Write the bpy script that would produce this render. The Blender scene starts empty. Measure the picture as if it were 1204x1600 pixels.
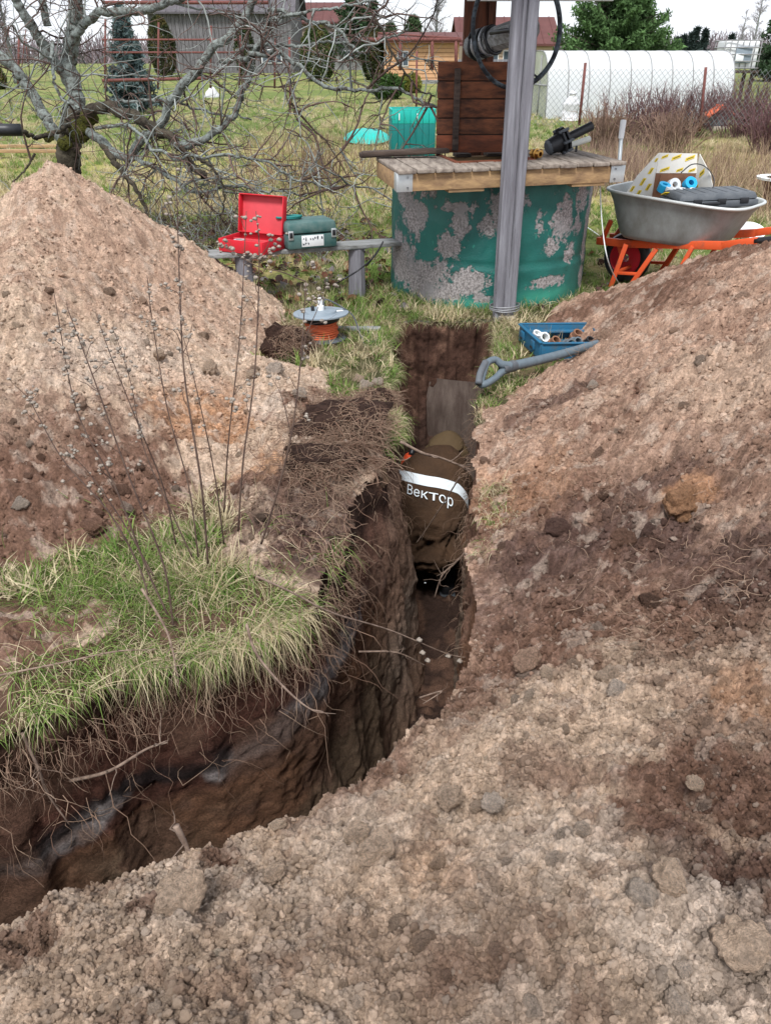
import bpy, bmesh, math, random
import numpy as np
from mathutils import Vector, Matrix
R = math.radians
rng = np.random.default_rng(7)
random.seed(7)
scene = bpy.context.scene
COL = scene.collection

# ---------------------------------------------------------------- camera, sky, sun, exposure
CAM_H, PITCH, FPX = 1.5, R(30.3), 1200.0
cd = bpy.data.cameras.new('camera'); cam = bpy.data.objects.new('camera', cd); COL.objects.link(cam)
cam.location = (0, 0, CAM_H); cam.rotation_euler = (math.pi/2 - PITCH, 0, 0)
cd.sensor_fit = 'VERTICAL'; cd.angle_y = 2*math.atan(800/FPX); cd.clip_start = .05; cd.clip_end = 3000
scene.camera = cam
world = bpy.data.worlds.new("World"); scene.world = world; world.use_nodes = True
wn = world.node_tree.nodes; wl = world.node_tree.links
bg = wn['Background']; bg.inputs['Strength'].default_value = 0.108
sky = wn.new('ShaderNodeTexSky'); sky.sky_type = 'NISHITA'; sky.sun_disc = False
SUN_EL, SUN_AZ = R(58), R(192)
sky.sun_elevation = SUN_EL; sky.sun_rotation = SUN_AZ
tc = wn.new('ShaderNodeTexCoord'); mp = wn.new('ShaderNodeMapping'); mp.inputs['Scale'].default_value = (1, 1, 3)
cn = wn.new('ShaderNodeTexNoise'); cn.inputs['Scale'].default_value = 2.2; cn.inputs['Detail'].default_value = 6
cr = wn.new('ShaderNodeValToRGB'); cr.color_ramp.elements[0].position = .25; cr.color_ramp.elements[1].position = .62
cr.color_ramp.elements[0].color = (.66, .66, .66, 1); cr.color_ramp.elements[1].color = (.97, .97, .97, 1)
cloud = wn.new('ShaderNodeMixRGB'); cloud.inputs['Color2'].default_value = (6.7, 6.9, 7.5, 1)
wl.new(tc.outputs['Generated'], mp.inputs['Vector']); wl.new(mp.outputs['Vector'], cn.inputs['Vector'])
wl.new(cn.outputs['Fac'], cr.inputs['Fac']); wl.new(cr.outputs['Color'], cloud.inputs['Fac'])
wl.new(sky.outputs['Color'], cloud.inputs['Color1']); wl.new(cloud.outputs['Color'], bg.inputs['Color'])
sd = bpy.data.lights.new('sun', 'SUN'); sd.energy = 2.6; sd.angle = R(16); sd.color = (1, .985, .97)
sun = bpy.data.objects.new('sun', sd); COL.objects.link(sun)
sdir = Vector((math.sin(SUN_AZ)*math.cos(SUN_EL), math.cos(SUN_AZ)*math.cos(SUN_EL), math.sin(SUN_EL)))
sun.rotation_euler = sdir.to_track_quat('Z', 'Y').to_euler(); sun.location = (0, 0, 30)
scene.view_settings.view_transform = 'Standard'; scene.view_settings.look = 'None'
scene.view_settings.exposure = 0.66; scene.view_settings.gamma = 1.0; scene.view_settings.use_curve_mapping = False
scene.render.engine = 'CYCLES'
scene.cycles.max_bounces = 8; scene.cycles.diffuse_bounces = 5; scene.cycles.transparent_max_bounces = 8

# ---------------------------------------------------------------- where a sight line meets a height or a depth
def ray(px, py):
    a, b = (px-602)/FPX, -(py-800)/FPX
    return Vector((a, math.cos(PITCH)+b*math.sin(PITCH), -math.sin(PITCH)+b*math.cos(PITCH)))
def G(px, py, z=0.0):
    r = ray(px, py); t = (z-CAM_H)/r.z; return Vector((r.x*t, r.y*t, z))
def PY(px, py, Y):
    r = ray(px, py); t = Y/r.y; return Vector((r.x*t, Y, CAM_H+r.z*t))

# ---------------------------------------------------------------- numpy noise
def _h(ix, iy, iz, s):
    n = (ix*374761393 + iy*668265263 + iz*2147483647//3 + s*974634777) & 0xffffffff
    n = ((n ^ (n >> 13))*1274126177) & 0xffffffff
    n = ((n ^ (n >> 16))*2246822519) & 0xffffffff
    return ((n ^ (n >> 15)) & 0xffffff)/float(0xffffff)
def vn(x, y, z=None, s=0):
    x = np.asarray(x, float); y = np.asarray(y, float)
    z = np.zeros_like(x) if z is None else np.asarray(z, float)
    ix, iy, iz = (np.floor(v).astype(np.int64) for v in (x, y, z))
    fx, fy, fz = x-ix, y-iy, z-iz
    fx, fy, fz = (f*f*f*(f*(f*6-15)+10) for f in (fx, fy, fz))
    flat = not np.any(fz)
    def pl(k):
        a = _h(ix, iy, iz+k, s); b = _h(ix+1, iy, iz+k, s); c = _h(ix, iy+1, iz+k, s); d = _h(ix+1, iy+1, iz+k, s)
        return (a*(1-fx)+b*fx)*(1-fy)+(c*(1-fx)+d*fx)*fy
    p0 = pl(0)
    return p0 if flat else p0*(1-fz)+pl(1)*fz
def fbm(x, y, z=None, s=0, o=4, sc=1.0):
    x = np.asarray(x, float)*sc; y = np.asarray(y, float)*sc; z = None if z is None else np.asarray(z, float)*sc
    t = 0; a = .5; n = 0
    for k in range(o):
        t = t+a*vn(x, y, z, s+k*17); n += a; a *= .5; x = x*2.03+3.1; y = y*2.03+1.7; z = None if z is None else z*2.03+5.3
    return t/n
def domes(x, y, cell, s=0, rmin=.25, rmax=.62):
    """crumbs: every cell holds one rounded lump of its own size"""
    X = x/cell; Y = y/cell; ix = np.floor(X).astype(np.int64); iy = np.floor(Y).astype(np.int64)
    out = np.zeros_like(X); z0 = np.zeros_like(ix)
    for a in (-1, 0, 1):
        for b in (-1, 0, 1):
            jx, jy = ix+a, iy+b
            cx = jx+_h(jx, jy, z0, s); cy = jy+_h(jx, jy, z0, s+1); r = rmin+(rmax-rmin)*_h(jx, jy, z0, s+2)**2
            an = _h(jx, jy, z0, s+3)*6.28; st = .7+.6*_h(jx, jy, z0, s+4)
            dx, dy = X-cx, Y-cy; u = (dx*np.cos(an)+dy*np.sin(an))*st; v = (-dx*np.sin(an)+dy*np.cos(an))/st
            q = 1-(u*u+v*v)/(r*r)
            out = np.maximum(out, np.sqrt(np.maximum(q, 0))*r)
    return out*cell
def sstep(a, b, x):
    t = np.clip((x-a)/(b-a), 0, 1); return t*t*(3-2*t)
def mixc(a, b, t):
    return a*(1-t[..., None])+np.asarray(b)*t[..., None]

# ---------------------------------------------------------------- objects
def tag(o, label=None, cat=None, group=None, kind=None):
    if label: o['label'] = label
    if cat: o['category'] = cat
    if group: o['group'] = group
    if kind: o['kind'] = kind
    return o
def thing(name, label, cat, loc=(0, 0, 0), group=None):
    o = bpy.data.objects.new(name, None); COL.objects.link(o); o.location = loc; o.empty_display_size = .1
    return tag(o, label, cat, group)
def rootloc(p):
    l = Vector((0, 0, 0))
    while p is not None: l += p.location; p = p.parent
    return l
def mesh_np(name, V, F, mat=None, cols=None, smooth=True):
    """V (n,3), F (m,k) arrays"""
    me = bpy.data.meshes.new(name); V = np.ascontiguousarray(V, np.float32); F = np.ascontiguousarray(F, np.int32)
    m, k = F.shape
    me.vertices.add(len(V)); me.vertices.foreach_set('co', V.ravel())
    me.loops.add(m*k); me.loops.foreach_set('vertex_index', F.ravel())
    me.polygons.add(m); me.polygons.foreach_set('loop_start', np.arange(0, m*k, k, dtype=np.int32))
    me.polygons.foreach_set('loop_total', np.full(m, k, np.int32))
    if smooth: me.polygons.foreach_set('use_smooth', np.ones(m, bool))
    me.update(calc_edges=True)
    if cols is not None:
        a = me.color_attributes.new('Col', 'FLOAT_COLOR', 'POINT')
        c = np.ones((len(V), 4), np.float32); c[:, :3] = cols; a.data.foreach_set('color', c.ravel())
    if mat: me.materials.append(mat)
    return me
def link(name, me, parent=None, mat=None, world=True, origin=None):
    if mat is not None and not me.materials: me.materials.append(mat)
    o = bpy.data.objects.new(name, me); COL.objects.link(o)
    if parent is not None:
        o.parent = parent
        if world:
            l = rootloc(parent); n = len(me.vertices); a = np.empty(n*3, np.float32); me.vertices.foreach_get('co', a)
            a = (a.reshape(-1, 3)-np.array(l, np.float32)).ravel(); me.vertices.foreach_set('co', a); me.update()
    elif origin is not None:
        me.transform(Matrix.Translation(-Vector(origin))); o.location = origin
    return o
def obj(name, V, F, mat, parent=None, cols=None, smooth=True, origin=None):
    return link(name, mesh_np(name, V, F, mat, cols, smooth), parent, origin=origin)

class Fr:
    """a local frame: origin, heading, pitch, roll"""
    def __init__(s, o=(0, 0, 0), rz=0, rx=0, ry=0, M=None):
        s.M = M if M is not None else Matrix.Translation(Vector(o)) @ Matrix.Rotation(rz, 4, 'Z') @ Matrix.Rotation(rx, 4, 'X') @ Matrix.Rotation(ry, 4, 'Y')
    def __call__(s, x, y=0, z=0): return s.M @ Vector((x, y, z))
    def sub(s, o=(0, 0, 0), rz=0, rx=0, ry=0): return Fr(M=s.M @ Fr(o, rz, rx, ry).M)
W0 = Fr()
def bm_done(name, bm, mat, parent, F=W0, smooth=False, origin=None):
    bmesh.ops.recalc_face_normals(bm, faces=bm.faces)
    bm.transform(F.M)
    me = bpy.data.meshes.new(name); bm.to_mesh(me); bm.free()
    if smooth:
        me.polygons.foreach_set('use_smooth', np.ones(len(me.polygons), bool))
        try: me.set_sharp_from_angle(angle=R(40))
        except Exception: pass
    if mat: me.materials.append(mat)
    return link(name, me, parent, origin=origin)
def box_bm(bm, c, s, bev=0.0, seg=2, top=None, M=None):
    """box centred at c; top=(sx,sy) scales the upper face"""
    r = bmesh.ops.create_cube(bm, size=1.0); vs = r['verts']
    for v in vs:
        if top and v.co.z > 0: v.co.x *= top[0]; v.co.y *= top[1]
        v.co = Vector((v.co.x*s[0], v.co.y*s[1], v.co.z*s[2]))
    if bev:
        es = list({e for v in vs for e in v.link_edges})
        rr = bmesh.ops.bevel(bm, geom=es, offset=bev, segments=seg, affect='EDGES', profile=.5)
        vs = list({v for f in rr['faces'] for v in f.verts} | {v for v in vs if v.is_valid})
    T = Matrix.Translation(Vector(c)) @ (M if M is not None else Matrix())
    bmesh.ops.transform(bm, matrix=T, verts=vs)
def box(name, c, s, mat, parent=None, F=W0, bev=.004, top=None, M=None, origin=None, seg=2):
    bm = bmesh.new(); box_bm(bm, c, s, bev, seg, top, M); return bm_done(name, bm, mat, parent, F, True, origin)
def lathe(name, prof, mat, parent=None, F=W0, n=32, axis='Z', origin=None, noise=0, cap=False):
    """prof: list of (r, z)"""
    prof = np.array(prof, float); th = np.linspace(0, 2*np.pi, n, endpoint=False)
    k = len(prof); V = np.zeros((k, n, 3))
    V[..., 0] = prof[:, 0:1]*np.cos(th); V[..., 1] = prof[:, 0:1]*np.sin(th); V[..., 2] = prof[:, 1:2]
    V = V.reshape(-1, 3)
    if noise: V[:, :2] *= (1+noise*(fbm(V[:, 0]*4, V[:, 1]*4, V[:, 2]*4, 3)-.5))[:, None]
    if axis == 'X': V = V[:, [2, 0, 1]]
    if axis == 'Y': V = V[:, [1, 2, 0]]
    i = np.arange(k-1)[:, None]*n; j = np.arange(n)[None]; j2 = (j+1) % n
    Fq = np.stack([i+j, i+j2, i+n+j2, i+n+j], -1).reshape(-1, 4)
    V = np.array([list(F(*v)) for v in V])
    o = obj(name, V, Fq, mat, parent, origin=origin)
    try: o.data.set_sharp_from_angle(angle=R(35))
    except Exception: pass
    return o
def strand_geo(P, Rr, sides=3):
    """P (N,S,3) paths, Rr (N,S) radii -> V, F"""
    P = np.asarray(P, float); N, S, _ = P.shape
    T = np.gradient(P, axis=1); T /= np.linalg.norm(T, axis=2, keepdims=True)+1e-9
    ref = np.tile(np.array([0.13, .21, 1.0]), (N, 1)); m = np.abs(T.mean(1)[:, 2]) > .85; ref[m] = (1, .2, .1)
    U = np.cross(T, ref[:, None, :]); U /= np.linalg.norm(U, axis=2, keepdims=True)+1e-9
    W = np.cross(T, U); th = np.linspace(0, 2*np.pi, sides, endpoint=False)
    V = P[:, :, None, :]+Rr[:, :, None, None]*(U[:, :, None, :]*np.cos(th)[None, None, :, None]+W[:, :, None, :]*np.sin(th)[None, None, :, None])
    b = (np.arange(N)*S*sides)[:, None, None]+(np.arange(S-1)*sides)[None, :, None]; j = np.arange(sides)[None, None]; j2 = (j+1) % sides
    F = np.stack([b+j, b+j2, b+sides+j2, b+sides+j], -1).reshape(-1, 4)
    return V.reshape(-1, 3), F
def strands(name, P, Rr, mat, parent=None, cols=None, sides=3, origin=None):
    V, F = strand_geo(P, np.asarray(Rr, float), sides)
    c = None if cols is None else np.repeat(cols, P.shape[1]*sides, 0)
    return obj(name, V, F, mat, parent, c, origin=origin)
def spline(pts, n=24):
    pts = np.array([list(p) for p in pts], float)
    if len(pts) < 3: return np.linspace(pts[0], pts[-1], n)
    d = np.r_[0, np.cumsum(np.linalg.norm(np.diff(pts, axis=0), axis=1)**.5)]
    d /= d[-1]; P = np.vstack([2*pts[0]-pts[1], pts, 2*pts[-1]-pts[-2]])
    out = []
    for t in np.linspace(0, 1, n):
        k = min(np.searchsorted(d, t, side='right')-1, len(pts)-2); u = (t-d[k])/(d[k+1]-d[k])
        a, b, c, e = P[k:k+4]
        out.append(.5*((2*b)+(-a+c)*u+(2*a-5*b+4*c-e)*u*u+(-a+3*b-3*c+e)*u**3))
    return np.array(out)
def tube(name, pts, r, mat, parent=None, n=24, sides=8, origin=None, raw=False, cap=True):
    P = np.array([list(p) for p in pts], float) if raw else spline(pts, n)
    rr = np.interp(np.linspace(0, 1, len(P)), np.linspace(0, 1, len(r)), r) if hasattr(r, '__len__') else np.full(len(P), float(r))
    if cap:
        P = np.vstack([P[:1], P, P[-1:]]); d0 = P[2]-P[1]; d1 = P[-2]-P[-3]
        P[0] -= d0*1e-3; P[-1] += d1*1e-3; rr = np.r_[1e-5, rr, 1e-5]
    return strands(name, P[None], rr[None], mat, parent, None, sides, origin)
def ribbon_geo(P, Wd, side):
    """P (N,S,3), Wd (N,S), side (N,3)"""
    N, S, _ = P.shape; s = side[:, None, :]*Wd[:, :, None]
    V = np.stack([P-s, P+s], 2).reshape(-1, 3)
    b = (np.arange(N)*S*2)[:, None]+(np.arange(S-1)*2)[None]
    return V, np.stack([b, b+1, b+3, b+2], -1).reshape(-1, 4)
def blades(name, base, dirs, length, width, droop, mat, parent=None, cols=None, S=5, curl=.0, origin=None):
    """grass: base (N,3), dirs (N,3) start direction, droop bends down"""
    N = len(base); t = np.linspace(0, 1, S); P = np.zeros((N, S, 3)); P[:, 0] = base
    d = dirs/np.linalg.norm(dirs, axis=1, keepdims=True); sw = rng.normal(0, 1, (N, 3))*curl
    for k in range(1, S):
        d = d+np.array([0, 0, -1.0])*(droop/(S-1))[:, None]+sw/(S-1); d /= np.linalg.norm(d, axis=1, keepdims=True)
        P[:, k] = P[:, k-1]+d*(length/(S-1))[:, None]
    a = rng.uniform(0, 6.28, N); side = np.stack([np.cos(a), np.sin(a), np.zeros(N)], 1)
    Wd = width[:, None]*(1-t**1.6*.92)[None]*.5
    V, F = ribbon_geo(P, Wd, side); c = None if cols is None else np.repeat(cols, S*2, 0)
    return obj(name, V, F, mat, parent, c, origin=origin)
def walk(base, d0, length, S, wob=.25, grav=0.0, seed=None):
    """random-walk paths for twigs and roots"""
    g = rng if seed is None else np.random.default_rng(seed)
    N = len(base); P = np.zeros((N, S, 3)); P[:, 0] = base; d = d0/np.linalg.norm(d0, axis=1, keepdims=True)
    gr = np.broadcast_to(np.asarray(grav, float), (N,))
    for k in range(1, S):
        d = d+g.normal(0, wob, (N, 3)); d[:, 2] += gr; d /= np.linalg.norm(d, axis=1, keepdims=True)
        P[:, k] = P[:, k-1]+d*(length/(S-1))[:, None]
    return P

# ---------------------------------------------------------------- materials
def pm(name, col, rough=.8, metal=0, n_sc=0, n_amt=.3, bump=0, b_sc=None, vcol=False, stretch=None, col2=None, spec=.3, detail=4, inst=False, trans=0, ocol=False, low=.35, high=.65, coat=0):
    m = bpy.data.materials.new(name); m.use_nodes = True; nt = m.node_tree; n = nt.nodes; l = nt.links; b = n['Principled BSDF']
    b.inputs['Roughness'].default_value = rough; b.inputs['Metallic'].default_value = metal
    b.inputs['Specular IOR Level'].default_value = spec; b.inputs['Coat Weight'].default_value = coat
    src = None
    if vcol or inst:
        at = n.new('ShaderNodeAttribute'); at.attribute_name = 'Col' if not inst else 'icol'
        if inst: at.attribute_type = 'INSTANCER'
        src = at.outputs['Color']
    elif ocol:
        src = n.new('ShaderNodeObjectInfo').outputs['Color']
    tcn = n.new('ShaderNodeTexCoord'); mpn = n.new('ShaderNodeMapping'); l.new(tcn.outputs['Object'], mpn.inputs['Vector'])
    if stretch: mpn.inputs['Scale'].default_value = stretch
    if n_sc:
        no = n.new('ShaderNodeTexNoise'); no.inputs['Scale'].default_value = n_sc; no.inputs['Detail'].default_value = detail; no.inputs['Roughness'].default_value = .65
        l.new(mpn.outputs['Vector'], no.inputs['Vector'])
        mr = n.new('ShaderNodeMapRange'); mr.inputs['From Min'].default_value = low; mr.inputs['From Max'].default_value = high
        l.new(no.outputs['Fac'], mr.inputs['Value'])
        if src is not None:
            mr.inputs['To Min'].default_value = 1-n_amt; mr.inputs['To Max'].default_value = 1+n_amt
            mu = n.new('ShaderNodeVectorMath'); mu.operation = 'SCALE'; l.new(src, mu.inputs[0]); l.new(mr.outputs['Result'], mu.inputs['Scale']); src = mu.outputs['Vector']
        else:
            mx = n.new('ShaderNodeMixRGB'); c2 = col2 or tuple(c*(1-n_amt) for c in col[:3])
            mx.inputs['Color1'].default_value = (*c2, 1); mx.inputs['Color2'].default_value = (*col[:3], 1)
            l.new(mr.outputs['Result'], mx.inputs['Fac']); src = mx.outputs['Color']
    if src is not None: l.new(src, b.inputs['Base Color'])
    else: b.inputs['Base Color'].default_value = (*col[:3], 1)
    if bump:
        nb = n.new('ShaderNodeTexNoise'); nb.inputs['Scale'].default_value = b_sc or n_sc*3; nb.inputs['Detail'].default_value = 5; nb.inputs['Roughness'].default_value = .7
        l.new(mpn.outputs['Vector'], nb.inputs['Vector']); bp = n.new('ShaderNodeBump'); bp.inputs['Strength'].default_value = 1; bp.inputs['Distance'].default_value = bump
        l.new(nb.outputs['Fac'], bp.inputs['Height']); l.new(bp.outputs['Normal'], b.inputs['Normal'])
    if trans:
        tr = n.new('ShaderNodeBsdfTranslucent'); ms = n.new('ShaderNodeMixShader'); ms.inputs['Fac'].default_value = trans
        if src is not None: l.new(src, tr.inputs['Color'])
        else: tr.inputs['Color'].default_value = (*col[:3], 1)
        l.new(b.outputs['BSDF'], ms.inputs[1]); l.new(tr.outputs['BSDF'], ms.inputs[2]); l.new(ms.outputs['Shader'], n['Material Output'].inputs['Surface'])
    return m
M = {}
M['soil'] = pm('soil', (0, 0, 0), .95, n_sc=110, n_amt=.36, bump=.010, b_sc=210, vcol=True, spec=.12, detail=8)
M['clod'] = pm('clod', (0, 0, 0), .95, n_sc=120, n_amt=.35, bump=.004, b_sc=300, inst=True, spec=.1, detail=6)
M['lump'] = pm('lump', (0, 0, 0), .95, n_sc=6, n_amt=.35, bump=.05, b_sc=14, ocol=True, spec=.12, detail=8)
M['ground'] = pm('ground', (0, 0, 0), .95, n_sc=22, n_amt=.35, bump=.02, b_sc=40, vcol=True, spec=.1, detail=8)
M['grass'] = pm('grass', (0, 0, 0), .7, vcol=True, spec=.2, trans=.25)
M['grassi'] = pm('grass_tuft', (0, 0, 0), .7, inst=True, spec=.2, trans=.25)
M['root'] = pm('root', (0, 0, 0), .85, vcol=True, spec=.15)
M['bark'] = pm('bark_lichen', (.24, .27, .25), .95, n_sc=26, col2=(.07, .06, .05), bump=.02, b_sc=35, detail=8, low=.38, high=.56)
M['barkdark'] = pm('bark_dark', (.10, .085, .06), .95, n_sc=14, col2=(.025, .02, .015), bump=.03, b_sc=22, detail=8)
M['moss'] = pm('moss', (.10, .10, .015), 1, n_sc=60, col2=(.03, .03, .008), bump=.02, b_sc=90)
M['twig'] = pm('twig', (.30, .22, .17), .9, n_sc=30, col2=(.12, .08, .06))
M['concrete'] = pm('concrete', (.40, .37, .35), .95, n_sc=40, n_amt=.3, bump=.01, b_sc=120)
def wood(name, c1, c2, stretch, sc=9, bump=.004, rough=.85, low=.35, high=.65):
    return pm(name, c1, rough, n_sc=sc, col2=c2, stretch=stretch, bump=bump, b_sc=sc*1.4, detail=8, low=low, high=high)
M['wood_grey_v'] = wood('grey_weathered_wood', (.27, .27, .295), (.12, .115, .13), (9, 9, .55), 5, .008, low=.3, high=.7)
M['wood_grey_h'] = wood('grey_weathered_board', (.30, .31, .31), (.13, .13, .12), (.8, 10, 10), 5)
M['wood_new'] = wood('oiled_board', (.46, .30, .15), (.24, .15, .085), (1.2, 8, 8), 4)
M['wood_deck'] = wood('deck_board', (.34, .29, .24), (.15, .12, .10), (8, 1.2, 8), 4)
M['wood_lid'] = wood('brown_stained_board', (.19, .068, .032), (.045, .02, .013), (1.5, 6, 5), 4, low=.36, high=.62)
M['wood_lid2'] = wood('red_brown_board', (.22, .065, .03), (.08, .028, .016), (1.5, 6, 5), 4)
M['wood_brown_v'] = wood('brown_post_wood', (.15, .055, .03), (.05, .022, .015), (9, 9, .8), 4)
M['wood_dark'] = wood('old_dark_wood', (.10, .07, .055), (.03, .022, .018), (1, 10, 10), 4)
M['zinc'] = pm('galvanised_steel', (.62, .66, .66), .45, .6, n_sc=12, n_amt=.15)
M['wire'] = pm('wire', (.35, .36, .37), .5, .6)
M['rust'] = pm('red_oxide_steel', (.19, .07, .06), .8, n_sc=20, n_amt=.35, bump=.002)
M['black'] = pm('black_plastic', (.016, .017, .02), .45, n_sc=30, n_amt=.2, spec=.5)
M['blackpaint'] = pm('worn_black_steel', (.10, .13, .15), .6, n_sc=22, col2=(.012, .014, .018), bump=.003, low=.45, high=.7)
M['brass'] = pm('brass', (.45, .25, .07), .3, 1)
M['white'] = pm('white_plastic', (.78, .80, .80), .5, n_sc=8, n_amt=.08)
M['cream'] = pm('cream_tube', (.62, .62, .56), .6)
M['tray'] = pm('galvanised_tray', (.36, .385, .38), .6, .3, n_sc=7, col2=(.22, .22, .20), stretch=(1, 1, .6), detail=9, low=.3, high=.62)
M['rim'] = pm('tray_rim', (.60, .62, .60), .5, .4)
M['orange'] = pm('orange_painted_steel', (.72, .105, .03), .5, n_sc=12, col2=(.40, .10, .05), low=.3, high=.48, detail=8)
M['redpl'] = pm('red_case_plastic', (.58, .02, .035), .55, n_sc=9, n_amt=.12, col2=(.36, .045, .04), low=.3, high=.5, detail=8)
M['redin'] = pm('red_case_inside', (.62, .07, .085), .6, n_sc=5, n_amt=.15)
M['greencase'] = pm('dark_green_case', (.03, .10, .095), .55, n_sc=14, col2=(.10, .16, .15), bump=.001, low=.3, high=.7)
M['teal'] = pm('teal_rubber', (.02, .19, .18), .6)
M['turq'] = pm('turquoise_plastic', (.015, .42, .36), .5, n_sc=4, n_amt=.15)
M['turqd'] = pm('dark_turquoise_plastic', (.008, .17, .16), .5, n_sc=4, n_amt=.15)
M['bluebox'] = pm('blue_plastic', (.02, .12, .22), .55, n_sc=16, col2=(.07, .10, .12), low=.3, high=.5, detail=8)
M['bluetape'] = pm('blue_tape', (.02, .38, .68), .4)
M['greyd'] = pm('dark_grey_plastic', (.045, .055, .068), .6, n_sc=20, col2=(.11, .12, .13), low=.4, high=.9)
M['shovel'] = pm('grey_blue_fibreglass', (.13, .165, .19), .5, n_sc=25, n_amt=.2)
M['disc'] = pm('reel_disc', (.24, .29, .33), .5, n_sc=10, n_amt=.12)
M['ocord'] = pm('orange_cord', (.62, .13, .05), .6)
M['box'] = pm('white_printed_card', (.72, .70, .64), .8, n_sc=6, n_amt=.08)
M['card'] = pm('brown_card', (.22, .11, .065), .9)
M['yellow'] = pm('yellow_print', (.72, .52, .03), .7)
M['ink'] = pm('ink', (.03, .035, .05), .8)
M['jacket'] = pm('brown_jacket_cloth', (.068, .036, .018), .85, n_sc=6, n_amt=.35, bump=.03, b_sc=8)
M['hood'] = pm('olive_hood_cloth', (.095, .062, .03), .85, n_sc=6, n_amt=.2, bump=.0015, b_sc=400)
M['reflect'] = pm('reflective_band', (.75, .82, .86), .5, n_sc=30, n_amt=.12)
M['navy'] = pm('dark_trousers', (.008, .01, .016), .85, n_sc=5, n_amt=.2)
M['orangecloth'] = pm('orange_cloth', (.85, .10, .03), .7)
M['stone'] = pm('pale_stone', (.50, .44, .36), .9, n_sc=25, n_amt=.25, bump=.004)
# ================================================================ ground, heaps, trench
BEIGE, BROWN, DARK, TAN, ORNG, PALE = (np.array(c) for c in ((.515, .38, .277), (.19, .108, .074), (.11, .064, .05), (.40, .262, .187), (.43, .235, .13), (.60, .485, .39)))
RIM_L = [(.05, 5.12), (.03, 4.6), (.0, 4.1), (.0, 3.7), (.03, 3.35), (.01, 3.05), (-.07, 2.75), (-.12, 2.45), (-.16, 2.2), (-.215, 2.02), (-.33, 1.88), (-.5, 1.77), (-.76, 1.67), (-1.02, 1.47), (-1.35, 1.25), (-1.9, .98), (-2.6, .8)]
RIM_R = [(-2.6, .10), (-1.9, .30), (-1.2, .60), (-.65, .81), (-.25, 1.01), (.005, 1.22), (.17, 1.50), (.26, 1.83), (.30, 2.2), (.335, 2.57), (.37, 3.0), (.45, 3.55), (.56, 4.1), (.67, 4.6), (.755, 5.12)]
def rs(pts, step):
    p = spline([(x, y, 0) for x, y in pts], 400)[:, :2]; d = np.r_[0, np.cumsum(np.linalg.norm(np.diff(p, axis=0), axis=1))]
    t = np.linspace(0, d[-1], int(d[-1]/step)); return np.stack([np.interp(t, d, p[:, 0]), np.interp(t, d, p[:, 1])], 1)
rl = rs(RIM_L, .012); rr_ = rs(RIM_R, .012)
jit = lambda p, s: p+np.stack([(fbm(p[:, 0]*9, p[:, 1]*9, s=s)-.5)*.05, (fbm(p[:, 0]*9, p[:, 1]*9, s=s+5)-.5)*.05], 1)
rl = jit(rl, 3); rr_ = jit(rr_, 9)
def wob_(p, s, a):
    e = np.minimum(1, np.arange(len(p))/30)*np.minimum(1, np.arange(len(p))[::-1]/30)
    return p+np.stack([(fbm(p[:, 0]*3.2+9, p[:, 1]*3.2, s=s, o=3)-.5)*a*e, 0*e], 1)
rl = wob_(rl, 13, .16); rr_ = wob_(rr_, 19, .08)
back = np.stack([np.linspace(rr_[-1, 0], rl[0, 0], 50), np.linspace(rr_[-1, 1], rl[0, 1], 50)+.02*np.sin(np.linspace(0, 9, 50))], 1)[1:-1]
endc = np.stack([np.full(60, -2.6), np.linspace(.8, .02, 60)], 1)[1:-1]
POLY = np.vstack([rl, endc, rr_, back])     # closed loop, clockwise or not does not matter
def inside(x, y, poly=POLY[::3]):
    c = np.zeros(x.shape, bool); n = len(poly)
    m = (x > -2.7) & (x < .8) & (y > -.05) & (y < 5.2); xs, ys = x[m], y[m]; cc = np.zeros(xs.shape, bool)
    for i in range(n):
        x0, y0 = poly[i]; x1, y1 = poly[i-1]
        if y0 == y1: continue
        k = ((y0 > ys) != (y1 > ys)) & (xs < (x1-x0)*(ys-y0)/(y1-y0)+x0); cc ^= k
    c[m] = cc; return c
def dpoly(x, y, pl):
    """distance to a polyline, vectorised over coarse points"""
    out = np.full(x.shape, 9.0)
    m = (x > pl[:, 0].min()-.6) & (x < pl[:, 0].max()+.6) & (y > pl[:, 1].min()-.6) & (y < pl[:, 1].max()+.6)
    xs, ys = x[m], y[m]; o = np.full(xs.shape, 9.0)
    for i in range(len(pl)-1):
        a, b = pl[i], pl[i+1]; d = b-a; t = np.clip(((xs-a[0])*d[0]+(ys-a[1])*d[1])/(d@d), 0, 1)
        o = np.minimum(o, (xs-a[0]-t*d[0])**2+(ys-a[1]-t*d[1])**2)
    out[m] = np.sqrt(o); return out
def base_h(x, y):
    r = .025*np.maximum(0, np.minimum(y, 70)-12-2*np.exp(-np.maximum(y-10, 0)/3))
    return np.maximum(r, 0)+(fbm(x, y, s=21, sc=1.1)-.5)*.05*(1-sstep(20, 60, y))+(fbm(x, y, s=22, sc=5)-.5)*.02*(1-sstep(8, 20, y))
def seg_h(x, y, a, b, slope):
    ax, ay, ah = a; bx, by, bh = b; dx, dy = bx-ax, by-ay
    t = np.clip(((x-ax)*dx+(y-ay)*dy)/(dx*dx+dy*dy), 0, 1); d = np.hypot(x-ax-t*dx, y-ay-t*dy)
    return ah+(bh-ah)*t-slope*(np.sqrt(d*d+.0036)-.06)
def smax(a, b, k=.05):
    h = np.clip(.5+.5*(a-b)/k, 0, 1); return b*(1-h)+a*h+k*h*(1-h)
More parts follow.
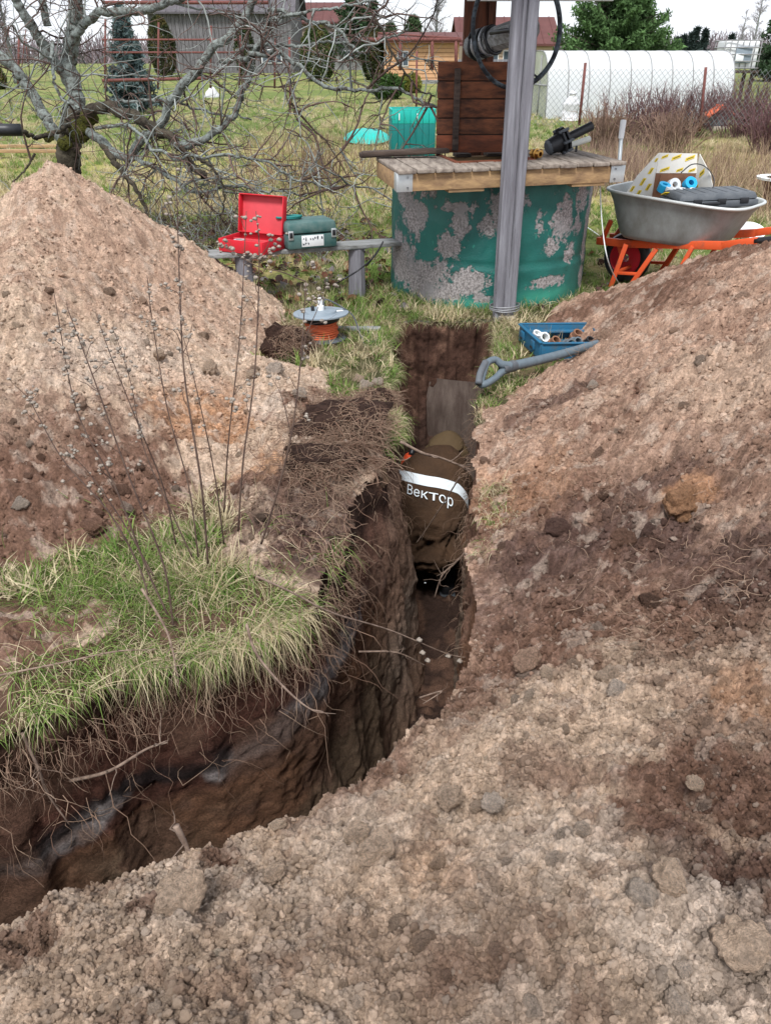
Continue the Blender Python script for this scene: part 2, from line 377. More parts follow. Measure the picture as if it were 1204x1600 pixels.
def left_h(x, y):
    wx = x+(fbm(x, y, s=31, sc=1.6)-.5)*.3; wy = y+(fbm(x, y, s=32, sc=1.6)-.5)*.3
    h = seg_h(x+(wx-x)*.35, y+(wy-y)*.35, (-1.99, 5.02, 1.0), (-2.0, 4.95, .99), .76)
    h = smax(h, seg_h(wx, wy, (-2.05, 4.9, .84), (-1.75, 3.7, .60), .62), .08)
    h = smax(h, seg_h(wx, wy, (-1.75, 3.7, .60), (-1.45, 3.1, .40), .52), .08)
    h = smax(h, seg_h(wx, wy, (-1.35, 2.72, .25), (-2.4, 1.95, .26), .45), .06)
    h = smax(h, seg_h(wx, wy, (-.70, 3.9, .16), (-.30, 2.75, .14), .38), .05)
    h = smax(h, seg_h(wx, wy, (-.28, 2.65, .10), (-.42, 2.28, .06), .35), .04)
    h = smax(h, seg_h(x, y, (-.40, 2.35, .07), (-.30, 2.1, .05), .35), .04)
    h = smax(h, seg_h(x, y, (-1.6, 1.68, .11), (-.93, 1.82, .07), .35), .04)
    return h-.02
RIDGE = [(2.75, 4.0, .98), (2.2, 2.6, .88), (1.65, 1.45, .70), (1.25, .85, .58), (.5, .66, .48), (-.25, .43, .43), (-1.0, .10, .36), (-2.6, -.5, .34)]
def right_h(x, y):
    wx = x+(fbm(x, y, s=41, sc=1.5)-.5)*.22; wy = y+(fbm(x, y, s=42, sc=1.5)-.5)*.22
    h = None
    for k, (a, b) in enumerate(zip(RIDGE[:-1], RIDGE[1:])):
        q = seg_h(wx, wy, a, b, (.47, .50, .45, .42, .43, .5, .55)[k]); h = q if h is None else smax(h, q, .07)
    h = smax(h, seg_h(wx, wy, (.62, 3.4, .08), (.5, 2.3, .16), .35), .08)
    h = h-.20*np.exp(-((x-.98)/.42)**2-((y-4.45)/.42)**2)-.07*np.exp(-((x-.75)/.3)**2-((y-3.9)/.3)**2)
    return h-.01
def relief(x, y, near):
    """crumbled soil; near = 1 close to the camera"""
    big = (fbm(x, y, s=51, sc=4.5, o=3)-.5)*.09+(fbm(x, y, s=52, sc=14, o=3)-.5)*.07-np.abs(fbm(x, y, s=58, sc=22, o=5)-.5)*.11-np.abs(fbm(x, y, s=59, sc=75, o=4)-.5)*.034
    jx = x+(fbm(x, y, s=54, sc=40, o=2)-.5)*.02; jy = y+(fbm(x, y, s=55, sc=40, o=2)-.5)*.02
    d = domes(jx, jy, .085, 61)*.28+domes(jx+7, jy+3, .040, 62)*.32+domes(jx, jy+5, .019, 63)*.22+(fbm(x, y, s=56, sc=70, o=3)-.5)*.016
    d2 = domes(jx+2, jy+9, .0100, 64)*.15*near-np.abs(fbm(x, y, s=60, sc=160, o=3)-.5)*.014*near+(fbm(x, y, s=57, sc=220, o=2)-.5)*.006*near
    lump = fbm(x, y, s=53, sc=3, o=2)
    return big+d*(.35+1.1*lump)+d2
LIPS = np.vstack([rr_[::8]]); LIPL = rl[::8]
def surf(x, y, detail=True):
    """height, kind (0 turf, 1 left heap, 2 right heap)"""
    b = base_h(x, y); l = left_h(x, y); r = right_h(x, y)
    # the right bank sags to its rim, the left bank carries turf
    dr = dpoly(x, y, LIPS)
    near_r = np.exp(-(dr/.16)**2); r = r-(.10-.07*sstep(1.9, 1.3, y))*near_r*np.clip(r*6, 0, 1)
    edge = (fbm(x, y, s=71, sc=9)-.5)*.05
    kind = np.zeros(x.shape, int); kind[(l+edge > b+.012)] = 1; kind[(r+edge > b+.012) & (r >= l)] = 2
    h = np.maximum(b, np.maximum(l, r))
    if detail:
        near = 1-sstep(1.6, 3.2, y); rel = relief(x, y, near)
        amt = sstep(0, .05, np.maximum(l, r)-b)
        bank = np.exp(-((x+.2)/.28)**2-((y-2.85)/.6)**2); rel = rel+bank*(np.abs(fbm(x, y, s=72, sc=5, o=4)-.5)*-.18+.03)
        h = h+rel*amt*(.9)
        dl = dpoly(x, y, LIPL); h = h-.05*np.exp(-(dl/.07)**2)*(kind == 0)
    return h, kind
def hat(px, py):
    """sight line on the undetailed surface"""
    r = ray(px, py); t = np.linspace(.4, 14, 1400)/r.y; X, Y, Z = r.x*t, r.y*t, CAM_H+r.z*t
    h, _ = surf(X, Y, False); k = int(np.argmax(Z < h)); return X[k], Y[k], h[k]
# colour zones: centre given by where it lies on the heap, radius in metres
ZONES = []
def zone(px, py, rad, col, amt=1.0, asp=1.0, rot=0.0):
    x, y, h = hat(px, py); ZONES.append((x, y, rad, col, amt, asp, rot))
# left heap
for a in [(200, 420, .9, TAN, .7), (330, 650, .32, ORNG, .9), (430, 720, .2, ORNG, .8), (300, 600, .25, ORNG, .6), (60, 700, .5, BROWN, .75), (120, 800, .45, BROWN, 1),
          (20, 850, .5, BROWN, 1), (250, 820, .35, BROWN, .7), (250, 570, .3, PALE, .5), (400, 560, .22, PALE, .8), (440, 620, .2, PALE, .8), (480, 700, .16, PALE, .55), (350, 560, .3, BEIGE, .7),
          (110, 560, .25, PALE, .35), (520, 640, .3, BROWN, 1), (560, 700, .28, BROWN, 1), (470, 800, .3, DARK, .9), (520, 880, .25, DARK, .9), (540, 600, .15, BROWN, .8), (560, 605, .07, PALE, .9), (20, 990, .3, BROWN, 1), (450, 545, .15, DARK, .9)]: zone(*a)
# right heap
for a in [(820, 640, .5, TAN, .9, 1.6), (1100, 520, .6, TAN, .8), (1150, 430, .4, TAN, .7), (1180, 580, .45, BEIGE, .5), (1000, 470, .3, BROWN, .7), (870, 620, .10, DARK, .8, 3, .5), (1180, 720, .35, BROWN, .6), (960, 700, .3, TAN, .7),
          (800, 760, .3, ORNG, .35), (880, 900, .33, DARK, .8), (1000, 800, .28, DARK, .8), (1100, 900, .35, DARK, .75), (960, 960, .3, BROWN, .8), (1100, 1000, .3, BROWN, .8), (850, 850, .15, DARK, .8), (1080, 770, .10, ORNG, .8), (1180, 860, .25, DARK, .7),
          (820, 1040, .12, BROWN, .9), (740, 1080, .13, BROWN, .9), (660, 1160, .09, BROWN, .8, 2.2, .6), (560, 1230, .07, BROWN, .6, 2.2, .5), (900, 1130, .2, BEIGE, .9), (1050, 1090, .25, BEIGE, .7), (760, 1170, .16, BEIGE, .7), (860, 1200, .10, BROWN, .45),
          (1150, 1250, .17, BROWN, 1), (1060, 1230, .12, BROWN, .9), (1180, 1380, .13, BROWN, 1), (1100, 1330, .12, DARK, .6), (1204, 1150, .2, BROWN, .6), (960, 1270, .09, BROWN, .6), (1190, 1080, .1, ORNG, .5),
          (1120, 1470, .14, PALE, .6), (1000, 1380, .13, PALE, .5), (850, 1300, .14, PALE, .5), (560, 1290, .12, PALE, .45), (300, 1390, .14, PALE, .5), (90, 1540, .15, BEIGE, .8), (750, 1450, .12, BROWN, .25), (600, 1480, .1, BROWN, .25), (820, 1560, .1, BROWN, .3),
          (420, 1520, .09, BROWN, .25), (340, 1330, .05, BROWN, .9), (250, 1400, .05, BROWN, .8), (30, 1470, .07, BROWN, .8), (680, 1330, .08, ORNG, .25)]: zone(*a)
def soil_col(x, y, kind):
    w = fbm(x, y, s=81, sc=2.4); v = fbm(x, y, s=82, sc=7); q = fbm(x, y, s=83, sc=26)
    c = np.where((y < 1.55)[..., None] | (kind == 1)[..., None], BEIGE*.96, mixc(np.broadcast_to(TAN, x.shape+(3,)), BROWN, sstep(.4, .6, w)))
    for (cx, cy, rad, col, amt, *rest) in ZONES:
        asp, rot = (rest+[1.0, 0.0])[:2] if rest else (1.0, 0.0)
        u = (x-cx)*math.cos(rot)+(y-cy)*math.sin(rot); s_ = -(x-cx)*math.sin(rot)+(y-cy)*math.cos(rot)
        d = np.hypot(u/asp, s_)/rad+(v-.5)*1.3+(q-.5)*.9
        c = mixc(c, col, amt*(1-sstep(.55, 1.15, d)))
    g = fbm(x, y, s=85, sc=60, o=3)
    c = mixc(c, c*1.28+.02, .8*sstep(.52, .72, g)); c = mixc(c, c*.62, .9*sstep(.55, .25, g)*.8)
    e = fbm(x+5, y, s=86, sc=15, o=4); c = mixc(c, BROWN*1.1, .35*sstep(.57, .70, e)); c = mixc(c, PALE, .38*sstep(.60, .72, fbm(x, y+8, s=87, sc=18, o=4)))
    return c
def turf_col(x, y):
    a = fbm(x, y, s=91, sc=.9); b = fbm(x, y, s=92, sc=5); c0 = np.array((.10, .145, .035)); straw = np.array((.34, .28, .12)); soil = np.array((.06, .045, .03))
    c = mixc(np.broadcast_to(c0, x.shape+(3,)), straw, sstep(.4, .72, a*.6+b*.4)); far = sstep(7, 10, y)*(1-sstep(13, 18, y))
    c = mixc(c, (.38, .33, .12), far*.7); c = mixc(c, soil, (1-sstep(5.5, 7, y))*.75); c = mixc(c, (.11, .065, .045), 1-sstep(2.6, 3.6, y)); c = mixc(c, (.17, .20, .07), .5*sstep(14, 20, y))
    rt = sstep(.10, .2, x/(y+1.5)-.24)*sstep(7, 9, y)*(1-sstep(17, 24, y)); return mixc(c, (.24, .17, .10), rt*.8)

ys = [-3.0]
while ys[-1] < .25: ys.append(ys[-1]+.08)
while ys[-1] < 6.2:
    y = ys[-1]; ys.append(y+.0030*max(y, .75)**1.15 if y < 4 else y+.012)
while ys[-1] < 900: ys.append(ys[-1]*1.012+.004)
ys = np.array(ys)
u = np.r_[np.linspace(-3.4, -1.12, 60)[:-1], np.linspace(-1.12, 1.12, 570), np.linspace(1.12, 1.9, 90)[1:], np.linspace(1.9, 3.4, 40)[1:]]
hw = .50*(np.maximum(ys, .2)+.95)
GX = u[None]*hw[:, None]; GY = np.broadcast_to(ys[:, None], GX.shape)
H, K = surf(GX, GY)
# crumbs pull the sheet sideways a little so that steep parts stay rough
nr, ncl = GX.shape
idx = np.arange(nr*ncl).reshape(nr, ncl)
Fq = np.stack([idx[:-1, :-1], idx[:-1, 1:], idx[1:, 1:], idx[1:, :-1]], -1).reshape(-1, 4)
cx = (GX[:-1, :-1]+GX[1:, 1:])/2; cy = (GY[:-1, :-1]+GY[1:, 1:])/2
hole = inside(cx, cy).ravel(); fk = K[:-1, :-1].ravel()
VV = np.stack([GX, GY, H], -1).reshape(-1, 3)
CC = np.where((K == 0)[..., None], turf_col(GX, GY), soil_col(GX, GY, K)).reshape(-1, 3)
def sub_mesh(name, sel, mat):
    F = Fq[sel]; used = np.unique(F); remap = np.zeros(len(VV), np.int64); remap[used] = np.arange(len(used))
    return obj(name, VV[used], remap[F], mat, None, CC[used])
ground = tag(sub_mesh('ground', (~hole) & (fk == 0), M['ground']), kind='structure')
heapL = tag(sub_mesh('soil_heap', (~hole) & (fk == 1), M['soil']), 'tall pointed heap of sandy soil left of the trench, under the old tree', 'soil heap')
heapR = tag(sub_mesh('soil_heap', (~hole) & (fk == 2), M['soil']), 'long spoil heap of beige and dark brown clods on the right side of the trench', 'soil heap')

# ---------------------------------------------------------------- trench walls and floor
DEPTH = 1.62
def wall(name, path, inward, H0, layers, taper=.05, rough=1.0, flip=False):
    taper = np.broadcast_to(np.asarray(taper, float), (len(path),))[:, None]
    """path (n,2) along the rim; inward (n,2) unit vectors into the trench; H0 (n) rim height"""
    n = len(path); nz = 150; t = np.linspace(0, 1, nz)**1.0
    top = H0+.0; Z = top[:, None]+(-DEPTH-.05-top[:, None])*t[None]
    dz = top[:, None]-Z
    s = np.r_[0, np.cumsum(np.linalg.norm(np.diff(path, axis=0), axis=1))]
    Sg = np.broadcast_to(s[:, None], Z.shape)
    o = taper*dz
    o = o-.032*np.exp(-((dz-.16)/.09)**2)*rough+(np.abs(fbm(Sg*1.6, Z*.12, s=108, sc=9, o=3)-.5)*.16-.02)*(rough < .5)                         # undercut below the turf
    o = o+(fbm(Sg*1.0, Z*.7, s=101, sc=2.4)-.5)*.07*sstep(0, .1, dz)+(fbm(Sg, Z*.55, s=102, sc=9, o=5)-.5)*.05*sstep(0, .05, dz)+(fbm(Sg, Z*1.3, s=104, sc=40, o=3)-.5)*.012
    o = o+(domes(Sg, Z*.6, .06, 105)*.22+domes(Sg, Z*.7, .024, 106)*.38)*sstep(.02, .12, dz)*(.3+1.2*fbm(Sg, Z, s=107, sc=2.5))
    X = path[:, 0:1]+inward[:, 0:1]*o; Y = path[:, 1:2]+inward[:, 1:2]*o
    V = np.stack([X, Y, Z], -1); c = layers(Sg, Z, dz, X, Y)
    i = np.arange(n*nz).reshape(n, nz); F = np.stack([i[:-1, :-1], i[1:, :-1], i[1:, 1:], i[:-1, 1:]], -1).reshape(-1, 4)
    return tag(obj(name, V.reshape(-1, 3), F, M['soil'], None, c.reshape(-1, 3)), kind='structure')
def normals(path, left):
    d = np.gradient(path, axis=0); 
    k = np.ones(25)/25; d = np.stack([np.convolve(np.pad(d[:, i], 12, 'edge'), k, 'valid') for i in (0, 1)], 1)
    d /= np.linalg.norm(d, axis=1, keepdims=True); return np.stack([-d[:, 1], d[:, 0]], 1)*(1 if left else -1)
REDB, OCH, GREYL, BLK, OLIVE = (np.array(c) for c in ((.10, .045, .032), (.165, .085, .05), (.30, .27, .26), (.025, .02, .02), (.15, .105, .07)))
def lay_main(S, Z, dz, X, Y):
    w = (fbm(S, Z*2, s=111, sc=3.2)-.5); f = fbm(S, Z*3, s=112, sc=16); zz = Z+w*.14
    c = mixc(np.broadcast_to(np.array((.062, .036, .027)), Z.shape+(3,)), REDB, sstep(-.08, -.2, zz))
    bend = (1-sstep(2.15, 2.6, Y)); band0 = -.50+.13*sstep(-.7, -.1, X)
    c = mixc(c, OCH*.9, sstep(band0-.02, band0-.12, zz)); c = mixc(c, OLIVE, sstep(-.62, -.85, zz+w*.3)*.9)
    bl = np.exp(-((zz-band0-.05)/.03)**2)*sstep(.46, .58, fbm(S, Z, s=113, sc=2.6)); c = mixc(c, BLK, np.clip(bl*1.5, 0, .9)*bend)
    gr = np.exp(-((zz-band0+.01)/.036)**2)*sstep(.47, .57, fbm(S+4, Z, s=114, sc=2.8)); c = mixc(c, GREYL, np.clip(gr*1.4, 0, .95)*(bend*.75+.25))
    c = mixc(c, BROWN*.7, .75*sstep(.52, .62, fbm(S, Z, s=115, sc=4.5)))
    c = c*((1+(f-.5)*.9)*.85)[..., None]
    strip = sstep(2.5, 2.9, Y); c = mixc(c, np.array((.30, .19, .135)), strip*.8*sstep(-.08, -.3, zz)); c = mixc(c, np.array((.30, .27, .23)), strip*.45*np.exp(-((zz+.95)/.2)**2))
    return c
def lay_right(S, Z, dz, X, Y):
    f = fbm(S, Z*2, s=122, sc=14); c = mixc(np.broadcast_to(BROWN*1.2, Z.shape+(3,)), OCH*1.15, sstep(.45, .6, fbm(S, Z, s=123, sc=3)))
    c = mixc(c, np.array((.28, .24, .19)), .5*sstep(-.5, -.8, Z)); return c*(1+(f-.5)*.8)[..., None]
def lay_back(S, Z, dz, X, Y):
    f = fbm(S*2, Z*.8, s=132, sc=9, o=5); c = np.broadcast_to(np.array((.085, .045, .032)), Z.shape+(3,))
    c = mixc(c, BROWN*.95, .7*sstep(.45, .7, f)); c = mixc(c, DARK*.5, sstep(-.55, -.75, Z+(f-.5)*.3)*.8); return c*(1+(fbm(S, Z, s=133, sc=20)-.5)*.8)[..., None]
hL, _ = surf(rl[:, 0], rl[:, 1], True); hR, _ = surf(rr_[:, 0], rr_[:, 1], True)
inL = normals(rl, True); inR = normals(rr_, True)
wallL = wall('trench_wall', rl-inL*.014, inL, hL-.003, lay_main, .03+.085*sstep(2.0, 2.5, rl[:, 1])*sstep(5.0, 3.2, rl[:, 1]))
wallR = wall('trench_wall', rr_-inR*.03, inR, hR-.004, lay_right, .03)
bk = np.vstack([rr_[-1], back, rl[0]]); nb = len(bk); bk = np.stack([np.interp(np.linspace(0, nb-1, 90), np.arange(nb), bk[:, i]) for i in (0, 1)], 1)
bk = np.vstack([[bk[0, 0]+.12, bk[0, 1]], bk, [bk[-1, 0]-.12, bk[-1, 1]]])
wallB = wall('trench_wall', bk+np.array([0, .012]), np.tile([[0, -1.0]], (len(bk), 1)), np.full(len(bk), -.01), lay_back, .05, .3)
fx, fy = np.meshgrid(np.arange(-2.8, 1.0, .016), np.arange(-.1, 5.3, .016))
def floor_h(x, y):
    return -DEPTH+.02+.25*sstep(3.4, 2.4, y)*sstep(-.4, .1, x)+(fbm(x, y, s=141, sc=3)-.5)*.16+domes(x, y, .09, 142)*.6+domes(x+3, y, .045, 143)*.7
fz = floor_h(fx, fy); i = np.arange(fx.size).reshape(fx.shape)
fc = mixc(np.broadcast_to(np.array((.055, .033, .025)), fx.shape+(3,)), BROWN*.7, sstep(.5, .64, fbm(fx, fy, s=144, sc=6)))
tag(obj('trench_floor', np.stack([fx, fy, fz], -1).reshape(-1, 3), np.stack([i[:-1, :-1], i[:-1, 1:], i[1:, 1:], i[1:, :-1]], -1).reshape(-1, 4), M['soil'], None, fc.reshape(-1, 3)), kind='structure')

# ---------------------------------------------------------------- clods
def clod_mesh(k, subdiv=4):
    bm = bmesh.new(); bmesh.ops.create_icosphere(bm, subdivisions=subdiv, radius=1.0)
    V = np.array([v.co[:] for v in bm.verts]); g = np.random.default_rng(k)
    o = g.uniform(0, 50, 3); r = .62+.75*fbm(V[:, 0]*1.1+o[0], V[:, 1]*1.1+o[1], V[:, 2]*1.1+o[2], k, 2)+.5*(fbm(V[:, 0]*2.6+o[0], V[:, 1]*2.6, V[:, 2]*2.6, k+3, 4)-.5)-.5*np.abs(fbm(V[:, 0]*5+o[1], V[:, 1]*5, V[:, 2]*5, k+9, 2)-.5)
    V = V*r[:, None]*g.uniform(.72, 1.15, 3)
    for _ in range(4):                                                   # a few broken faces
        n = g.normal(0, 1, 3); n /= np.linalg.norm(n); d = V@n; lim = g.uniform(.55, .8); V = V-np.maximum(d-lim, 0)[:, None]*n*.55
    rn = 1+.22*(fbm(V[:, 0]*9+o[2], V[:, 1]*9, V[:, 2]*9, k+5, 3)-.5); V = V*rn[:, None]; V = V+g.normal(0, .035, V.shape)*(1 if subdiv < 4 else .3)
    for v, c in zip(bm.verts, V): v.co = c
    me = bpy.data.meshes.new('clod'); bm.to_mesh(me); bm.free(); me.polygons.foreach_set('use_smooth', np.ones(len(me.polygons), bool)); return me
def instancer(name, protos, P, S, Rv, C, kind, mat, parent=None):
    """points carry scale, rotation, colour; geometry nodes put one of the prototype meshes on each"""
    me = bpy.data.meshes.new(name); me.vertices.add(len(P)); me.vertices.foreach_set('co', np.ascontiguousarray(P, np.float32).ravel())
    def at(n, t, dom, v): a = me.attributes.new(n, t, dom); a.data.foreach_set('value' if t in ('FLOAT', 'INT') else ('color' if t == 'FLOAT_COLOR' else 'vector'), np.ascontiguousarray(v).ravel())
    at('sc', 'FLOAT_VECTOR', 'POINT', S.astype(np.float32)); at('rot', 'FLOAT_VECTOR', 'POINT', Rv.astype(np.float32))
    c4 = np.ones((len(P), 4), np.float32); c4[:, :3] = C; at('icol', 'FLOAT_COLOR', 'POINT', c4)
    at('which', 'INT', 'POINT', rng.integers(0, len(protos), len(P)).astype(np.int32))
    me.update(); o = bpy.data.objects.new(name, me); COL.objects.link(o)
    if parent is not None: o.parent = parent
    ng = bpy.data.node_groups.new(name, 'GeometryNodeTree'); ng.interface.new_socket('Geometry', in_out='INPUT', socket_type='NodeSocketGeometry'); ng.interface.new_socket('Geometry', in_out='OUTPUT', socket_type='NodeSocketGeometry')
    n, l = ng.nodes, ng.links; gi = n.new('NodeGroupInput'); go = n.new('NodeGroupOutput'); jn = n.new('GeometryNodeJoinGeometry')
    wh = n.new('GeometryNodeInputNamedAttribute'); wh.data_type = 'INT'; wh.inputs['Name'].default_value = 'which'
    sa = n.new('GeometryNodeInputNamedAttribute'); sa.data_type = 'FLOAT_VECTOR'; sa.inputs['Name'].default_value = 'sc'
    ra = n.new('GeometryNodeInputNamedAttribute'); ra.data_type = 'FLOAT_VECTOR'; ra.inputs['Name'].default_value = 'rot'
    for k, pmesh in enumerate(protos):
        po = bpy.data.objects.new(name+'_source', pmesh)
        if not pmesh.materials: pmesh.materials.append(mat)
        oi = n.new('GeometryNodeObjectInfo'); oi.inputs['Object'].default_value = po; oi.inputs['As Instance'].default_value = False
        cp = n.new('FunctionNodeCompare'); cp.data_type = 'INT'; cp.operation = 'EQUAL'
        ia = [s for s in cp.inputs if s.type == 'INT']; l.new(wh.outputs['Attribute'], ia[0]); ia[1].default_value = k
        ip = n.new('GeometryNodeInstanceOnPoints'); l.new(gi.outputs[0], ip.inputs['Points']); l.new(cp.outputs['Result'], ip.inputs['Selection'])
        l.new(oi.outputs['Geometry'], ip.inputs['Instance']); l.new(ra.outputs['Attribute'], ip.inputs['Rotation']); l.new(sa.outputs['Attribute'], ip.inputs['Scale'])
        l.new(ip.outputs['Instances'], jn.inputs[0])
    l.new(jn.outputs[0], go.inputs[0]); md = o.modifiers.new(name, 'NODES'); md.node_group = ng
    return tag(o, kind=kind)
clods = [clod_mesh(k) for k in range(6)]
small = [clod_mesh(k+20, 3) for k in range(6)]
def scatter_clods(n, ylo, yhi, kindsel, smin, smax, pw, expo=1.6):
    y = ylo+(yhi-ylo)*rng.random(n)**expo; x = (rng.random(n)*2-1)*.56*(y+.95)
    h, k = surf(x, y); ok = (k == kindsel) & ~inside(x, y); x, y, h = x[ok], y[ok], h[ok]
    n = len(x); s = smin*(smax/smin)**(rng.random(n)**pw)
    cl = fbm(x, y, s=151, sc=5); keep = rng.random(n) < .25+1.3*sstep(.38, .62, cl); x, y, h, s = x[keep], y[keep], h[keep], s[keep]
    return x, y, h, s
def clod_stuff(name, sets, kindsel, parent, big=0):
    x, y, h, s = (np.concatenate(v) for v in zip(*sets))
    C = soil_col(x, y, np.full(x.shape, kindsel))*rng.uniform(.8, 1.3, (len(x), 1)); C = mixc(C, PALE*rng.uniform(.8, 1.0, (len(x), 1)), (rng.random(len(x)) < .07)*.45)
    S = s[:, None]*rng.uniform(.75, 1.2, (len(x), 3)); P = np.stack([x, y, h+s*np.where(s > .008, -.12, .1)], 1)
    if big:
        o = np.argsort(-s/(y+1)); b = o[:big]; r = o[big:]
        for k in b:
            me = clods[k % 6]; 
            if not me.materials: me.materials.append(M['lump'])
            ob = bpy.data.objects.new('clod', me); COL.objects.link(ob); ob.parent = parent; ob.location = P[k]; ob.scale = S[k]; ob.rotation_euler = rng.uniform(0, 6.28, 3); ob.color = (*np.clip(C[k]*1.2, 0, .8), 1)
        x, y, h, s, C, S, P = (v[r] for v in (x, y, h, s, C, S, P))
    return instancer(name, small, P, S, rng.uniform(0, 6.28, (len(P), 3)), C, 'stuff', M['clod'], parent)
clod_stuff('small_clods', [scatter_clods(240000, .33, 1.8, 2, .0010, .0068, 3.6, 1.2), scatter_clods(80000, 1.4, 4.6, 2, .0022, .012, 3.2, 1.4), scatter_clods(1500, .33, 1.8, 2, .006, .019, 3.0, 1.2), scatter_clods(800, 1.3, 4.4, 2, .012, .034, 3, 1.2)], 2, heapR, 230)
clod_stuff('small_clods', [scatter_clods(85000, 2.0, 5.6, 1, .0025, .012, 3.0, 1.1), scatter_clods(900, 2.0, 4.4, 1, .012, .034, 2.8, 1.2)], 1, heapL, 110)
def lump(name, px, py, s, col, parent, k=0, sq=(1, 1, .75), sink=.3):
    x, y, h = hat(px, py); me = clods[k % 6]
    ob = bpy.data.objects.new(name, me); COL.objects.link(ob); ob.parent = parent; ob.location = (x, y, h+s*sink); ob.scale = (s*sq[0], s*sq[1], s*sq[2]); ob.rotation_euler = (rng.uniform(-.4, .4), rng.uniform(-.4, .4), rng.uniform(0, 6.28)); ob.color = (*np.clip(np.array(col)*1.25, 0, .8), 1); return ob
for (px, py, s, c, k) in [(822, 1040, .040, TAN*1.15, 0), (855, 1058, .024, BEIGE, 1), (962, 1085, .028, PALE*.9, 2), (590, 1335, .036, BEIGE*1.1, 3), (1155, 1480, .042, BEIGE*1.15, 4), (290, 1410, .045, BEIGE*1.1, 1), (560, 1310, .03, BEIGE*1.1, 5),
                          (1060, 800, .07, ORNG*.9, 0), (870, 830, .05, DARK*1.2, 3), (970, 850, .05, BROWN, 5), (925, 605, .03, PALE*.8, 2), (430, 1370, .02, BEIGE*1.1, 0), (1085, 1230, .016, BEIGE*1.1, 1), (700, 1250, .03, BEIGE, 2), (945, 530, .06, TAN, 5), (770, 1260, .024, PALE*.9, 4), (1040, 1380, .03, BEIGE*1.15, 0), (1000, 1420, .03, PALE*.8, 5)]:
    lump('clod', px, py, s, c, heapR, k)
for (px, py, s, c, k) in [(430, 585, .05, PALE*.9, 0), (395, 590, .04, BEIGE, 1), (35, 795, .035, PALE*.7, 2), (570, 608, .05, PALE*.8, 3), (590, 600, .035, PALE*.9, 4), (250, 560, .04, BEIGE, 5), (560, 595, .035, BEIGE, 2), (150, 830, .05, BROWN*1.3, 4), (330, 580, .045, BEIGE, 0), (470, 620, .04, PALE*.8, 1)]:
    lump('clod', px, py, s, c, heapL, k)
# ================================================================ the well
WC = Vector((.78, 6.13, 0)); WR = .73
def peel_mat():
    m = bpy.data.materials.new('peeling_green_paint'); m.use_nodes = True; nt = m.node_tree; n = nt.nodes; l = nt.links; b = n['Principled BSDF']
    tcn = n.new('ShaderNodeTexCoord')
    def noise(sc, det, stretch=(1, 1, 1), off=(0, 0, 0), dist=0):
        mp_ = n.new('ShaderNodeMapping'); mp_.inputs['Scale'].default_value = stretch; mp_.inputs['Location'].default_value = off; l.new(tcn.outputs['Object'], mp_.inputs['Vector'])
        q = n.new('ShaderNodeTexNoise'); q.inputs['Scale'].default_value = sc; q.inputs['Detail'].default_value = det; q.inputs['Distortion'].default_value = dist; q.inputs['Roughness'].default_value = .62; l.new(mp_.outputs['Vector'], q.inputs['Vector']); return q.outputs['Fac']
    def math_(op, a, b_=None, **k):
        q = n.new('ShaderNodeMath'); q.operation = op
        for i, v in enumerate((a, b_)):
            if v is None: continue
            if isinstance(v, (int, float)): q.inputs[i].default_value = v
            else: l.new(v, q.inputs[i])
        return q.outputs[0]
    def ramp(v, a, b_):
        q = n.new('ShaderNodeMapRange'); q.inputs['From Min'].default_value = a; q.inputs['From Max'].default_value = b_; l.new(v, q.inputs['Value']); return q.outputs['Result']
    def mix(f, a, b_):
        q = n.new('ShaderNodeMixRGB')
        for s_, v in ((q.inputs['Fac'], f), (q.inputs['Color1'], a), (q.inputs['Color2'], b_)):
            if isinstance(v, tuple): s_.default_value = (*v, 1)
            else: l.new(v, s_)
        return q.outputs['Color']
    big = noise(2.1, 7, (1, 1, .75), (3.3, 1.2, 5.1), .5); fine = noise(26, 6)
    at = n.new('ShaderNodeAttribute'); at.attribute_name = 'Col'          # where larger flakes have come off
    sep = n.new('ShaderNodeSeparateColor'); l.new(at.outputs['Color'], sep.inputs['Color'])
    v = math_('ADD', math_('MULTIPLY', big, .46), math_('MULTIPLY', fine, .42)); v = math_('ADD', v, math_('MULTIPLY', sep.outputs['Red'], .225))
    bare = ramp(v, .532, .566)
    g1 = mix(ramp(noise(3, 5), .35, .65), (.010, .10, .088), (.016, .15, .125)); g2 = mix(ramp(noise(18, 5, (1, 1, .6)), .66, .72), g1, (.03, .26, .20))
    lightg = mix(sep.outputs['Green'], g2, (.05, .33, .24))
    conc = mix(ramp(noise(70, 6), .4, .6), (.17, .155, .15), (.40, .37, .36)); conc = mix(ramp(noise(5, 3), .5, .7), conc, (.26, .25, .25))
    l.new(mix(bare, lightg, conc), b.inputs['Base Color'])
    rg = n.new('ShaderNodeMapRange'); rg.inputs['To Min'].default_value = .45; rg.inputs['To Max'].default_value = .95; l.new(bare, rg.inputs['Value']); l.new(rg.outputs['Result'], b.inputs['Roughness'])
    hgt = math_('ADD', math_('MULTIPLY', bare, -.6), math_('MULTIPLY', noise(90, 6), .5)); bp = n.new('ShaderNodeBump'); bp.inputs['Distance'].default_value = .006; l.new(hgt, bp.inputs['Height']); l.new(bp.outputs['Normal'], b.inputs['Normal'])
    return m
M['peel'] = peel_mat()
well = thing('well', 'round concrete well with peeling green paint and a wooden deck on top', 'well', (WC.x, WC.y, 0))
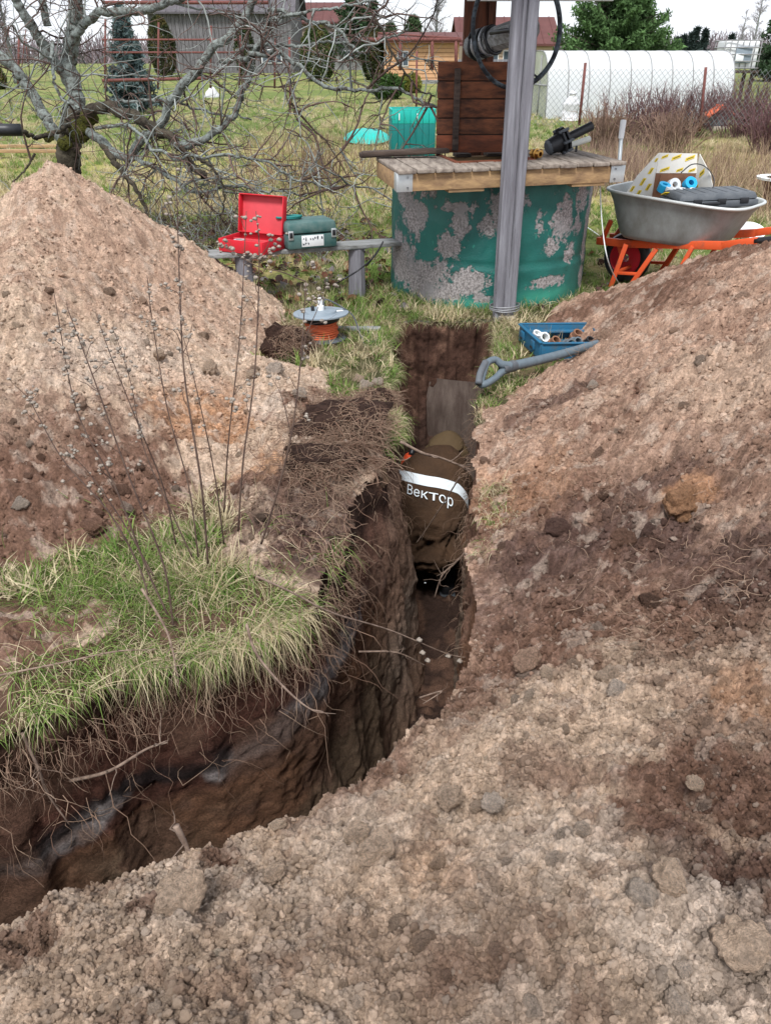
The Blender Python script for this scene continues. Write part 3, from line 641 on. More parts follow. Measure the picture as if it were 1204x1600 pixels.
def ring_geo(r0, z0, z1, nth=260, nz=90, rin=.61):
    th = np.linspace(0, 2*np.pi, nth, endpoint=False); z = np.linspace(z0, z1, nz); T, Z = np.meshgrid(th, z)
    # small seam between the two cast rings and an uneven render coat
    r = r0+(fbm(T*3, Z*3, s=201, sc=1.3)-.5)*.018+(fbm(T*8, Z*8, s=202, sc=2)-.5)*.008
    seam = .30+.012*np.sin(T*2+1); r = r-.012*np.exp(-((Z-seam)/.008)**2)+.006*(Z < seam)
    X = WC.x+r*np.cos(T); Y = WC.y+r*np.sin(T)
    V = np.stack([X, Y, Z], -1).reshape(-1, 3); i = np.arange(nth*nz).reshape(nz, nth); j = np.roll(i, -1, 1)
    F = np.stack([i[:-1], j[:-1], j[1:], i[1:]], -1).reshape(-1, 4); return V, F, T, Z, X
V, F, T, Z, X = ring_geo(WR, -1.35, .835)
# bare patches placed by where they are on the drum: (angle from straight front, height, size angle, size height)
ang = (T+np.pi/2+np.pi) % (2*np.pi)-np.pi
red = np.zeros_like(T); grn = np.zeros_like(T)
for (px, py, sx, sz, k) in [(655, 300, .12, .05, .8), (700, 325, .10, .03, .8), (742, 355, .05, .07, .7), (880, 310, .08, .10, .9), (880, 350, .06, .1, .8), (815, 350, .06, .12, .7), (665, 455, .2, .05, .9), (640, 330, .10, .16, 1), (625, 400, .14, .20, .9), (650, 430, .22, .10, 1), (628, 300, .1, .1, 1), (705, 350, .05, .09, 1), (690, 385, .06, .10, .9), (720, 440, .12, .09, .9), (700, 455, .1, .06, .9), (680, 420, .07, .08, .7), (770, 320, .09, .09, .8), (760, 345, .08, .08, .8),
                            (850, 345, .11, .16, 1), (835, 385, .07, .08, .9), (868, 395, .05, .08, .9), (835, 440, .13, .05, .9), (850, 300, .14, .06, .5), (900, 330, .05, .3, 1), (898, 430, .05, .08, .8), (740, 465, .09, .04, .7)]:
    s = (px-762)/150.0; a0 = math.asin(max(-.98, min(.98, s))); z0 = PY(px, py, WC.y-WR*math.cos(a0)).z
    red = np.maximum(red, min(1, k*1.1)*np.exp(-(((ang-a0)/(sx*2.1))**2+((Z-z0)/(sz*1.15))**2)**1.3))
for (px, py, sx, sz, k) in [(830, 462, .3, .05, 1), (735, 475, .3, .04, .8), (650, 440, .2, .05, .3), (850, 455, .2, .03, .8)]:
    s = (px-762)/150.0; a0 = math.asin(s); z0 = PY(px, py, WC.y-WR*math.cos(a0)).z; grn = np.maximum(grn, k*np.exp(-((ang-a0)/sx)**2-((Z-z0)/sz)**2))
under = sstep(0, -.05, Z)
cc = np.stack([np.maximum(red+.0, under*1.0), grn*(1-under), 0*T], -1).reshape(-1, 3)
obj('ring', V, F, M['peel'], well, cc)
# the buried ring laid bare at the end of the trench, wet grey render
def bulge():
    th = np.linspace(-2.02, -1.36, 40); z = np.linspace(-1.25, -.40, 40); T, Z = np.meshgrid(th, z)
    r = 1.13+(fbm(T*6, Z*4, s=211)-.5)*.02-.03*sstep(-.6, -.40, Z+.1*(fbm(T*9, Z, s=212)-.5))
    X = .72+r*.9*np.cos(T); Y = 6.13+r*np.sin(T); return np.stack([X, Y, Z], -1).reshape(-1, 3), T.shape
V, shp = bulge(); i = np.arange(shp[0]*shp[1]).reshape(shp)
M['wetcon'] = pm('wet_grey_render', (.15, .115, .095), .6, n_sc=3, col2=(.08, .055, .045), stretch=(6, 6, 1), bump=.008, b_sc=20)
obj('buried_ring', V, np.stack([i[:-1, :-1], i[:-1, 1:], i[1:, 1:], i[1:, :-1]], -1).reshape(-1, 4), M['wetcon'], well)
# deck
DF = Vector((.07, 5.02, 0)); du = Vector((math.cos(R(17.5)), math.sin(R(17.5)), 0)); dv = Vector((-.18, .984, 0)); DZ = .945
DW = 1.57
DM = Matrix(((du.x, dv.x, 0, DF.x), (du.y, dv.y, 0, DF.y), (0, 0, 1, 0), (0, 0, 0, 1))); DFr = Fr(M=DM)
np_ = 13; w = DW/np_; hatch = (.46, 1.02)
for k in range(np_):
    u0 = k*w+.004; u1 = (k+1)*w-.004; uc = (u0+u1)/2; jz = random.uniform(-.003, .003); dep = .78 if uc < .45 else (.92 if uc > .9 else .9)
    if hatch[0] < uc < hatch[1]:
        box('plank', (uc, .13, DZ-.011+jz), (u1-u0, .29, .022), M['wood_deck'], well, DFr, .004)
        if k % 2: box('plank', (uc, .86, DZ-.013+jz), (u1-u0, .12, .022), M['wood_dark'], well, DFr, .004)
    else:
        box('plank', (uc, dep/2-.012+random.uniform(-.006, .006), DZ-.011+jz), (u1-u0, dep+.02, .022), M['wood_deck'], well, DFr, .004)
box('front_beam', (DW/2, .02, DZ-.074), (DW-.01, .035, .098), M['wood_new'], well, DFr, .003)
box('side_beam', (.02, .395, DZ-.074), (.032, .70, .098), M['wood_new'], well, DFr, .003)
box('side_beam', (DW-.02, .45, DZ-.074), (.032, .80, .098), M['wood_new'], well, DFr, .003)
box('back_beam', (DW/2, .86, DZ-.074), (DW-.1, .035, .098), M['wood_new'], well, DFr, .003)
for u_ in (.46, 1.32): box('packing_strip', (u_, .06, DZ-.133), (.24, .10, .018), M['wood_new'], well, DFr, .002)
for k, (x0, x1) in enumerate(((-.005, .10), (DW-.10, DW+.005))):
    b = box('corner_bracket', ((x0+x1)/2, -.0005, DZ-.072), (x1-x0, .004, .104), M['zinc'], well, DFr, .0015)
    for q in (-.03, .03): lathe('nail', [(0, -.004), (.006, -.003), (.006, .004)], M['ink'], b, DFr.sub(((x0+x1)/2+.02*(1 if k == 0 else -1), -.003, DZ-.072+q), rx=R(90)), n=8)
box('corner_bracket', (-.0005 if 0 else .0015, .05, DZ-.072), (.004, .09, .104), M['zinc'], well, DFr, .0015)
# hatch frame under the lid, added dark sheet for the shade inside
box('hatch_frame', (.74, .30, DZ-.02), (.58, .03, .05), M['wood_lid2'], well, DFr, .002)
box('hatch_frame', (.465, .56, DZ-.02), (.03, .5, .05), M['wood_lid2'], well, DFr, .002)
box('hatch_frame', (1.015, .56, DZ-.02), (.03, .5, .05), M['wood_lid2'], well, DFr, .002)
box('hatch_shade_sheet', (.74, .56, DZ-.30), (.54, .48, .02), M['navy'], well, DFr, .002)
# open lid, standing
lb = PY(680, 238, 5.95); LF = Fr((lb.x, 5.93, DZ+.006), R(2), R(-4))
lid = box('hatch_lid', (.275, .028, .285), (.53, .012, .55), M['wood_dark'], well, LF, .003)
hts = [.115, .10, .115, .105, .115]; z = .004
for k, hh in enumerate(hts):
    box('lid_board', (.275, .01+random.uniform(-.002, .002), z+hh/2), (.545, .02, hh-.005), M['wood_lid2'] if k == 0 else M['wood_lid'], lid, LF, .003); z += hh+.002
box('lid_batten', (.135, -.010, .27), (.042, .018, .50), M['wood_dark'], lid, LF, .003)
box('lid_batten', (.525, -.008, .27), (.05, .018, .53), M['wood_lid2'], lid, LF, .003)
for k in range(9): lathe('lid_nail', [(0, -.003), (.004, -.002), (.004, .002)], M['ink'], lid, LF.sub((.135, -.021, .05+.055*k), rx=R(90)), n=6)
# two loose old boards on the deck's back corner
o = DFr(-.02, .83, DZ+.02)
for k, (a, ln, dy, c) in enumerate(((R(9), .62, .0, 'wood_dark'), (R(5), .50, -.10, 'wood_dark'))):
    f = Fr((o.x+.02*k, o.y+dy-.02*k, o.z+.018*k-.01), a, ry=R(-2))
    tag(box('old_board', (ln/2-.08, 0, 0), (ln, .10, .03), M[c], None, f, .005, origin=f(0, 0, 0)), ('long dark split board lying on the left back edge of the well deck', 'shorter dark board lying on top in front of the split one on the well deck')[k], 'board')

# ---------------------------------------------------------------- shelter over the well: posts, roof edge, windlass
shel = thing('well_shelter', 'post and roof frame over the well, grey split-log post in front', 'well shelter', (.80, 5.16, 0))
def grey_post():
    S = 110; n = 96; th = np.linspace(0, 2*np.pi, n, endpoint=False); z = np.linspace(.0, 2.35, S); T, Z = np.meshgrid(th, z)
    sq = 1/np.maximum(np.abs(np.cos(T)), np.abs(np.sin(T)))**.75
    r = .073*sq*(1+.04*Z*0)+(fbm(np.cos(T)*2.3, np.sin(T)*2.3, Z*.5, 221, 4)-.5)*.022+(fbm(np.cos(T)*9, np.sin(T)*9, Z*1.2, 222, 3)-.5)*.010
    crack = np.exp(-((T-(4.85+.06*np.sin(Z*3)))/.06)**2)*.05*sstep(.15, .5, Z)+np.exp(-((T-(4.4+.06*np.sin(Z*2+1)))/.05)**2)*.02+np.exp(-((T-(5.15+.05*np.sin(Z*2.4+2)))/.05)**2)*.009*sstep(.9, .5, Z)
    r = r-crack; x = .800-.006*Z+r*np.cos(T)*1.0; y = 5.165+.01*Z+r*np.sin(T)*.85
    V = np.stack([x, y, Z], -1).reshape(-1, 3); i = np.arange(n*S).reshape(S, n); j = np.roll(i, -1, 1)
    return obj('front_post', V, np.stack([i[:-1], j[:-1], j[1:], i[1:]], -1).reshape(-1, 4), M['wood_grey_v'], shel)
gp = grey_post()
for k in range(3):
    a = np.linspace(0, 2*np.pi, 30); tube('binding_wire', [(.80+.094*math.cos(t)*1.06, 5.165+.086*math.sin(t), .075+.011*k+.006*math.sin(t*1.0+k)) for t in a], .0035, M['wire'], gp, raw=True, sides=6)
rp = PY(741, 60, 6.75)
box('rear_post', (rp.x, 6.75, 1.3), (.17, .10, 2.3), M['wood_brown_v'], shel, W0, .004)
box('rear_post', (rp.x+.115, 6.72, 1.3), (.05, .12, 2.3), M['wood_brown_v'], shel, W0, .004)
e0 = PY(742, 3, 6.3); e1 = PY(935, 3, 6.3)
box('roof_edge', ((e0.x+e1.x)/2+.02, 6.3, e0.z+.06), (e1.x-e0.x+.15, .04, .11), M['white'], shel, W0, .003)
box('roof', ((e0.x+e1.x)/2, 6.0, e0.z+.30), (1.7, 2.2, .05), M['wood_dark'], shel, W0, .004)
box('roof_corner', (PY(955, 0, 6.4).x, 6.4, e0.z+.085), (.30, .08, .13), M['wood_dark'], shel, Fr(), .004)
box('tie_beam', (.80, 5.95, 2.30), (.1, 1.75, .09), M['wood_dark'], shel, W0, .004)
# windlass
wc = PY(808, 45, 5.55); ax = Vector((-.30, .62, -.03)).normalized()
wind = thing('windlass', 'worn black crank wheel and wooden drum hanging above the open hatch', 'windlass', wc)
q = ax.to_track_quat('Z', 'Y'); WF = Fr(M=Matrix.Translation(wc) @ q.to_matrix().to_4x4())
a = np.linspace(0, 2*np.pi, 72, endpoint=True)
rim = tube('wheel_rim', [WF(.318*math.cos(t), .318*math.sin(t), .006*math.sin(3*t)) for t in a], .0135, M['blackpaint'], wind, raw=True, sides=10, cap=False)
tube('wheel_wrap', [WF(.318*math.cos(t), .318*math.sin(t), .006*math.sin(3*t)) for t in np.linspace(2.2, 4.4, 30)], .0155, M['blackpaint'], rim, raw=True, sides=8)
def wang(d):
    l = q.to_matrix().inverted() @ Vector(d); return math.atan2(l.y, l.x)
for t in (wang((.45, 0, -.9)), wang((0, 0, 1))):
    tube('spoke', [WF(.02*math.cos(t), .02*math.sin(t), .02), WF(.315*math.cos(t), .315*math.sin(t), 0)], .010, M['black'], wind, n=4)
    for s_ in (-1, 1): tube('spoke_web', [WF(.24*math.cos(t), .24*math.sin(t), 0), WF(.315*math.cos(t+s_*.17), .315*math.sin(t+s_*.17), 0)], .007, M['black'], wind, n=4)
lathe('hub', [(0, -.03), (.035, -.03), (.035, .05), (0, .05)], M['black'], wind, WF, n=20)
tube('axle', [WF(0, 0, -.02), WF(0, 0, .30)], .014, M['black'], wind, n=4)
# the drum: an octagonal log held between the two posts
dl = PY(734, 74, 6.15); dr = PY(822, 46, 5.75); dd = (dl-dr).normalized(); DRF = Fr(M=Matrix.Translation(dr) @ dd.to_track_quat('Z', 'Y').to_matrix().to_4x4()); L = (dl-dr).length
drum = lathe('drum', [(0, -.05), (.07, -.05), (.078, 0), (.074, L*.5), (.070, L-.01), (.064, L), (0, L+.002)], M['wood_grey_h'], wind, DRF, n=9)
for k, zz in enumerate(np.linspace(.42, .66, 5)*L/.6*.8):
    tube('rope_turn', [DRF((.082+.003*math.sin(5*t+k))*math.cos(t), .082*math.sin(t), zz+.010*math.sin(t+k)) for t in np.linspace(0, 2*np.pi, 26)], .011, M['black'] if k not in (1, 3) else M['wire'], drum, raw=True, sides=6, cap=False)
tube('hanging_wire', [DRF(.05, .06, .3), PY(770, 84, 5.9), PY(755, 84, 5.95), PY(735, 78, 6.1)], .002, M['ink'], wind, n=12, sides=4)

# ---------------------------------------------------------------- things on the deck
pz = DZ+.001
c0 = G(872, 238, DZ+.02)
fc_ = PY(880, 222, c0.y+.05); fit = thing('pipe_coupling', 'black plastic flanged fitting with a thick pipe stub lying on the well deck', 'pipe fitting', (fc_.x, fc_.y, DZ))
fa = Vector((.86, .30, .36)).normalized(); FF = Fr(M=Matrix.Translation(Vector((fc_.x-.02, fc_.y, DZ+.085))) @ fa.to_track_quat('Z', 'Y').to_matrix().to_4x4())
lathe('pipe_stub', [(0, .0), (.030, 0), (.030, .25), (.024, .252), (.022, .23), (0, .22)], M['black'], fit, FF, n=24)
for zz, r_ in ((.0, .088), (.035, .080)):
    lathe('flange', [(0, zz-.008), (r_, zz-.008), (r_, zz+.006), (.03, zz+.008)], M['black'], fit, FF, n=8)
for t in range(6): box('flange_tab', (.078*math.cos(t*1.047), .078*math.sin(t*1.047), .018), (.025, .016, .075), M['greyd'], fit, FF, .003)
lathe('neck', [(.05, -.10), (.055, -.06), (.06, -.01), (0, -.005)], M['black'], fit, FF, n=18)
lathe('neck_cap', [(0, -.115), (.04, -.112), (.052, -.10), (.05, -.09)], M['greyd'], fit, FF, n=12)
bp = G(835, 243, DZ+.02); BF = Fr((bp.x, bp.y-.02, DZ+.034), R(35), R(90), R(0))
br = thing('brass_elbow', 'small brass pipe elbow lying on the well deck beside the black fitting', 'pipe fitting', (bp.x, bp.y, DZ))
lathe('socket', [(.015, 0), (.031, 0), (.033, .012), (.024, .016), (.024, .045), (.014, .046), (.015, 0)], M['brass'], br, BF, n=20)
lathe('nut', [(.016, 0), (.031, 0), (.031, .022), (.016, .022)], M['brass'], br, BF.sub((0, 0, -.03), rx=R(0)), n=6)
lathe('elbow_end', [(.012, 0), (.026, 0), (.026, .035), (.012, .035)], M['brass'], br, BF.sub((.03, 0, -.02), ry=R(80)), n=16)
t0 = G(885, 229, DZ+.03); t1 = PY(920, 217, t0.y+.1)
wt = thing('white_tube', 'short white plastic tube propped on a black clip at the back of the well deck', 'tube', t0)
tube('tube_body', [t0, t1], .021, M['cream'], wt, n=6, sides=16)
cl = G(899, 238, DZ); box('clip', (cl.x, cl.y, DZ+.02), (.014, .02, .05), M['black'], wt, W0, .003)
ph = G(970, 242, DZ-.2); p0 = PY(967, 250, 5.66); p1 = PY(973, 190, 5.72); pv = thing('white_pole', 'white pole with thicker white grip standing up at the right end of the well deck', 'pole', p0)
tube('pole_shaft', [p0-Vector((0, 0, .06)), p0, p1-Vector((0, 0, .09))], .013, M['zinc'], pv, n=8, sides=12)
lathe('pole_grip', [(0, -.10), (.018, -.10), (.02, 0), (.018, .01), (0, .012)], M['white'], pv, Fr(p1), n=14)
# thin white cable from the deck to the ground
cb = [DFr(1.42, .03, DZ-.12), PY(937, 300, 5.6), PY(941, 360, 5.55), PY(950, 410, 5.5), G(968, 445, .01), G(990, 463, .01), G(1010, 470, .02)]
tag(tube('white_cable', cb, .004, M['white'], None, n=40, sides=6, origin=cb[-1]), 'thin white cable hanging from the well deck down to the grass', 'cable')
cb2 = [G(912, 352, .02), G(935, 368, .02), G(960, 388, .012)]
tag(tube('white_hose', cb2, .006, M['white'], None, n=16, sides=6, origin=cb2[0]), 'short white hose on the grass between the well and the wheelbarrow', 'hose')
st = G(792, 494, .03); me = clods[2].copy(); me.materials.clear(); me.materials.append(M['stone']); so = link('foundation_stone', me, None); so.location = (st.x+.0, st.y-.02, .012); so.scale = (.085, .05, .035)
tag(so, 'pale flat stone lying at the foot of the grey post', 'stone')
sk = [G(928, 486, .02), G(940, 476, .025), G(950, 468, .02)]
tag(tube('stick', sk, [.014, .012, .008], M['wood_grey_h'], None, n=10, sides=7, origin=sk[0]), 'short pale stick lying on the grass right of the well', 'stick')

# ---------------------------------------------------------------- wheelbarrow
wb0 = G(995, 432, 0); WBA = R(-42); wheelbarrow = thing('wheelbarrow', 'wheelbarrow with galvanised tray and orange frame, loaded with a carton and a case', 'wheelbarrow', (1.9, 6.13, 0))
BFm = Fr((2.16-.425*.743, 5.95+.425*.669, 0), WBA)                                  # local x runs from wheel to handles, y across (positive is away)
# tray lofted from a rounded rectangle
def tray():
    n = 72; out = []
    def ringp(cx, lx, ly, rad, z, zf=0.0):
        t = np.linspace(0, 2*np.pi, n, endpoint=False); e = 4.2
        x = lx*np.sign(np.cos(t))*np.abs(np.cos(t))**(2/e); y = ly*np.sign(np.sin(t))*np.abs(np.sin(t))**(2/e)
        return np.stack([cx+x, y, z+zf*(x/lx)], 1)
    prof = [(.41, .30, .22, .37, 0), (.41, .345, .255, .375, .0), (.412, .375, .275, .405, .0), (.415, .42, .295, .50, -.01), (.42, .46, .315, .60, -.02), (.425, .50, .335, .665, -.025), (.425, .508, .343, .672, -.025), (.425, .512, .345, .676, -.025)]
    rings = [ringp(c, a, b, 0, z, zf) for c, a, b, z, zf in prof]; inner = [ringp(c, a-.008, b-.008, 0, z+.006, zf) for c, a, b, z, zf in prof[::-1]]
    allr = rings+inner; V = np.vstack(allr); k = len(allr); i = np.arange(k-1)[:, None]*n; j = np.arange(n)[None]; j2 = (j+1) % n
    F = np.stack([i+j, i+j2, i+n+j2, i+n+j], -1).reshape(-1, 4)
    V = np.array([list(BFm(*v)) for v in V]); t = obj('tray', V, F, M['tray'], wheelbarrow)
    for z, nm in ((.372, 'tray_floor'), (.380, 'tray_floor')):
        r = ringp(.41, .298, .218, 0, z); Vc = np.vstack([r, [[.41, 0, z]]]); Ff = np.stack([np.arange(n), (np.arange(n)+1) % n, np.full(n, n)], 1)
        obj(nm, np.array([list(BFm(*v)) for v in Vc]), Ff, M['tray'], wheelbarrow)
    rp_ = ringp(.425, .514, .347, 0, .678, -.025); tube('tray_rim', [BFm(*v) for v in np.vstack([rp_, rp_[:2]])], .011, M['rim'], wheelbarrow, raw=True, sides=8, cap=False)
tray()
def bar(name, pts, w, h, mat, parent, F=BFm, bev=.004):
    """square tube between two local points"""
    a, b = (F(*p) for p in pts); d = b-a; q = d.to_track_quat('X', 'Z'); f = Fr(M=Matrix.Translation((a+b)/2) @ q.to_matrix().to_4x4())
    return box(name, (0, 0, 0), (d.length, w, h), mat, parent, f, bev)
for s, y0, y1 in ((-1, -.10, -.30), (1, .10, .30)):
    bar('frame_rail', ((-.16, y0, .30), (.16, (y0*.7+y1*.3), .325)), .035, .055, M['orange'], wheelbarrow)
    bar('frame_rail', ((.155, (y0*.7+y1*.3), .326), (.88, y1, .43)), .035, .055, M['orange'], wheelbarrow)
    bar('handle', ((.87, y1, .43), (1.10, y1*1.05, .49)), .035, .05, M['orange'], wheelbarrow)
    g0, g1 = BFm(1.08, y1*1.05, .487), BFm(1.22, y1*1.06, .52); tube('handle_grip', [g0, g1], .022, M['black'], wheelbarrow, n=6, sides=12)
    for (xa, xb) in ((.02, -.02), (.26, .12)):
        bar('leg', ((xa+.12, y1*.75, .33), (xb+.10, y1*.85, .01)), .035, .035, M['orange'], wheelbarrow)
    bar('leg_brace', ((.115, y1*.82, .12), (.30, y1*.82, .14)), .022, .022, M['orange'], wheelbarrow)
    bar('leg', ((.66, y1*.9, .39), (.52, y1*.9, .01)), .03, .03, M['orange'], wheelbarrow)
    bar('tray_strut', ((-.12, y0, .31), (-.04, y0*1.6, .47)), .03, .03, M['orange'], wheelbarrow)
bar('cross_bar', ((.11, -.25, .13), (.11, .25, .13)), .022, .022, M['orange'], wheelbarrow)
bar('cross_bar', ((.52, -.28, .13), (.52, .28, .13)), .022, .022, M['orange'], wheelbarrow)
WH = BFm.sub((.06, 0, .19), rx=R(90))
wheel = lathe('wheel', [(.03, -.035), (.12, -.028), (.128, -.035), (.135, 0), (.128, .035), (.12, .028), (.03, .035), (.03, -.035)], M['redpl'], wheelbarrow, WH, n=32)
lathe('tyre', [(.128, -.04), (.15, -.048), (.175, -.042), (.188, -.02), (.19, 0), (.188, .02), (.175, .042), (.15, .048), (.128, .04)], M['black'], wheel, WH, n=44)
tube('wheel_axle', [BFm(.06, -.13, .19), BFm(.06, .13, .19)], .012, M['zinc'], wheelbarrow, n=3)
for s in (-1, 1): bar('fork', ((.06, s*.085, .19), (.02, s*.11, .31)), .012, .03, M['orange'], wheelbarrow)
# a second black bin under the tray
# carton in the tray
ctr_ = BFm(.425, 0, 0); cf = Fr((ctr_.x-.17, ctr_.y+.08, .66), R(0)); carton = thing('carton', 'open white carton with yellow marks holding rolls of tape, in the wheelbarrow', 'box', cf(0, 0, 0))
def quadslab(name, pts, th, mat, parent, F):
    p = [Vector(v) for v in pts]; n_ = (p[1]-p[0]).cross(p[2]-p[0]).normalized()*th
    V = [F(*v) for v in p]+[F(*(v+n_)) for v in p]; k = len(p)
    bm = bmesh.new(); vs = [bm.verts.new(v) for v in V]; bm.faces.new(vs[:k]); bm.faces.new(vs[k:][::-1])
    for i in range(k): bm.faces.new((vs[i], vs[(i+1) % k], vs[k+(i+1) % k], vs[k+i]))
    return bm_done(name, bm, mat, parent)
W_, D_, Hh = .40, .30, .24
def card_panel(name, o, uvec, vvec, pts, mat, marks=()):
    o, uvec, vvec = Vector(o), Vector(uvec), Vector(vvec); p3 = [o+uvec*a+vvec*b for a, b in pts]
    pn = quadslab(name, p3, .005, mat, carton, cf); nn = uvec.cross(vvec).normalized()
    for (a, b, ln, hh, ang_) in marks:                                    # yellow printed lozenges with a dark line of print
        for kk, (mw, mh, mt, off) in enumerate(((ln, hh, 'yellow', .003), (ln*.72, hh*.22, 'ink', .0045))):
            cs, sn = math.cos(ang_), math.sin(ang_)
            for sg in (-1, 1):
                q4 = [o+uvec*(a+x*cs-y*sn)+vvec*(b+x*sn+y*cs)+nn*((off+.005) if sg > 0 else -off) for x, y in ((-mw/2-mh*.3, -mh/2), (mw/2-mh*.3, -mh/2), (mw/2+mh*.3, mh/2), (-mw/2+mh*.3, mh/2))]
                V_ = np.array([list(cf(*v)) for v in q4]); obj('printed_mark' if kk == 0 else 'print_line', V_, np.array([[0, 1, 2, 3]]), M[mt], pn, smooth=False)
# the carton lies on its side, open towards us, flaps spread
bk_marks = [(.07, .13, .07, .02, .3), (.20, .16, .07, .02, .3), (.33, .14, .07, .02, .3), (.13, .06, .06, .018, .3), (.27, .06, .06, .018, .3)]
card_panel('back_panel', (0, .12, -.05), (1, 0, 0), (0, 0, 1), [(0, 0), (.30, 0), (.30, .19), (0, .19)], M['card'])
card_panel('top_flap', (0, .118, .14), (1, 0, 0), (0, .15, 1), [(0, 0), (.30, 0), (.285, .13), (.005, .135)], M['box'], [(.05, .11, .05, .016, .35), (.135, .105, .07, .02, .35), (.235, .10, .07, .02, .35), (.06, .025, .07, .018, .3), (.17, .022, .05, .016, .3), (.26, .02, .05, .016, .3)])
card_panel('side_panel', (0, .12, -.07), (-.84, -.54, 0), (0, 0, 1), [(0, 0), (.32, 0), (.31, .06), (.20, .20), (0, .345)], M['box'], [(.06, .23, .05, .028, -.9), (.06, .12, .055, .03, -.9), (.13, .16, .06, .028, -.9), (.16, .08, .06, .03, -.9), (.23, .12, .045, .026, -.9), (.02, .30, .03, .02, -.9), (.27, .05, .04, .024, -.9)])
card_panel('side_panel', (.30, .12, -.07), (.30, -.95, 0), (0, 0, 1), [(0, 0), (.26, 0), (.25, .08), (.16, .22), (0, .34)], M['box'], [(.07, .22, .06, .028, .7), (.14, .10, .055, .026, .7), (.04, .12, .04, .02, .7)])
card_panel('front_flap', (-.02, -.13, .03), (1, .02, 0), (0, -.05, .035), [(0, 0), (.32, 0), (.30, .5), (.02, .5)], M['yellow'])
card_panel('torn_flap', (.02, .09, .05), (1, 0, 0), (0, -.03, .95), [(0, 0), (.19, 0), (.20, .06), (.17, .09), (.10, .08), (.08, .10), (.01, .09)], M['lidcard'] if 'lidcard' in M else M['card'])
card_panel('bottom_panel', (0, -.14, -.05), (1, 0, 0), (0, 1, 0), [(0, 0), (.30, 0), (.30, .26), (0, .26)], M['card'])
for k, (x, y, z, mt, tilt, r_, cat_l) in enumerate([(.03, -.02, .06, 'bluetape', 20, .042, 'blue roll of tape lying at the left end of the carton'), (.11, .02, .07, 'white', 70, .045, 'white and grey roll of tape standing in the middle of the carton'), (.22, .0, .08, 'bluetape', 55, .046, 'blue roll of tape facing forward at the right end of the carton'),
        (.06, -.08, .04, 'white', 5, .036, 'white roll lying in front of the blue roll at the left of the carton'), (.15, -.09, .035, 'white', 8, .038, 'white roll lying in front at the middle of the carton'), (.215, -.09, .03, 'white', 30, .03, 'small white roll in front of the right blue roll in the carton')]):
    f = cf.sub((x, y, z), rx=R(tilt), ry=R(8)); 
    tag(lathe('tape_roll', [(r_*.45, -.026), (r_, -.026), (r_*1.02, 0), (r_, .026), (r_*.45, .026), (r_*.45, -.026)], M[mt], None, f, n=24, origin=f(0, 0, 0)), cat_l, 'tape roll', 'rolls of tape in the carton')
cbp = [cf(.16, .05, .15), cf(.22, .02, .21), cf(.30, -.02, .20), cf(.36, -.08, .12), cf(.33, -.14, .03)]
tag(tube('thin_cable', cbp, .004, M['black'], None, n=30, sides=6, origin=cbp[0]), 'thin black cord looping out of the carton in the wheelbarrow', 'cord')
# flat case lying in the tray
kf = Fr((ctr_.x+.13, ctr_.y-.11, .675), R(4), R(0), R(-2)); case = thing('flat_case', 'flat dusty dark grey plastic case lying in the wheelbarrow tray', 'case', kf(0, 0, 0))
box('case_lid', (0, 0, .028), (.56, .34, .045), M['greyd'], case, kf, .014, top=(.94, .9)); box('case_base', (0, 0, -.02), (.57, .35, .045), M['greyd'], case, kf, .01)
for x in (-.15, .02, .18): box('case_latch', (x, -.175, .0), (.06, .012, .035), M['black'], case, kf, .003)
for x in np.linspace(-.22, .22, 7): box('lid_rib', (x, 0, .0515), (.012, .25, .003), M['greyd'], case, kf, .001)
box('case_handle', (-.06, -.19, -.01), (.12, .02, .02), M['black'], case, kf, .006)
# white enamel basin behind the barrow, brown pot on the right
bn = G(1172, 372, .02); lathe_prof = [(0, .0), (.08, .0), (.12, .07), (.133, .075), (.134, .08), (.115, .077), (.075, .012), (0, .012)]
tag(lathe('basin', lathe_prof, M['white'], None, Fr((bn.x, bn.y+.05, .02), rx=R(25)), n=36, origin=(bn.x, bn.y, 0)), 'white enamel basin tilted on the ground behind the wheelbarrow handles', 'basin')
pt_ = G(1205, 330, 0); pot = thing('planter_tub', 'brown flared tub with a white rim at the right edge behind the wheelbarrow', 'tub', (pt_.x, pt_.y, 0))
lathe('tub_body', [(0, 0), (.15, 0), (.21, .34), (.2, .34), (.14, .02)], pm('brown_tub', (.16, .085, .055), .7), pot, Fr((pt_.x+.06, pt_.y, 0)), n=30)
lathe('tub_rim', [(.20, .33), (.30, .345), (.305, .37), (.20, .365)], M['white'], pot, Fr((pt_.x+.06, pt_.y, 0)), n=30)

# ---------------------------------------------------------------- bench with the two cases
BZ = .37
pA = G(385, 478, 0); pB = G(558, 463, 0); bd = (Vector((pB.x, pB.y, 0))-Vector((pA.x, pA.y, 0))); ba = math.atan2(bd.y, bd.x); BN = Fr((pA.x, pA.y+.04, 0), ba)
bench = thing('plank_bench', 'low weathered bench, grey board nailed on two stumps, beside the well', 'bench', (pA.x, pA.y+.04, 0))
for x, dx in ((0.0, 0), (bd.length, .0)):
    lathe('stump', [(0, 0.0), (.062, 0), (.064, .2), (.060, BZ-.03), (0, BZ-.03)], M['wood_grey_v'], bench, BN.sub((x, 0, 0)), n=9, noise=.35)
box('bench_board', (.45, -.02, BZ-.012), (1.42, .085, .028), M['wood_grey_h'], bench, BN, .004)
box('bench_board', (.46, .075, BZ-.013), (1.36, .085, .028), M['wood_grey_h'], bench, BN, .004)
box('bench_cap', (bd.length, .02, BZ-.030), (.13, .13, .006), M['greencase'], bench, BN, .002)
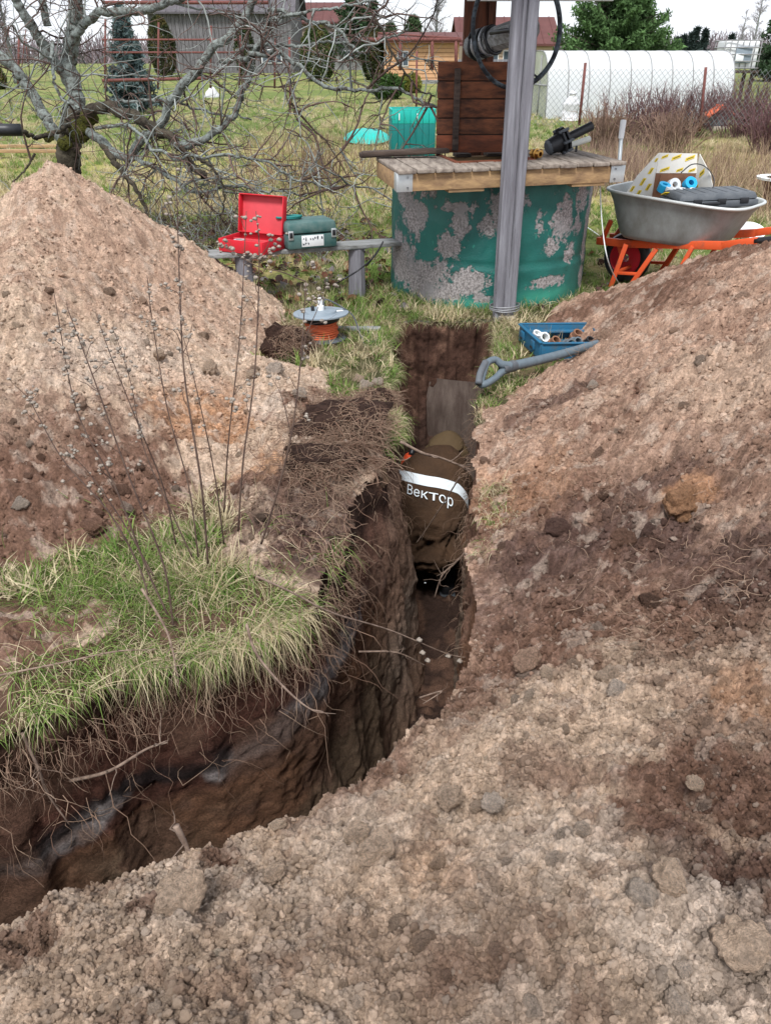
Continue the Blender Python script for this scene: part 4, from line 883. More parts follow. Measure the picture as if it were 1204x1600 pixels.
# red case
rf = BN.sub((.07, .0, BZ+.006), R(-44)); red_case = thing('red_case', 'open red plastic case with loose fittings inside, on the left of the bench', 'tool case', rf(0, 0, 0))
w_, d_, h_ = .36, .27, .085
box('case_floor', (0, 0, .005), (w_, d_, .008), M['redin'], red_case, rf, .002)
for c, s in (((0, -d_/2, h_/2), (w_, .008, h_)), ((0, d_/2, h_/2), (w_, .008, h_)), ((-w_/2, 0, h_/2), (.008, d_-.01, h_)), ((w_/2, 0, h_/2), (.008, d_-.01, h_))):
    box('case_wall', c, s, M['redpl'], red_case, rf, .003)
box('case_divider', (.0, .03, .035), (w_-.02, .006, .06), M['redin'], red_case, rf, .002)
lf = rf.sub((0, d_/2+.004, h_), rx=R(-12)); lidp = box('case_lid', (0, .012, .125), (w_, .006, .25), M['redin'], red_case, lf, .002)
for c, s in (((0, -.012, .25), (w_, .05, .008)), ((-w_/2, -.012, .125), (.008, .05, .25)), ((w_/2, -.012, .125), (.008, .05, .25)), ((0, -.012, .002), (w_, .05, .006))): box('lid_edge', c, s, M['redpl'], lidp, lf, .003)
for k, (x, y, r_, hh, mt, lb_) in enumerate([(-.09, -.02, .045, .055, 'zinc', 'wide grey threaded fitting standing in the red case'), (-.02, -.06, .022, .05, 'white', 'small white fitting at the front of the red case'), (.05, -.05, .018, .035, 'brass', 'small brass fitting lying in the red case'), (.12, -.04, .028, .03, 'zinc', 'flat grey fitting at the right of the red case'), (-.15, .0, .02, .04, 'black', 'small black fitting in the left corner of the red case')]):
    tag(lathe('pipe_fitting', [(r_*.5, 0), (r_, 0), (r_, hh*.4), (r_*.85, hh*.45), (r_*.85, hh), (r_*.5, hh), (r_*.5, 0)], M[mt], None, rf.sub((x, y, .01)), n=16, origin=rf(x, y, .01)), lb_, 'pipe fitting', 'fittings in the red case')
# green case
gf = BN.sub((.47, .02, BZ+.006), R(4)); gcase = thing('green_case', 'closed dark green case with a paper label and steel latches, on the bench', 'tool case', gf(0, 0, 0))
box('case_base', (0, 0, .05), (.36, .25, .098), M['greencase'], gcase, gf, .016); box('case_lid', (0, 0, .142), (.37, .26, .075), M['greencase'], gcase, gf, .02, top=(.95, .93))
lbp = box('paper_label', (.0, -.1265, .055), (.16, .002, .075), M['white'], gcase, gf, .0005)
g = np.random.default_rng(5)
for row, (zz, hh, nn_) in enumerate(((.070, .026, 9), (.038, .018, 7))):
    for k in range(nn_):                                                  # bold worn print, too worn to read
        if g.random() < .25: continue
        for _ in range(3): box('worn_print', (-.068+k*.017+g.uniform(-.004, .004), -.1282, zz+g.uniform(-.3, .3)*hh), (g.uniform(.003, .009), .001, g.uniform(.003, hh*.7)), M['ink'], lbp, gf, 0)
for x in (-.155, .155): l_ = box('latch', (x, -.128, .098), (.035, .008, .06), M['zinc'], gcase, gf, .002); box('latch_hook', (x, -.134, .10), (.022, .004, .035), M['black'], l_, gf, .001)
box('side_plate', (-.182, 0, .06), (.006, .13, .07), M['greyd'], gcase, gf, .003)
gl = gf(-.11, .03, .185)
tl = [gl+Vector((.07*math.cos(t*2.1)+.02*math.sin(t), .045*math.sin(t*2.1+.5), .004+.004*t/3)) for t in np.linspace(0, 9, 50)]
tag(tube('teal_cord', tl, .008, M['teal'], None, n=80, sides=7, origin=gl), 'coiled teal cord lying on the lid of the green case', 'cord')
# black cable hanging over the bench end
bc = [G(520, 447, .02), PY(530, 440, 5.55), PY(560, 422, 5.6), PY(585, 400, 5.6), PY(598, 378, 5.62), PY(590, 392, 5.66), PY(573, 415, 5.7)]
tag(tube('black_cable', bc, .006, M['black'], None, n=60, sides=6, origin=bc[0]), 'black cable looping over the right end of the bench board', 'cable')

# ---------------------------------------------------------------- cable reel
rb = G(503, 535, 0); RF = Fr((rb.x, rb.y+.03, .012), R(20), R(-3)); reel = thing('cable_reel', 'cable reel lying flat on the grass, grey disc on top and orange cord wound below', 'cable reel', RF(0, 0, 0))
lathe('lower_disc', [(0, 0), (.145, 0), (.15, .006), (.145, .014), (0, .014)], M['greyd'], reel, RF, n=48)
lathe('core', [(.07, .01), (.07, .16)], M['black'], reel, RF, n=24)
for k in range(8):
    tube('cord_turn', [RF((.093+.006*math.sin(3*t+k*2))*math.cos(t), (.093+.006*math.cos(2*t+k))*math.sin(t), .022+.012*k+.004*math.sin(t+k)) for t in np.linspace(0, 2*np.pi, 34)], .0068, M['ocord'], reel, raw=True, sides=6, cap=False)
lathe('black_band', [(.0, .118), (.112, .118), (.118, .15), (0, .15)], M['black'], reel, RF, n=40)
lathe('upper_disc', [(0, .15), (.158, .15), (.170, .156), (.170, .164), (.155, .168), (.10, .166), (.095, .178), (.06, .180), (0, .180)], M['disc'], reel, RF, n=56)
box('socket_label', (.09, -.02, .1695), (.09, .035, .002), M['white'], reel, RF, .0005)
lathe('plug', [(0, .18), (.022, .18), (.022, .205), (.015, .21), (.015, .25), (.007, .258), (0, .258)], M['white'], reel, RF, n=16)
box('crank_knob', (-.05, .0, .195), (.02, .02, .03), M['black'], reel, RF, .004)
rc = [RF(.02, 0, .185), RF(.04, .0, .24), PY(548, 490, 4.75), PY(560, 515, 4.72), G(565, 527, .03), G(578, 535, .02), G(590, 528, .03), G(578, 520, .04), G(566, 528, .03), G(572, 541, .01), G(583, 538, .02), G(590, 530, .02)]
tag(tube('reel_lead', rc, .005, M['greyd'], None, n=110, sides=6, origin=rc[0]), 'grey lead curling from the cable reel onto the grass', 'cable')
tp = G(545, 528, 0); tag(box('wood_strip', (tp.x+.03, tp.y+.1, .03), (.34, .05, .02), M['wood_grey_h'], None, Fr(), .003, origin=(tp.x, tp.y+.1, .02)), 'small grey strip of wood on the grass right of the cable reel', 'wood strip')

# ---------------------------------------------------------------- blue tool box and shovel
ba0 = G(808, 520, .09); bb0 = G(845, 553, .0)
TF = Fr((1.02, 4.62, .0), R(-8)); tb = thing('blue_tool_box', 'open blue plastic tool box full of pipe fittings on the grass by the right heap', 'tool box', TF(0, 0, 0))
o1 = G(812, 508, .10); o2 = G(846, 538, .10); o3 = G(905, 512, .10)
e1 = Vector((o2.x-o1.x, o2.y-o1.y, 0)); e2 = Vector((1, .03, 0))*.42; TB = Fr(M=Matrix(((e2.normalized().x, -e1.normalized().x, 0, o1.x), (e2.normalized().y, -e1.normalized().y, 0, o1.y), (0, 0, 1, 0), (0, 0, 0, 1)))); Ld = e1.length; tb.location = (o1.x, o1.y, 0)
box('box_floor', (.21, -Ld/2, .012), (.41, Ld-.01, .01), M['bluebox'], tb, TB, .003)
for c, s in (((.21, 0, .055), (.42, .010, .10)), ((.21, -Ld, .055), (.42, .010, .10)), ((0, -Ld/2, .055), (.010, Ld-.012, .10)), ((.42, -Ld/2, .055), (.010, Ld-.012, .10))): box('box_wall', c, s, M['bluebox'], tb, TB, .003)
box('inner_step', (.21, -.03, .07), (.40, .05, .012), M['bluebox'], tb, TB, .003)
for yy in (-.25*Ld, -.72*Ld): bl_ = box('latch', (-.012, yy, .065), (.016, .05, .05), M['bluebox'], tb, TB, .004); box('latch_pin', (-.022, yy, .05), (.006, .035, .012), M['black'], bl_, TB, .002)
box('rim_lip', (-.004, -Ld/2, .107), (.022, Ld, .008), M['bluebox'], tb, TB, .003); box('rim_lip', (.21, .004, .107), (.42, .022, .008), M['bluebox'], tb, TB, .003); box('rim_lip', (.21, -Ld-.004, .107), (.42, .022, .008), M['bluebox'], tb, TB, .003)
fits = [(.10, -.10, .035, .05, 'white', 'pale crumpled plastic fitting at the back of the blue tool box', 60), (.13, -.55*Ld, .032, .05, 'card', 'reddish brown fitting in the middle of the blue tool box', 40), (.19, -.72*Ld, .043, .06, 'greyd', 'large dark grey ring fitting facing forward in the blue tool box', 55), (.185, -.75*Ld, .02, .075, 'bluebox', 'small blue sleeve inside the dark ring fitting', 55), (.26, -.5*Ld, .032, .06, 'shovel', 'grey pipe socket standing in the blue tool box', 62), (.33, -.6*Ld, .03, .05, 'black', 'black fitting near the right wall of the blue tool box', 30), (.31, -.25*Ld, .035, .05, 'card', 'rusty brown fitting at the back right of the blue tool box', 30), (.06, -.25*Ld, .03, .05, 'white', 'pale fitting in the left corner of the blue tool box', 30)]
for (x, y, r_, hh, mt, lb_, tl_) in fits:
    f = TB.sub((x, y, .045), rx=R(tl_), ry=R(10)); tag(lathe('pipe_fitting', [(r_*.6, 0), (r_, 0), (r_*1.05, hh*.3), (r_*.85, hh*.4), (r_*.85, hh), (r_*.6, hh), (r_*.6, 0)], M[mt], None, f, n=20, origin=f(0, 0, 0)), lb_, 'pipe fitting', 'fittings in the blue tool box')
# shovel: D handle over the trench rim, shaft running into the heap
s0 = PY(792, 574, 3.92); s1 = PY(868, 556, 4.14); s2 = s1+(s1-s0).normalized()*.5+Vector((0, 0, .02))
sh = thing('shovel', 'shovel with grey D-shaped handle lying across the trench edge, blade buried in the heap', 'shovel', s0)
tube('shaft', [s0, s1, s2], [.027, .025, .024], M['shovel'], sh, n=16, sides=14)
q = [PY(*p) for p in ((797, 572, 3.92), (783, 569, 3.9), (773, 562, 3.9), (761, 567, 3.86), (754, 583, 3.80), (751, 600, 3.75), (760, 599, 3.76), (773, 591, 3.82), (784, 581, 3.89), (795, 575, 3.92))]
tube('grip', q, [.024, .021, .018, .018, .02, .019, .019, .018, .02, .024], M['shovel'], sh, n=70, sides=10)
tube('grip_insert', [PY(758, 566, 3.85), PY(750, 583, 3.775), PY(747, 600, 3.72)], .018, M['greyd'], sh, n=12, sides=10)
lathe('ferrule', [(.027, -.04), (.031, -.02), (.031, .05), (.026, .06)], M['greyd'], sh, Fr(M=Matrix.Translation(s0) @ (s1-s0).to_track_quat('Z', 'Y').to_matrix().to_4x4()), n=16)
box('blade', (0, 0, 0), (.26, .20, .004), M['zinc'], sh, Fr(s2+(s2-s0).normalized()*.1-Vector((0, 0, .02)), 0), .001)
# turquoise composter and its lid
cz = PY(645, 235, 14.3); cz0 = float(base_h(np.array([cz.x]), np.array([14.3]))[0])
tc_ = thing('composter', 'turquoise slatted plastic composter standing behind the well', 'composter', (cz.x, 14.3, cz0)); CF = Fr((PY(612, 200, 14.3).x, 14.3, cz0), R(3))
hz = PY(640, 172, 14.3).z-cz0
for s_, (cx_, cy_, an_) in enumerate(((.36, 0, 0), (.0, .36, 90), (.72, .36, 90), (.36, .72, 0))):
    f = CF.sub((cx_, cy_, 0), R(an_))
    for k in range(7):
        x = -.31+.1033*k; box('slat', (x, 0, .05+(hz-.16)/2), (.095, .022, hz-.16), M['turqd'], tc_, f, .004); box('slat', (x, -.004, hz-.10), (.095, .022, .20), M['turq'], tc_, f, .004)
    box('top_rail', (0, 0, hz+.005), (.74, .03, .02), M['turq'], tc_, f, .004)
for x in (.12, .42): box('hinge_clip', (x, -.022, hz-.1), (.015, .01, .10), M['white'], tc_, CF, .002)
l0 = PY(573, 214, 17.0); l0.z = float(base_h(np.array([l0.x]), np.array([17.0]))[0])+.02; ld_ = lathe('plastic_cover', [(0, .13), (.30, .12), (.42, .05), (.46, 0), (.45, .0), (.41, .035), (0, .10)], M['turq'], None, Fr((l0.x, l0.y, l0.z+.06), 0, R(9)), n=40, origin=(l0.x, l0.y, 0)); tag(ld_, 'turquoise lid lying flat on the yellow grass left of the composter', 'lid')
# ================================================================ the person crouching in the trench
person = None
def skin_mesh(name, verts, edges, radii, mat, parent=None, sub=2, root=0, tagv=None):
    me = bpy.data.meshes.new(name); me.from_pydata([tuple(v) for v in verts], edges, []); me.materials.append(mat)
    o = bpy.data.objects.new(name, me); COL.objects.link(o)
    m = o.modifiers.new('skin', 'SKIN'); m.use_smooth_shade = True
    for k, r in enumerate(radii): sv = me.skin_vertices[0].data[k]; sv.radius = (r, r) if not isinstance(r, tuple) else r; sv.use_root = (k == root)
    s = o.modifiers.new('sub', 'SUBSURF'); s.levels = sub; s.render_levels = sub
    if parent is not None: o.parent = parent; l = rootloc(parent); [setattr(v, 'co', v.co-l) for v in me.vertices]
    return o
PX, PYY, PZ = .285, 4.16, -1.25
bv = [(.28, 4.14, -1.22), (.285, 4.28, -1.02), (.30, 4.40, -.86), (.345, 4.50, -.76), (.39, 4.58, -.72), (.40, 4.65, -.70),
      (.17, 4.16, -1.24), (.14, 4.46, -1.20), (.15, 4.26, -1.50), (.15, 4.24, -1.56), (.15, 4.40, -1.57),
      (.40, 4.16, -1.24), (.44, 4.46, -1.22), (.42, 4.26, -1.50), (.42, 4.24, -1.56), (.42, 4.40, -1.57),
      (.14, 4.42, -.85), (.13, 4.62, -1.02), (.20, 4.80, -1.12), (.50, 4.42, -.85), (.51, 4.62, -1.02), (.42, 4.80, -1.14)]
be = [(0, 1), (1, 2), (2, 3), (3, 4), (4, 5), (0, 6), (6, 7), (7, 8), (8, 9), (9, 10), (0, 11), (11, 12), (12, 13), (13, 14), (14, 15), (2, 16), (16, 17), (17, 18), (2, 19), (19, 20), (20, 21)]
brad = [.15, .15, .14, .06, .09, .10, .10, .075, .055, .05, .04, .10, .075, .055, .05, .04, .07, .055, .04, .07, .055, .04]
person = skin_mesh('person', bv, be, brad, M['navy'])
tag(person, 'person crouching deep in the trench, seen from behind, in a brown hooded work jacket', 'person')
spine = spline([(.265, 4.15, -1.31), (.272, 4.17, -1.18), (.283, 4.25, -1.04), (.295, 4.35, -.91), (.305, 4.44, -.80), (.33, 4.51, -.735), (.365, 4.56, -.70)], 60)
SA = np.interp(np.linspace(0, 1, 60), [0, .12, .3, .5, .68, .82, .93, 1], [.222, .245, .245, .238, .236, .205, .14, .10])
SB = np.interp(np.linspace(0, 1, 60), [0, .12, .3, .5, .68, .82, .93, 1], [.175, .185, .18, .165, .15, .13, .10, .08])
Tg = np.gradient(spine, axis=0); Tg /= np.linalg.norm(Tg, axis=1, keepdims=True)
def jp(s, th, off=0.0, fold=True):
    """point of the jacket: s along the back 0..1, th angle, 0 = right side, -pi/2 = the back facing the camera"""
    s = np.asarray(s, float); th = np.asarray(th, float); k = np.clip(s, 0, 1)*59; i0 = np.floor(k).astype(int).clip(0, 58); f = (k-i0)[..., None]
    c = spine[i0]*(1-f)+spine[i0+1]*f; t = Tg[i0]*(1-f)+Tg[i0+1]*f
    a = np.interp(s, np.linspace(0, 1, 60), SA); b = np.interp(s, np.linspace(0, 1, 60), SB)
    X = np.array([1.0, 0, 0]); nrm = np.cross(np.broadcast_to(X, t.shape), t); nrm /= np.linalg.norm(nrm, axis=-1, keepdims=True)
    ct, st = np.cos(th), np.sin(th); ee = .8
    x = a*np.sign(ct)*np.abs(ct)**ee; y = b*np.sign(st)*np.abs(st)**ee
    if fold:
        w = (fbm(th*1.1, s*9, s=301, sc=1.3, o=3)-.5)*.036*sstep(.42, .25, s)+(np.abs(fbm(th*1.6+s*2.5, s*7, s=302, sc=1.6, o=3)-.5))*-.26*sstep(.43, .18, s)+.026*np.sin(s*34+2.6*np.sin(th*1.5)+th*1.2)*np.exp(-((s-.16)/.15)**2)
        x = x*(1+w/.2); y = y*(1+w/.16)
    x = x+off*ct; y = y+off*st
    return c+X*x[..., None]-nrm*(-y)[..., None]
nn = np.cross(np.array([1.0, 0, 0]), Tg[30]); SGN = -1 if nn[1] > 0 else 1      # which sign of y faces the camera
S_, TH = np.meshgrid(np.linspace(0, 1, 90), np.linspace(0, 2*np.pi, 120, endpoint=False), indexing='ij')
V = jp(S_, TH).reshape(-1, 3); i = np.arange(90*120).reshape(90, 120); j = np.roll(i, -1, 1)
jk = obj('jacket', V, np.stack([i[:-1], j[:-1], j[1:], i[1:]], -1).reshape(-1, 4), M['jacket'], person)
hemS, hemT = np.meshgrid(np.linspace(0, .04, 4), np.linspace(0, 2*np.pi, 90, endpoint=False), indexing='ij')
V = jp(hemS, hemT, .006).reshape(-1, 3); i = np.arange(360).reshape(4, 90); j = np.roll(i, -1, 1); obj('hem', V, np.stack([i[:-1], j[:-1], j[1:], i[1:]], -1).reshape(-1, 4), M['jacket'], jk)
back_th = -np.pi/2 if True else 0
TB0 = (np.pi/2 if jp(np.array(.5), np.array(np.pi/2))[1] < jp(np.array(.5), np.array(-np.pi/2))[1] else -np.pi/2)
right_sign = 1 if jp(np.array(.5), np.array(TB0+.3))[0] > jp(np.array(.5), np.array(TB0))[0] else -1
def on_back(u, s, off=.004):
    """u metres to the right across the back -> angle"""
    return jp(s, TB0+right_sign*np.asarray(u)/.185, off)
# reflective band sloping down to the right
U, Q = np.meshgrid(np.linspace(-.25, .29, 60), np.linspace(0, 1, 6), indexing='ij')
sb = .650-.155*(U+.2)/.4-.07*np.clip(U-.12, 0, 1)/.17+Q*.078
V = on_back(U, sb, .006).reshape(-1, 3); i = np.arange(360).reshape(60, 6)
obj('reflective_band', V, np.stack([i[:-1, :-1], i[:-1, 1:], i[1:, 1:], i[1:, :-1]], -1).reshape(-1, 4), M['reflect'], jk)
# lettering
tcv = bpy.data.curves.new('lettering', 'FONT'); tcv.body = 'Вектор'; tcv.size = .118; tcv.align_x = 'LEFT'; tcv.resolution_u = 4; tcv.extrude = 0; tcv.space_character = 1.02; tcv.offset = 0
to = bpy.data.objects.new('lettering_tmp', tcv); COL.objects.link(to); bpy.context.view_layer.update()
tm = bpy.data.meshes.new_from_object(to.evaluated_get(bpy.context.evaluated_depsgraph_get())); bpy.data.objects.remove(to)
bm = bmesh.new(); bm.from_mesh(tm); bmesh.ops.triangulate(bm, faces=bm.faces); bmesh.ops.subdivide_edges(bm, edges=[e for e in bm.edges if e.calc_length() > .012], cuts=2); bmesh.ops.triangulate(bm, faces=bm.faces)
tx = np.array([v.co[:] for v in bm.verts]); wdt = tx[:, 0].max()
u = -.115+tx[:, 0]*(.20/wdt); sp_len = float(np.sum(np.linalg.norm(np.diff(spine, axis=0), axis=1)))
s = .530-.50*(u+.12)+tx[:, 1]*(.275/wdt)/sp_len
for v, p in zip(bm.verts, on_back(u, s, .015)): v.co = p
lm = bpy.data.meshes.new('lettering'); bm.to_mesh(lm); bm.free(); lm.materials.append(M['reflect']); link('lettering', lm, jk)
# sleeves
for sgn, pts in ((-1, [(.14, 4.43, -.82), (.10, 4.52, -.90), (.115, 4.64, -1.02), (.19, 4.80, -1.12)]), (1, [(.48, 4.41, -.83), (.525, 4.46, -.95), (.51, 4.62, -1.04), (.43, 4.80, -1.14)])):
    tube('sleeve', pts, [.075, .078, .066, .05], M['jacket'], jk, n=20, sides=20)
    e = Vector(pts[-1]); dr_ = (Vector(pts[-1])-Vector(pts[-2])).normalized(); hand = tube('glove', [e, e+dr_*.05, e+dr_*.10], [.035, .042, .036], M['black'], person, n=8, sides=14)
    for k in range(4):
        o_ = Vector((-.027+.018*k, 0, 0)); b_ = e+dr_*.09+o_; tube('finger', [b_, b_+dr_*.03+Vector((0, 0, -.004)), b_+dr_*.045+Vector((0, .004, -.03)), b_+dr_*.035+Vector((0, 0, -.05+.004*abs(k-1)))], [.0095, .0095, .009, .007], M['black'], hand, n=10, sides=8)
    b_ = e+dr_*.04+Vector((.035*-sgn, 0, 0)); tube('thumb', [b_, b_+Vector((.02*-sgn, .03, -.01)), b_+Vector((.015*-sgn, .06, -.03))], [.012, .011, .008], M['black'], hand, n=8, sides=8)
# band round the lower right arm showing at the hip, and waist tab
for z, w in ((-1.035, .02),):
    tube('cuff_band', [(.49, 4.16, -1.115), (.505, 4.20, -1.10), (.515, 4.25, -1.09)], .012, M['reflect'], jk, n=8, sides=8)
    tube('cuff_band', [(.49, 4.165, -1.145), (.505, 4.20, -1.135)], .008, M['reflect'], jk, n=6, sides=8)
tube('pull_tab', [(.245, 3.965, -1.335), (.256, 3.962, -1.335)], .004, M['reflect'], jk, n=4, sides=6)
# hood: pointed at the top, falling to the shoulders
S_, TH = np.meshgrid(np.linspace(0, 1, 40), np.linspace(0, 2*np.pi, 48, endpoint=False), indexing='ij')
hr = np.interp(S_, [0, .15, .35, .6, .8, .93, 1], [.15, .155, .148, .128, .09, .045, .004])
hx = .375+.045*S_; hz_ = -.83+.245*S_; hy = 4.56+.07*S_
w = 1+(fbm(TH, S_*5, s=311, sc=1.4)-.5)*.5*sstep(1, .6, S_)-.10*np.abs(np.sin(TH*2.5+S_*6))*sstep(.5, 0, S_)
V = np.stack([hx+hr*np.cos(TH)*w*1.02, hy+hr*np.sin(TH)*w*1.0, hz_+0*TH], -1).reshape(-1, 3); i = np.arange(40*48).reshape(40, 48); j = np.roll(i, -1, 1)
hd = obj('hood', V, np.stack([i[:-1], j[:-1], j[1:], i[1:]], -1).reshape(-1, 4), M['hood'], person)
tube('hood_seam', [(.30, 4.47, -.79), (.36, 4.44, -.80), (.44, 4.45, -.79), (.49, 4.52, -.78)], [.02, .03, .03, .02], M['jacket'], hd, n=16, sides=10)
# orange insert at the left shoulder with a dark toggle
tube('shoulder_patch', [(.12, 4.47, -.77), (.165, 4.49, -.72), (.21, 4.49, -.74)], [.03, .046, .03], M['orangecloth'], jk, n=12, sides=12)
tube('toggle', [(.165, 4.47, -.685), (.18, 4.50, -.65)], .02, M['black'], jk, n=5, sides=8)
for x in (.15, .42):
    bt = box('boot', (x, 4.33, -1.575), (.10, .27, .075), M['black'], person, Fr(), .025, top=(.85, .8)); box('sole', (x, 4.33, -1.615), (.105, .28, .02), M['greyd'], bt, Fr(), .008)
# ================================================================ grass, roots, weeds, the old apple tree
GR = np.array((.105, .185, .04)); GR2 = np.array((.22, .30, .075)); ST = np.array((.42, .34, .20)); ST2 = np.array((.58, .50, .33)); RT = np.array((.20, .115, .08)); RT2 = np.array((.34, .24, .17))
def gcol(n, straw=.3, v=.25):
    a = rng.random(n) < straw; b = rng.random((n, 1)); return np.where(a[:, None], ST*(1-b)+ST2*b, GR*(1-b)+GR2*b)*rng.uniform(1-v, 1+v, (n, 1))
def tuft(k, nb, h, spread):
    g = np.random.default_rng(k); S = 4; P = np.zeros((nb, S, 3)); P[:, 0, :2] = g.normal(0, spread, (nb, 2)); a = g.uniform(0, 6.28, nb); t = g.uniform(.1, .8, nb)
    d = np.stack([np.cos(a)*t, np.sin(a)*t, np.ones(nb)], 1); L = h*g.uniform(.45, 1.1, nb); dr = g.uniform(.2, 1.6, nb)
    for s in range(1, S):
        d = d+np.array([0, 0, -1])*(dr/3)[:, None]; d /= np.linalg.norm(d, axis=1, keepdims=True); P[:, s] = P[:, s-1]+d*(L/3)[:, None]
    aa = g.uniform(0, 6.28, nb); V, F = ribbon_geo(P, np.array([1, .85, .55, .08])[None]*np.full((nb, 1), .0021+h*.012), np.stack([np.cos(aa), np.sin(aa), 0*aa], 1)); V[:, 2] -= .01
    return mesh_np('tuft', V, F)
tufts = [tuft(k, 16, .10, .018) for k in range(5)]
def fan_pts(n, ylo, yhi, ex=1.0, xm=.62):
    y = ylo*(yhi/ylo)**(rng.random(n)**ex); x = (rng.random(n)*2-1)*xm*(y+.95); return x, y
def grass_field(name, n, ylo, yhi, smin, smax, straw, dens, protos=tufts, ex=1.0):
    x, y = fan_pts(n, ylo, yhi, ex); h, k = surf(x, y, False); ok = (k == 0) & ~inside(x, y)
    ok &= np.hypot(x-WC.x, y-WC.y) > WR*.97; ok &= rng.random(n) < dens(x, y)
    x, y, h = x[ok], y[ok], h[ok]; m = len(x); s = rng.uniform(smin, smax, m)*(.7+.6*fbm(x, y, s=401, sc=2.2))
    st = np.clip(straw(x, y), 0, 1); isst = rng.random(m) < st; b = rng.random((m, 1)); C = np.where(isst[:, None], ST*(1-b)+ST2*b, GR*(1-b)+GR2*b)*rng.uniform(.7, 1.3, (m, 1))
    S = np.stack([s*1.1, s*1.1, s*rng.uniform(.7, 1.3, m)], 1); Rv = np.stack([rng.normal(0, .15, m), rng.normal(0, .15, m), rng.uniform(0, 6.28, m)], 1)
    o = instancer(name, protos, np.stack([x, y, h-.004], 1), S, Rv, C, 'stuff', M['grassi']); return tag(o, None, None)
patch = lambda x, y, s, f, a, b: sstep(a, b, fbm(x, y, s=s, sc=f))
def straw_near(x, y): return .22+.25*sstep(4, 3, y)+.5*patch(x, y, 92, 1.3, .4, .65)+.35*np.exp(-((x-.8)/.9)**2-((y-5.0)/.45)**2)
def straw_mid(x, y): return .35+.5*patch(x, y, 91, .9, .35, .6)
tag(grass_field('grass', 21000, 2.0, 9.0, .5, 1.15, straw_near, lambda x, y: (.25+.9*patch(x, y, 402, 2.6, .36, .56))*(1-.75*sstep(-.55, -.35, x)*sstep(3.3, 3.0, y))*(1-.5*sstep(3.6, 3.2, y))), 'green and yellowed grass on the ground around the well and bench', 'grass')
tag(grass_field('grass', 26000, 8.5, 30.0, .8, 1.6, straw_mid, lambda x, y: .4+.6*patch(x, y, 403, 1.2, .35, .55)), 'mown lawn grass behind the well and under the tree', 'grass')
# dead leaves under the tree
def leafmesh(k):
    g = np.random.default_rng(k); t = np.linspace(0, 2*np.pi, 9)[:-1]; r = 1+.25*g.random(8); V = np.stack([r*np.cos(t)*.7, r*np.sin(t), .35*np.sin(t*2+k)*g.uniform(.5, 1.5)], 1); V = np.vstack([V, [[0, 0, -.1]]])
    return mesh_np('dead_leaf', V, np.array([[i, (i+1) % 8, 8] for i in range(8)]))
n = 1800; x = rng.normal(-1.6, 1.6, n); y = 5.2+rng.gamma(2.2, .9, n); h, k = surf(x, y, False); ok = (k == 0) & (np.hypot(x-WC.x, y-WC.y) > .8) & (y < 11); x, y, h = x[ok], y[ok], h[ok]; m = len(x)
lc = np.array([(.14, .055, .035), (.09, .05, .04), (.22, .12, .06), (.17, .15, .15), (.05, .03, .025)])[rng.integers(0, 5, m)]
tag(instancer('fallen_leaves', [leafmesh(k) for k in range(3)], np.stack([x, y, h+.02], 1), rng.uniform(.02, .045, (m, 1))*np.ones((1, 3)), np.stack([rng.normal(0, .4, m), rng.normal(0, .4, m), rng.uniform(0, 6, m)], 1), lc, 'stuff', M['grassi']), 'brown fallen leaves on the grass between the tree and the bench', 'leaves')

# ---- the turf bank left of the trench: thick long grass hanging over the edge
def poly_pts(n, lo=0, hi=1.0, width=.5, bias=1.6, a=None):
    p = rl[::6]; i0 = (lo*len(p)); i1 = hi*len(p)-1; k = rng.uniform(i0, i1, n); i = k.astype(int); f = (k-i)[:, None]; q = p[i]*(1-f)+p[np.minimum(i+1, len(p)-1)]*f
    nrm = inL[::6][i]; d = width*rng.random(n)**bias-.02; return q-nrm*d[:, None], nrm, d
L_ = len(rl)
def frac_at(x0, y0): return float(np.argmin(np.hypot(rl[:, 0]-x0, rl[:, 1]-y0)))/L_
fa_, fb_, fc2 = frac_at(-.10, 2.1), frac_at(-1.0, 1.48), frac_at(.03, 3.0)
def turf_on(q, n, Lmin, Lmax, straw, droop, lean, mat='grass', w=.0032, name='turf_grass', label=None, S=6, curl=.35, parent=None):
    h, k = surf(q[:, 0], q[:, 1], False); kp = (k == 0) | (rng.random(len(q)) < (.6 if name == 'rim_grass' else .12)); q, lean, h = q[kp], lean[kp], h[kp]; x, y = q[:, 0], q[:, 1]; N = len(x)
    d = np.stack([lean[:, 0], lean[:, 1], np.ones(N)], 1)+rng.normal(0, .35, (N, 3))*np.array([1, 1, .3]); L = rng.uniform(Lmin, Lmax, N)
    o = blades(name, np.stack([x, y, h-.01], 1), d, L, rng.uniform(.6, 1.2, N)*w, rng.uniform(droop[0], droop[1], N), M[mat], parent, gcol(N, straw), S, curl)
    o['kind'] = 'stuff'
    if label: o['label'] = label; o['category'] = 'grass'
    return o
TG = G(330, 930, .05)
q, nr_, d = poly_pts(7000, fa_, fb_, .40, 1.2); cl = fbm(q[:, 0], q[:, 1], s=411, sc=9); keep = rng.random(len(q)) < (.03+1.1*sstep(.44, .6, cl))*(1-.7*sstep(-.38, -.24, q[:, 0]))*np.clip(1.45-(q[:, 0] < -.78)*.35, 0, 1)*(1-.85*sstep(-.9, -1.0, q[:, 0])*sstep(1.62, 1.5, q[:, 1]))
q, nr_, d = q[keep], nr_[keep], d[keep]
turf_on(q, 0, .04, .17, .42, (.6, 3.6), nr_*(1.0-d[:, None]*1.6)*.8+rng.normal(0, .35, nr_.shape), name='turf_grass', label='thick tuft of long green and dry grass hanging over the left trench edge')
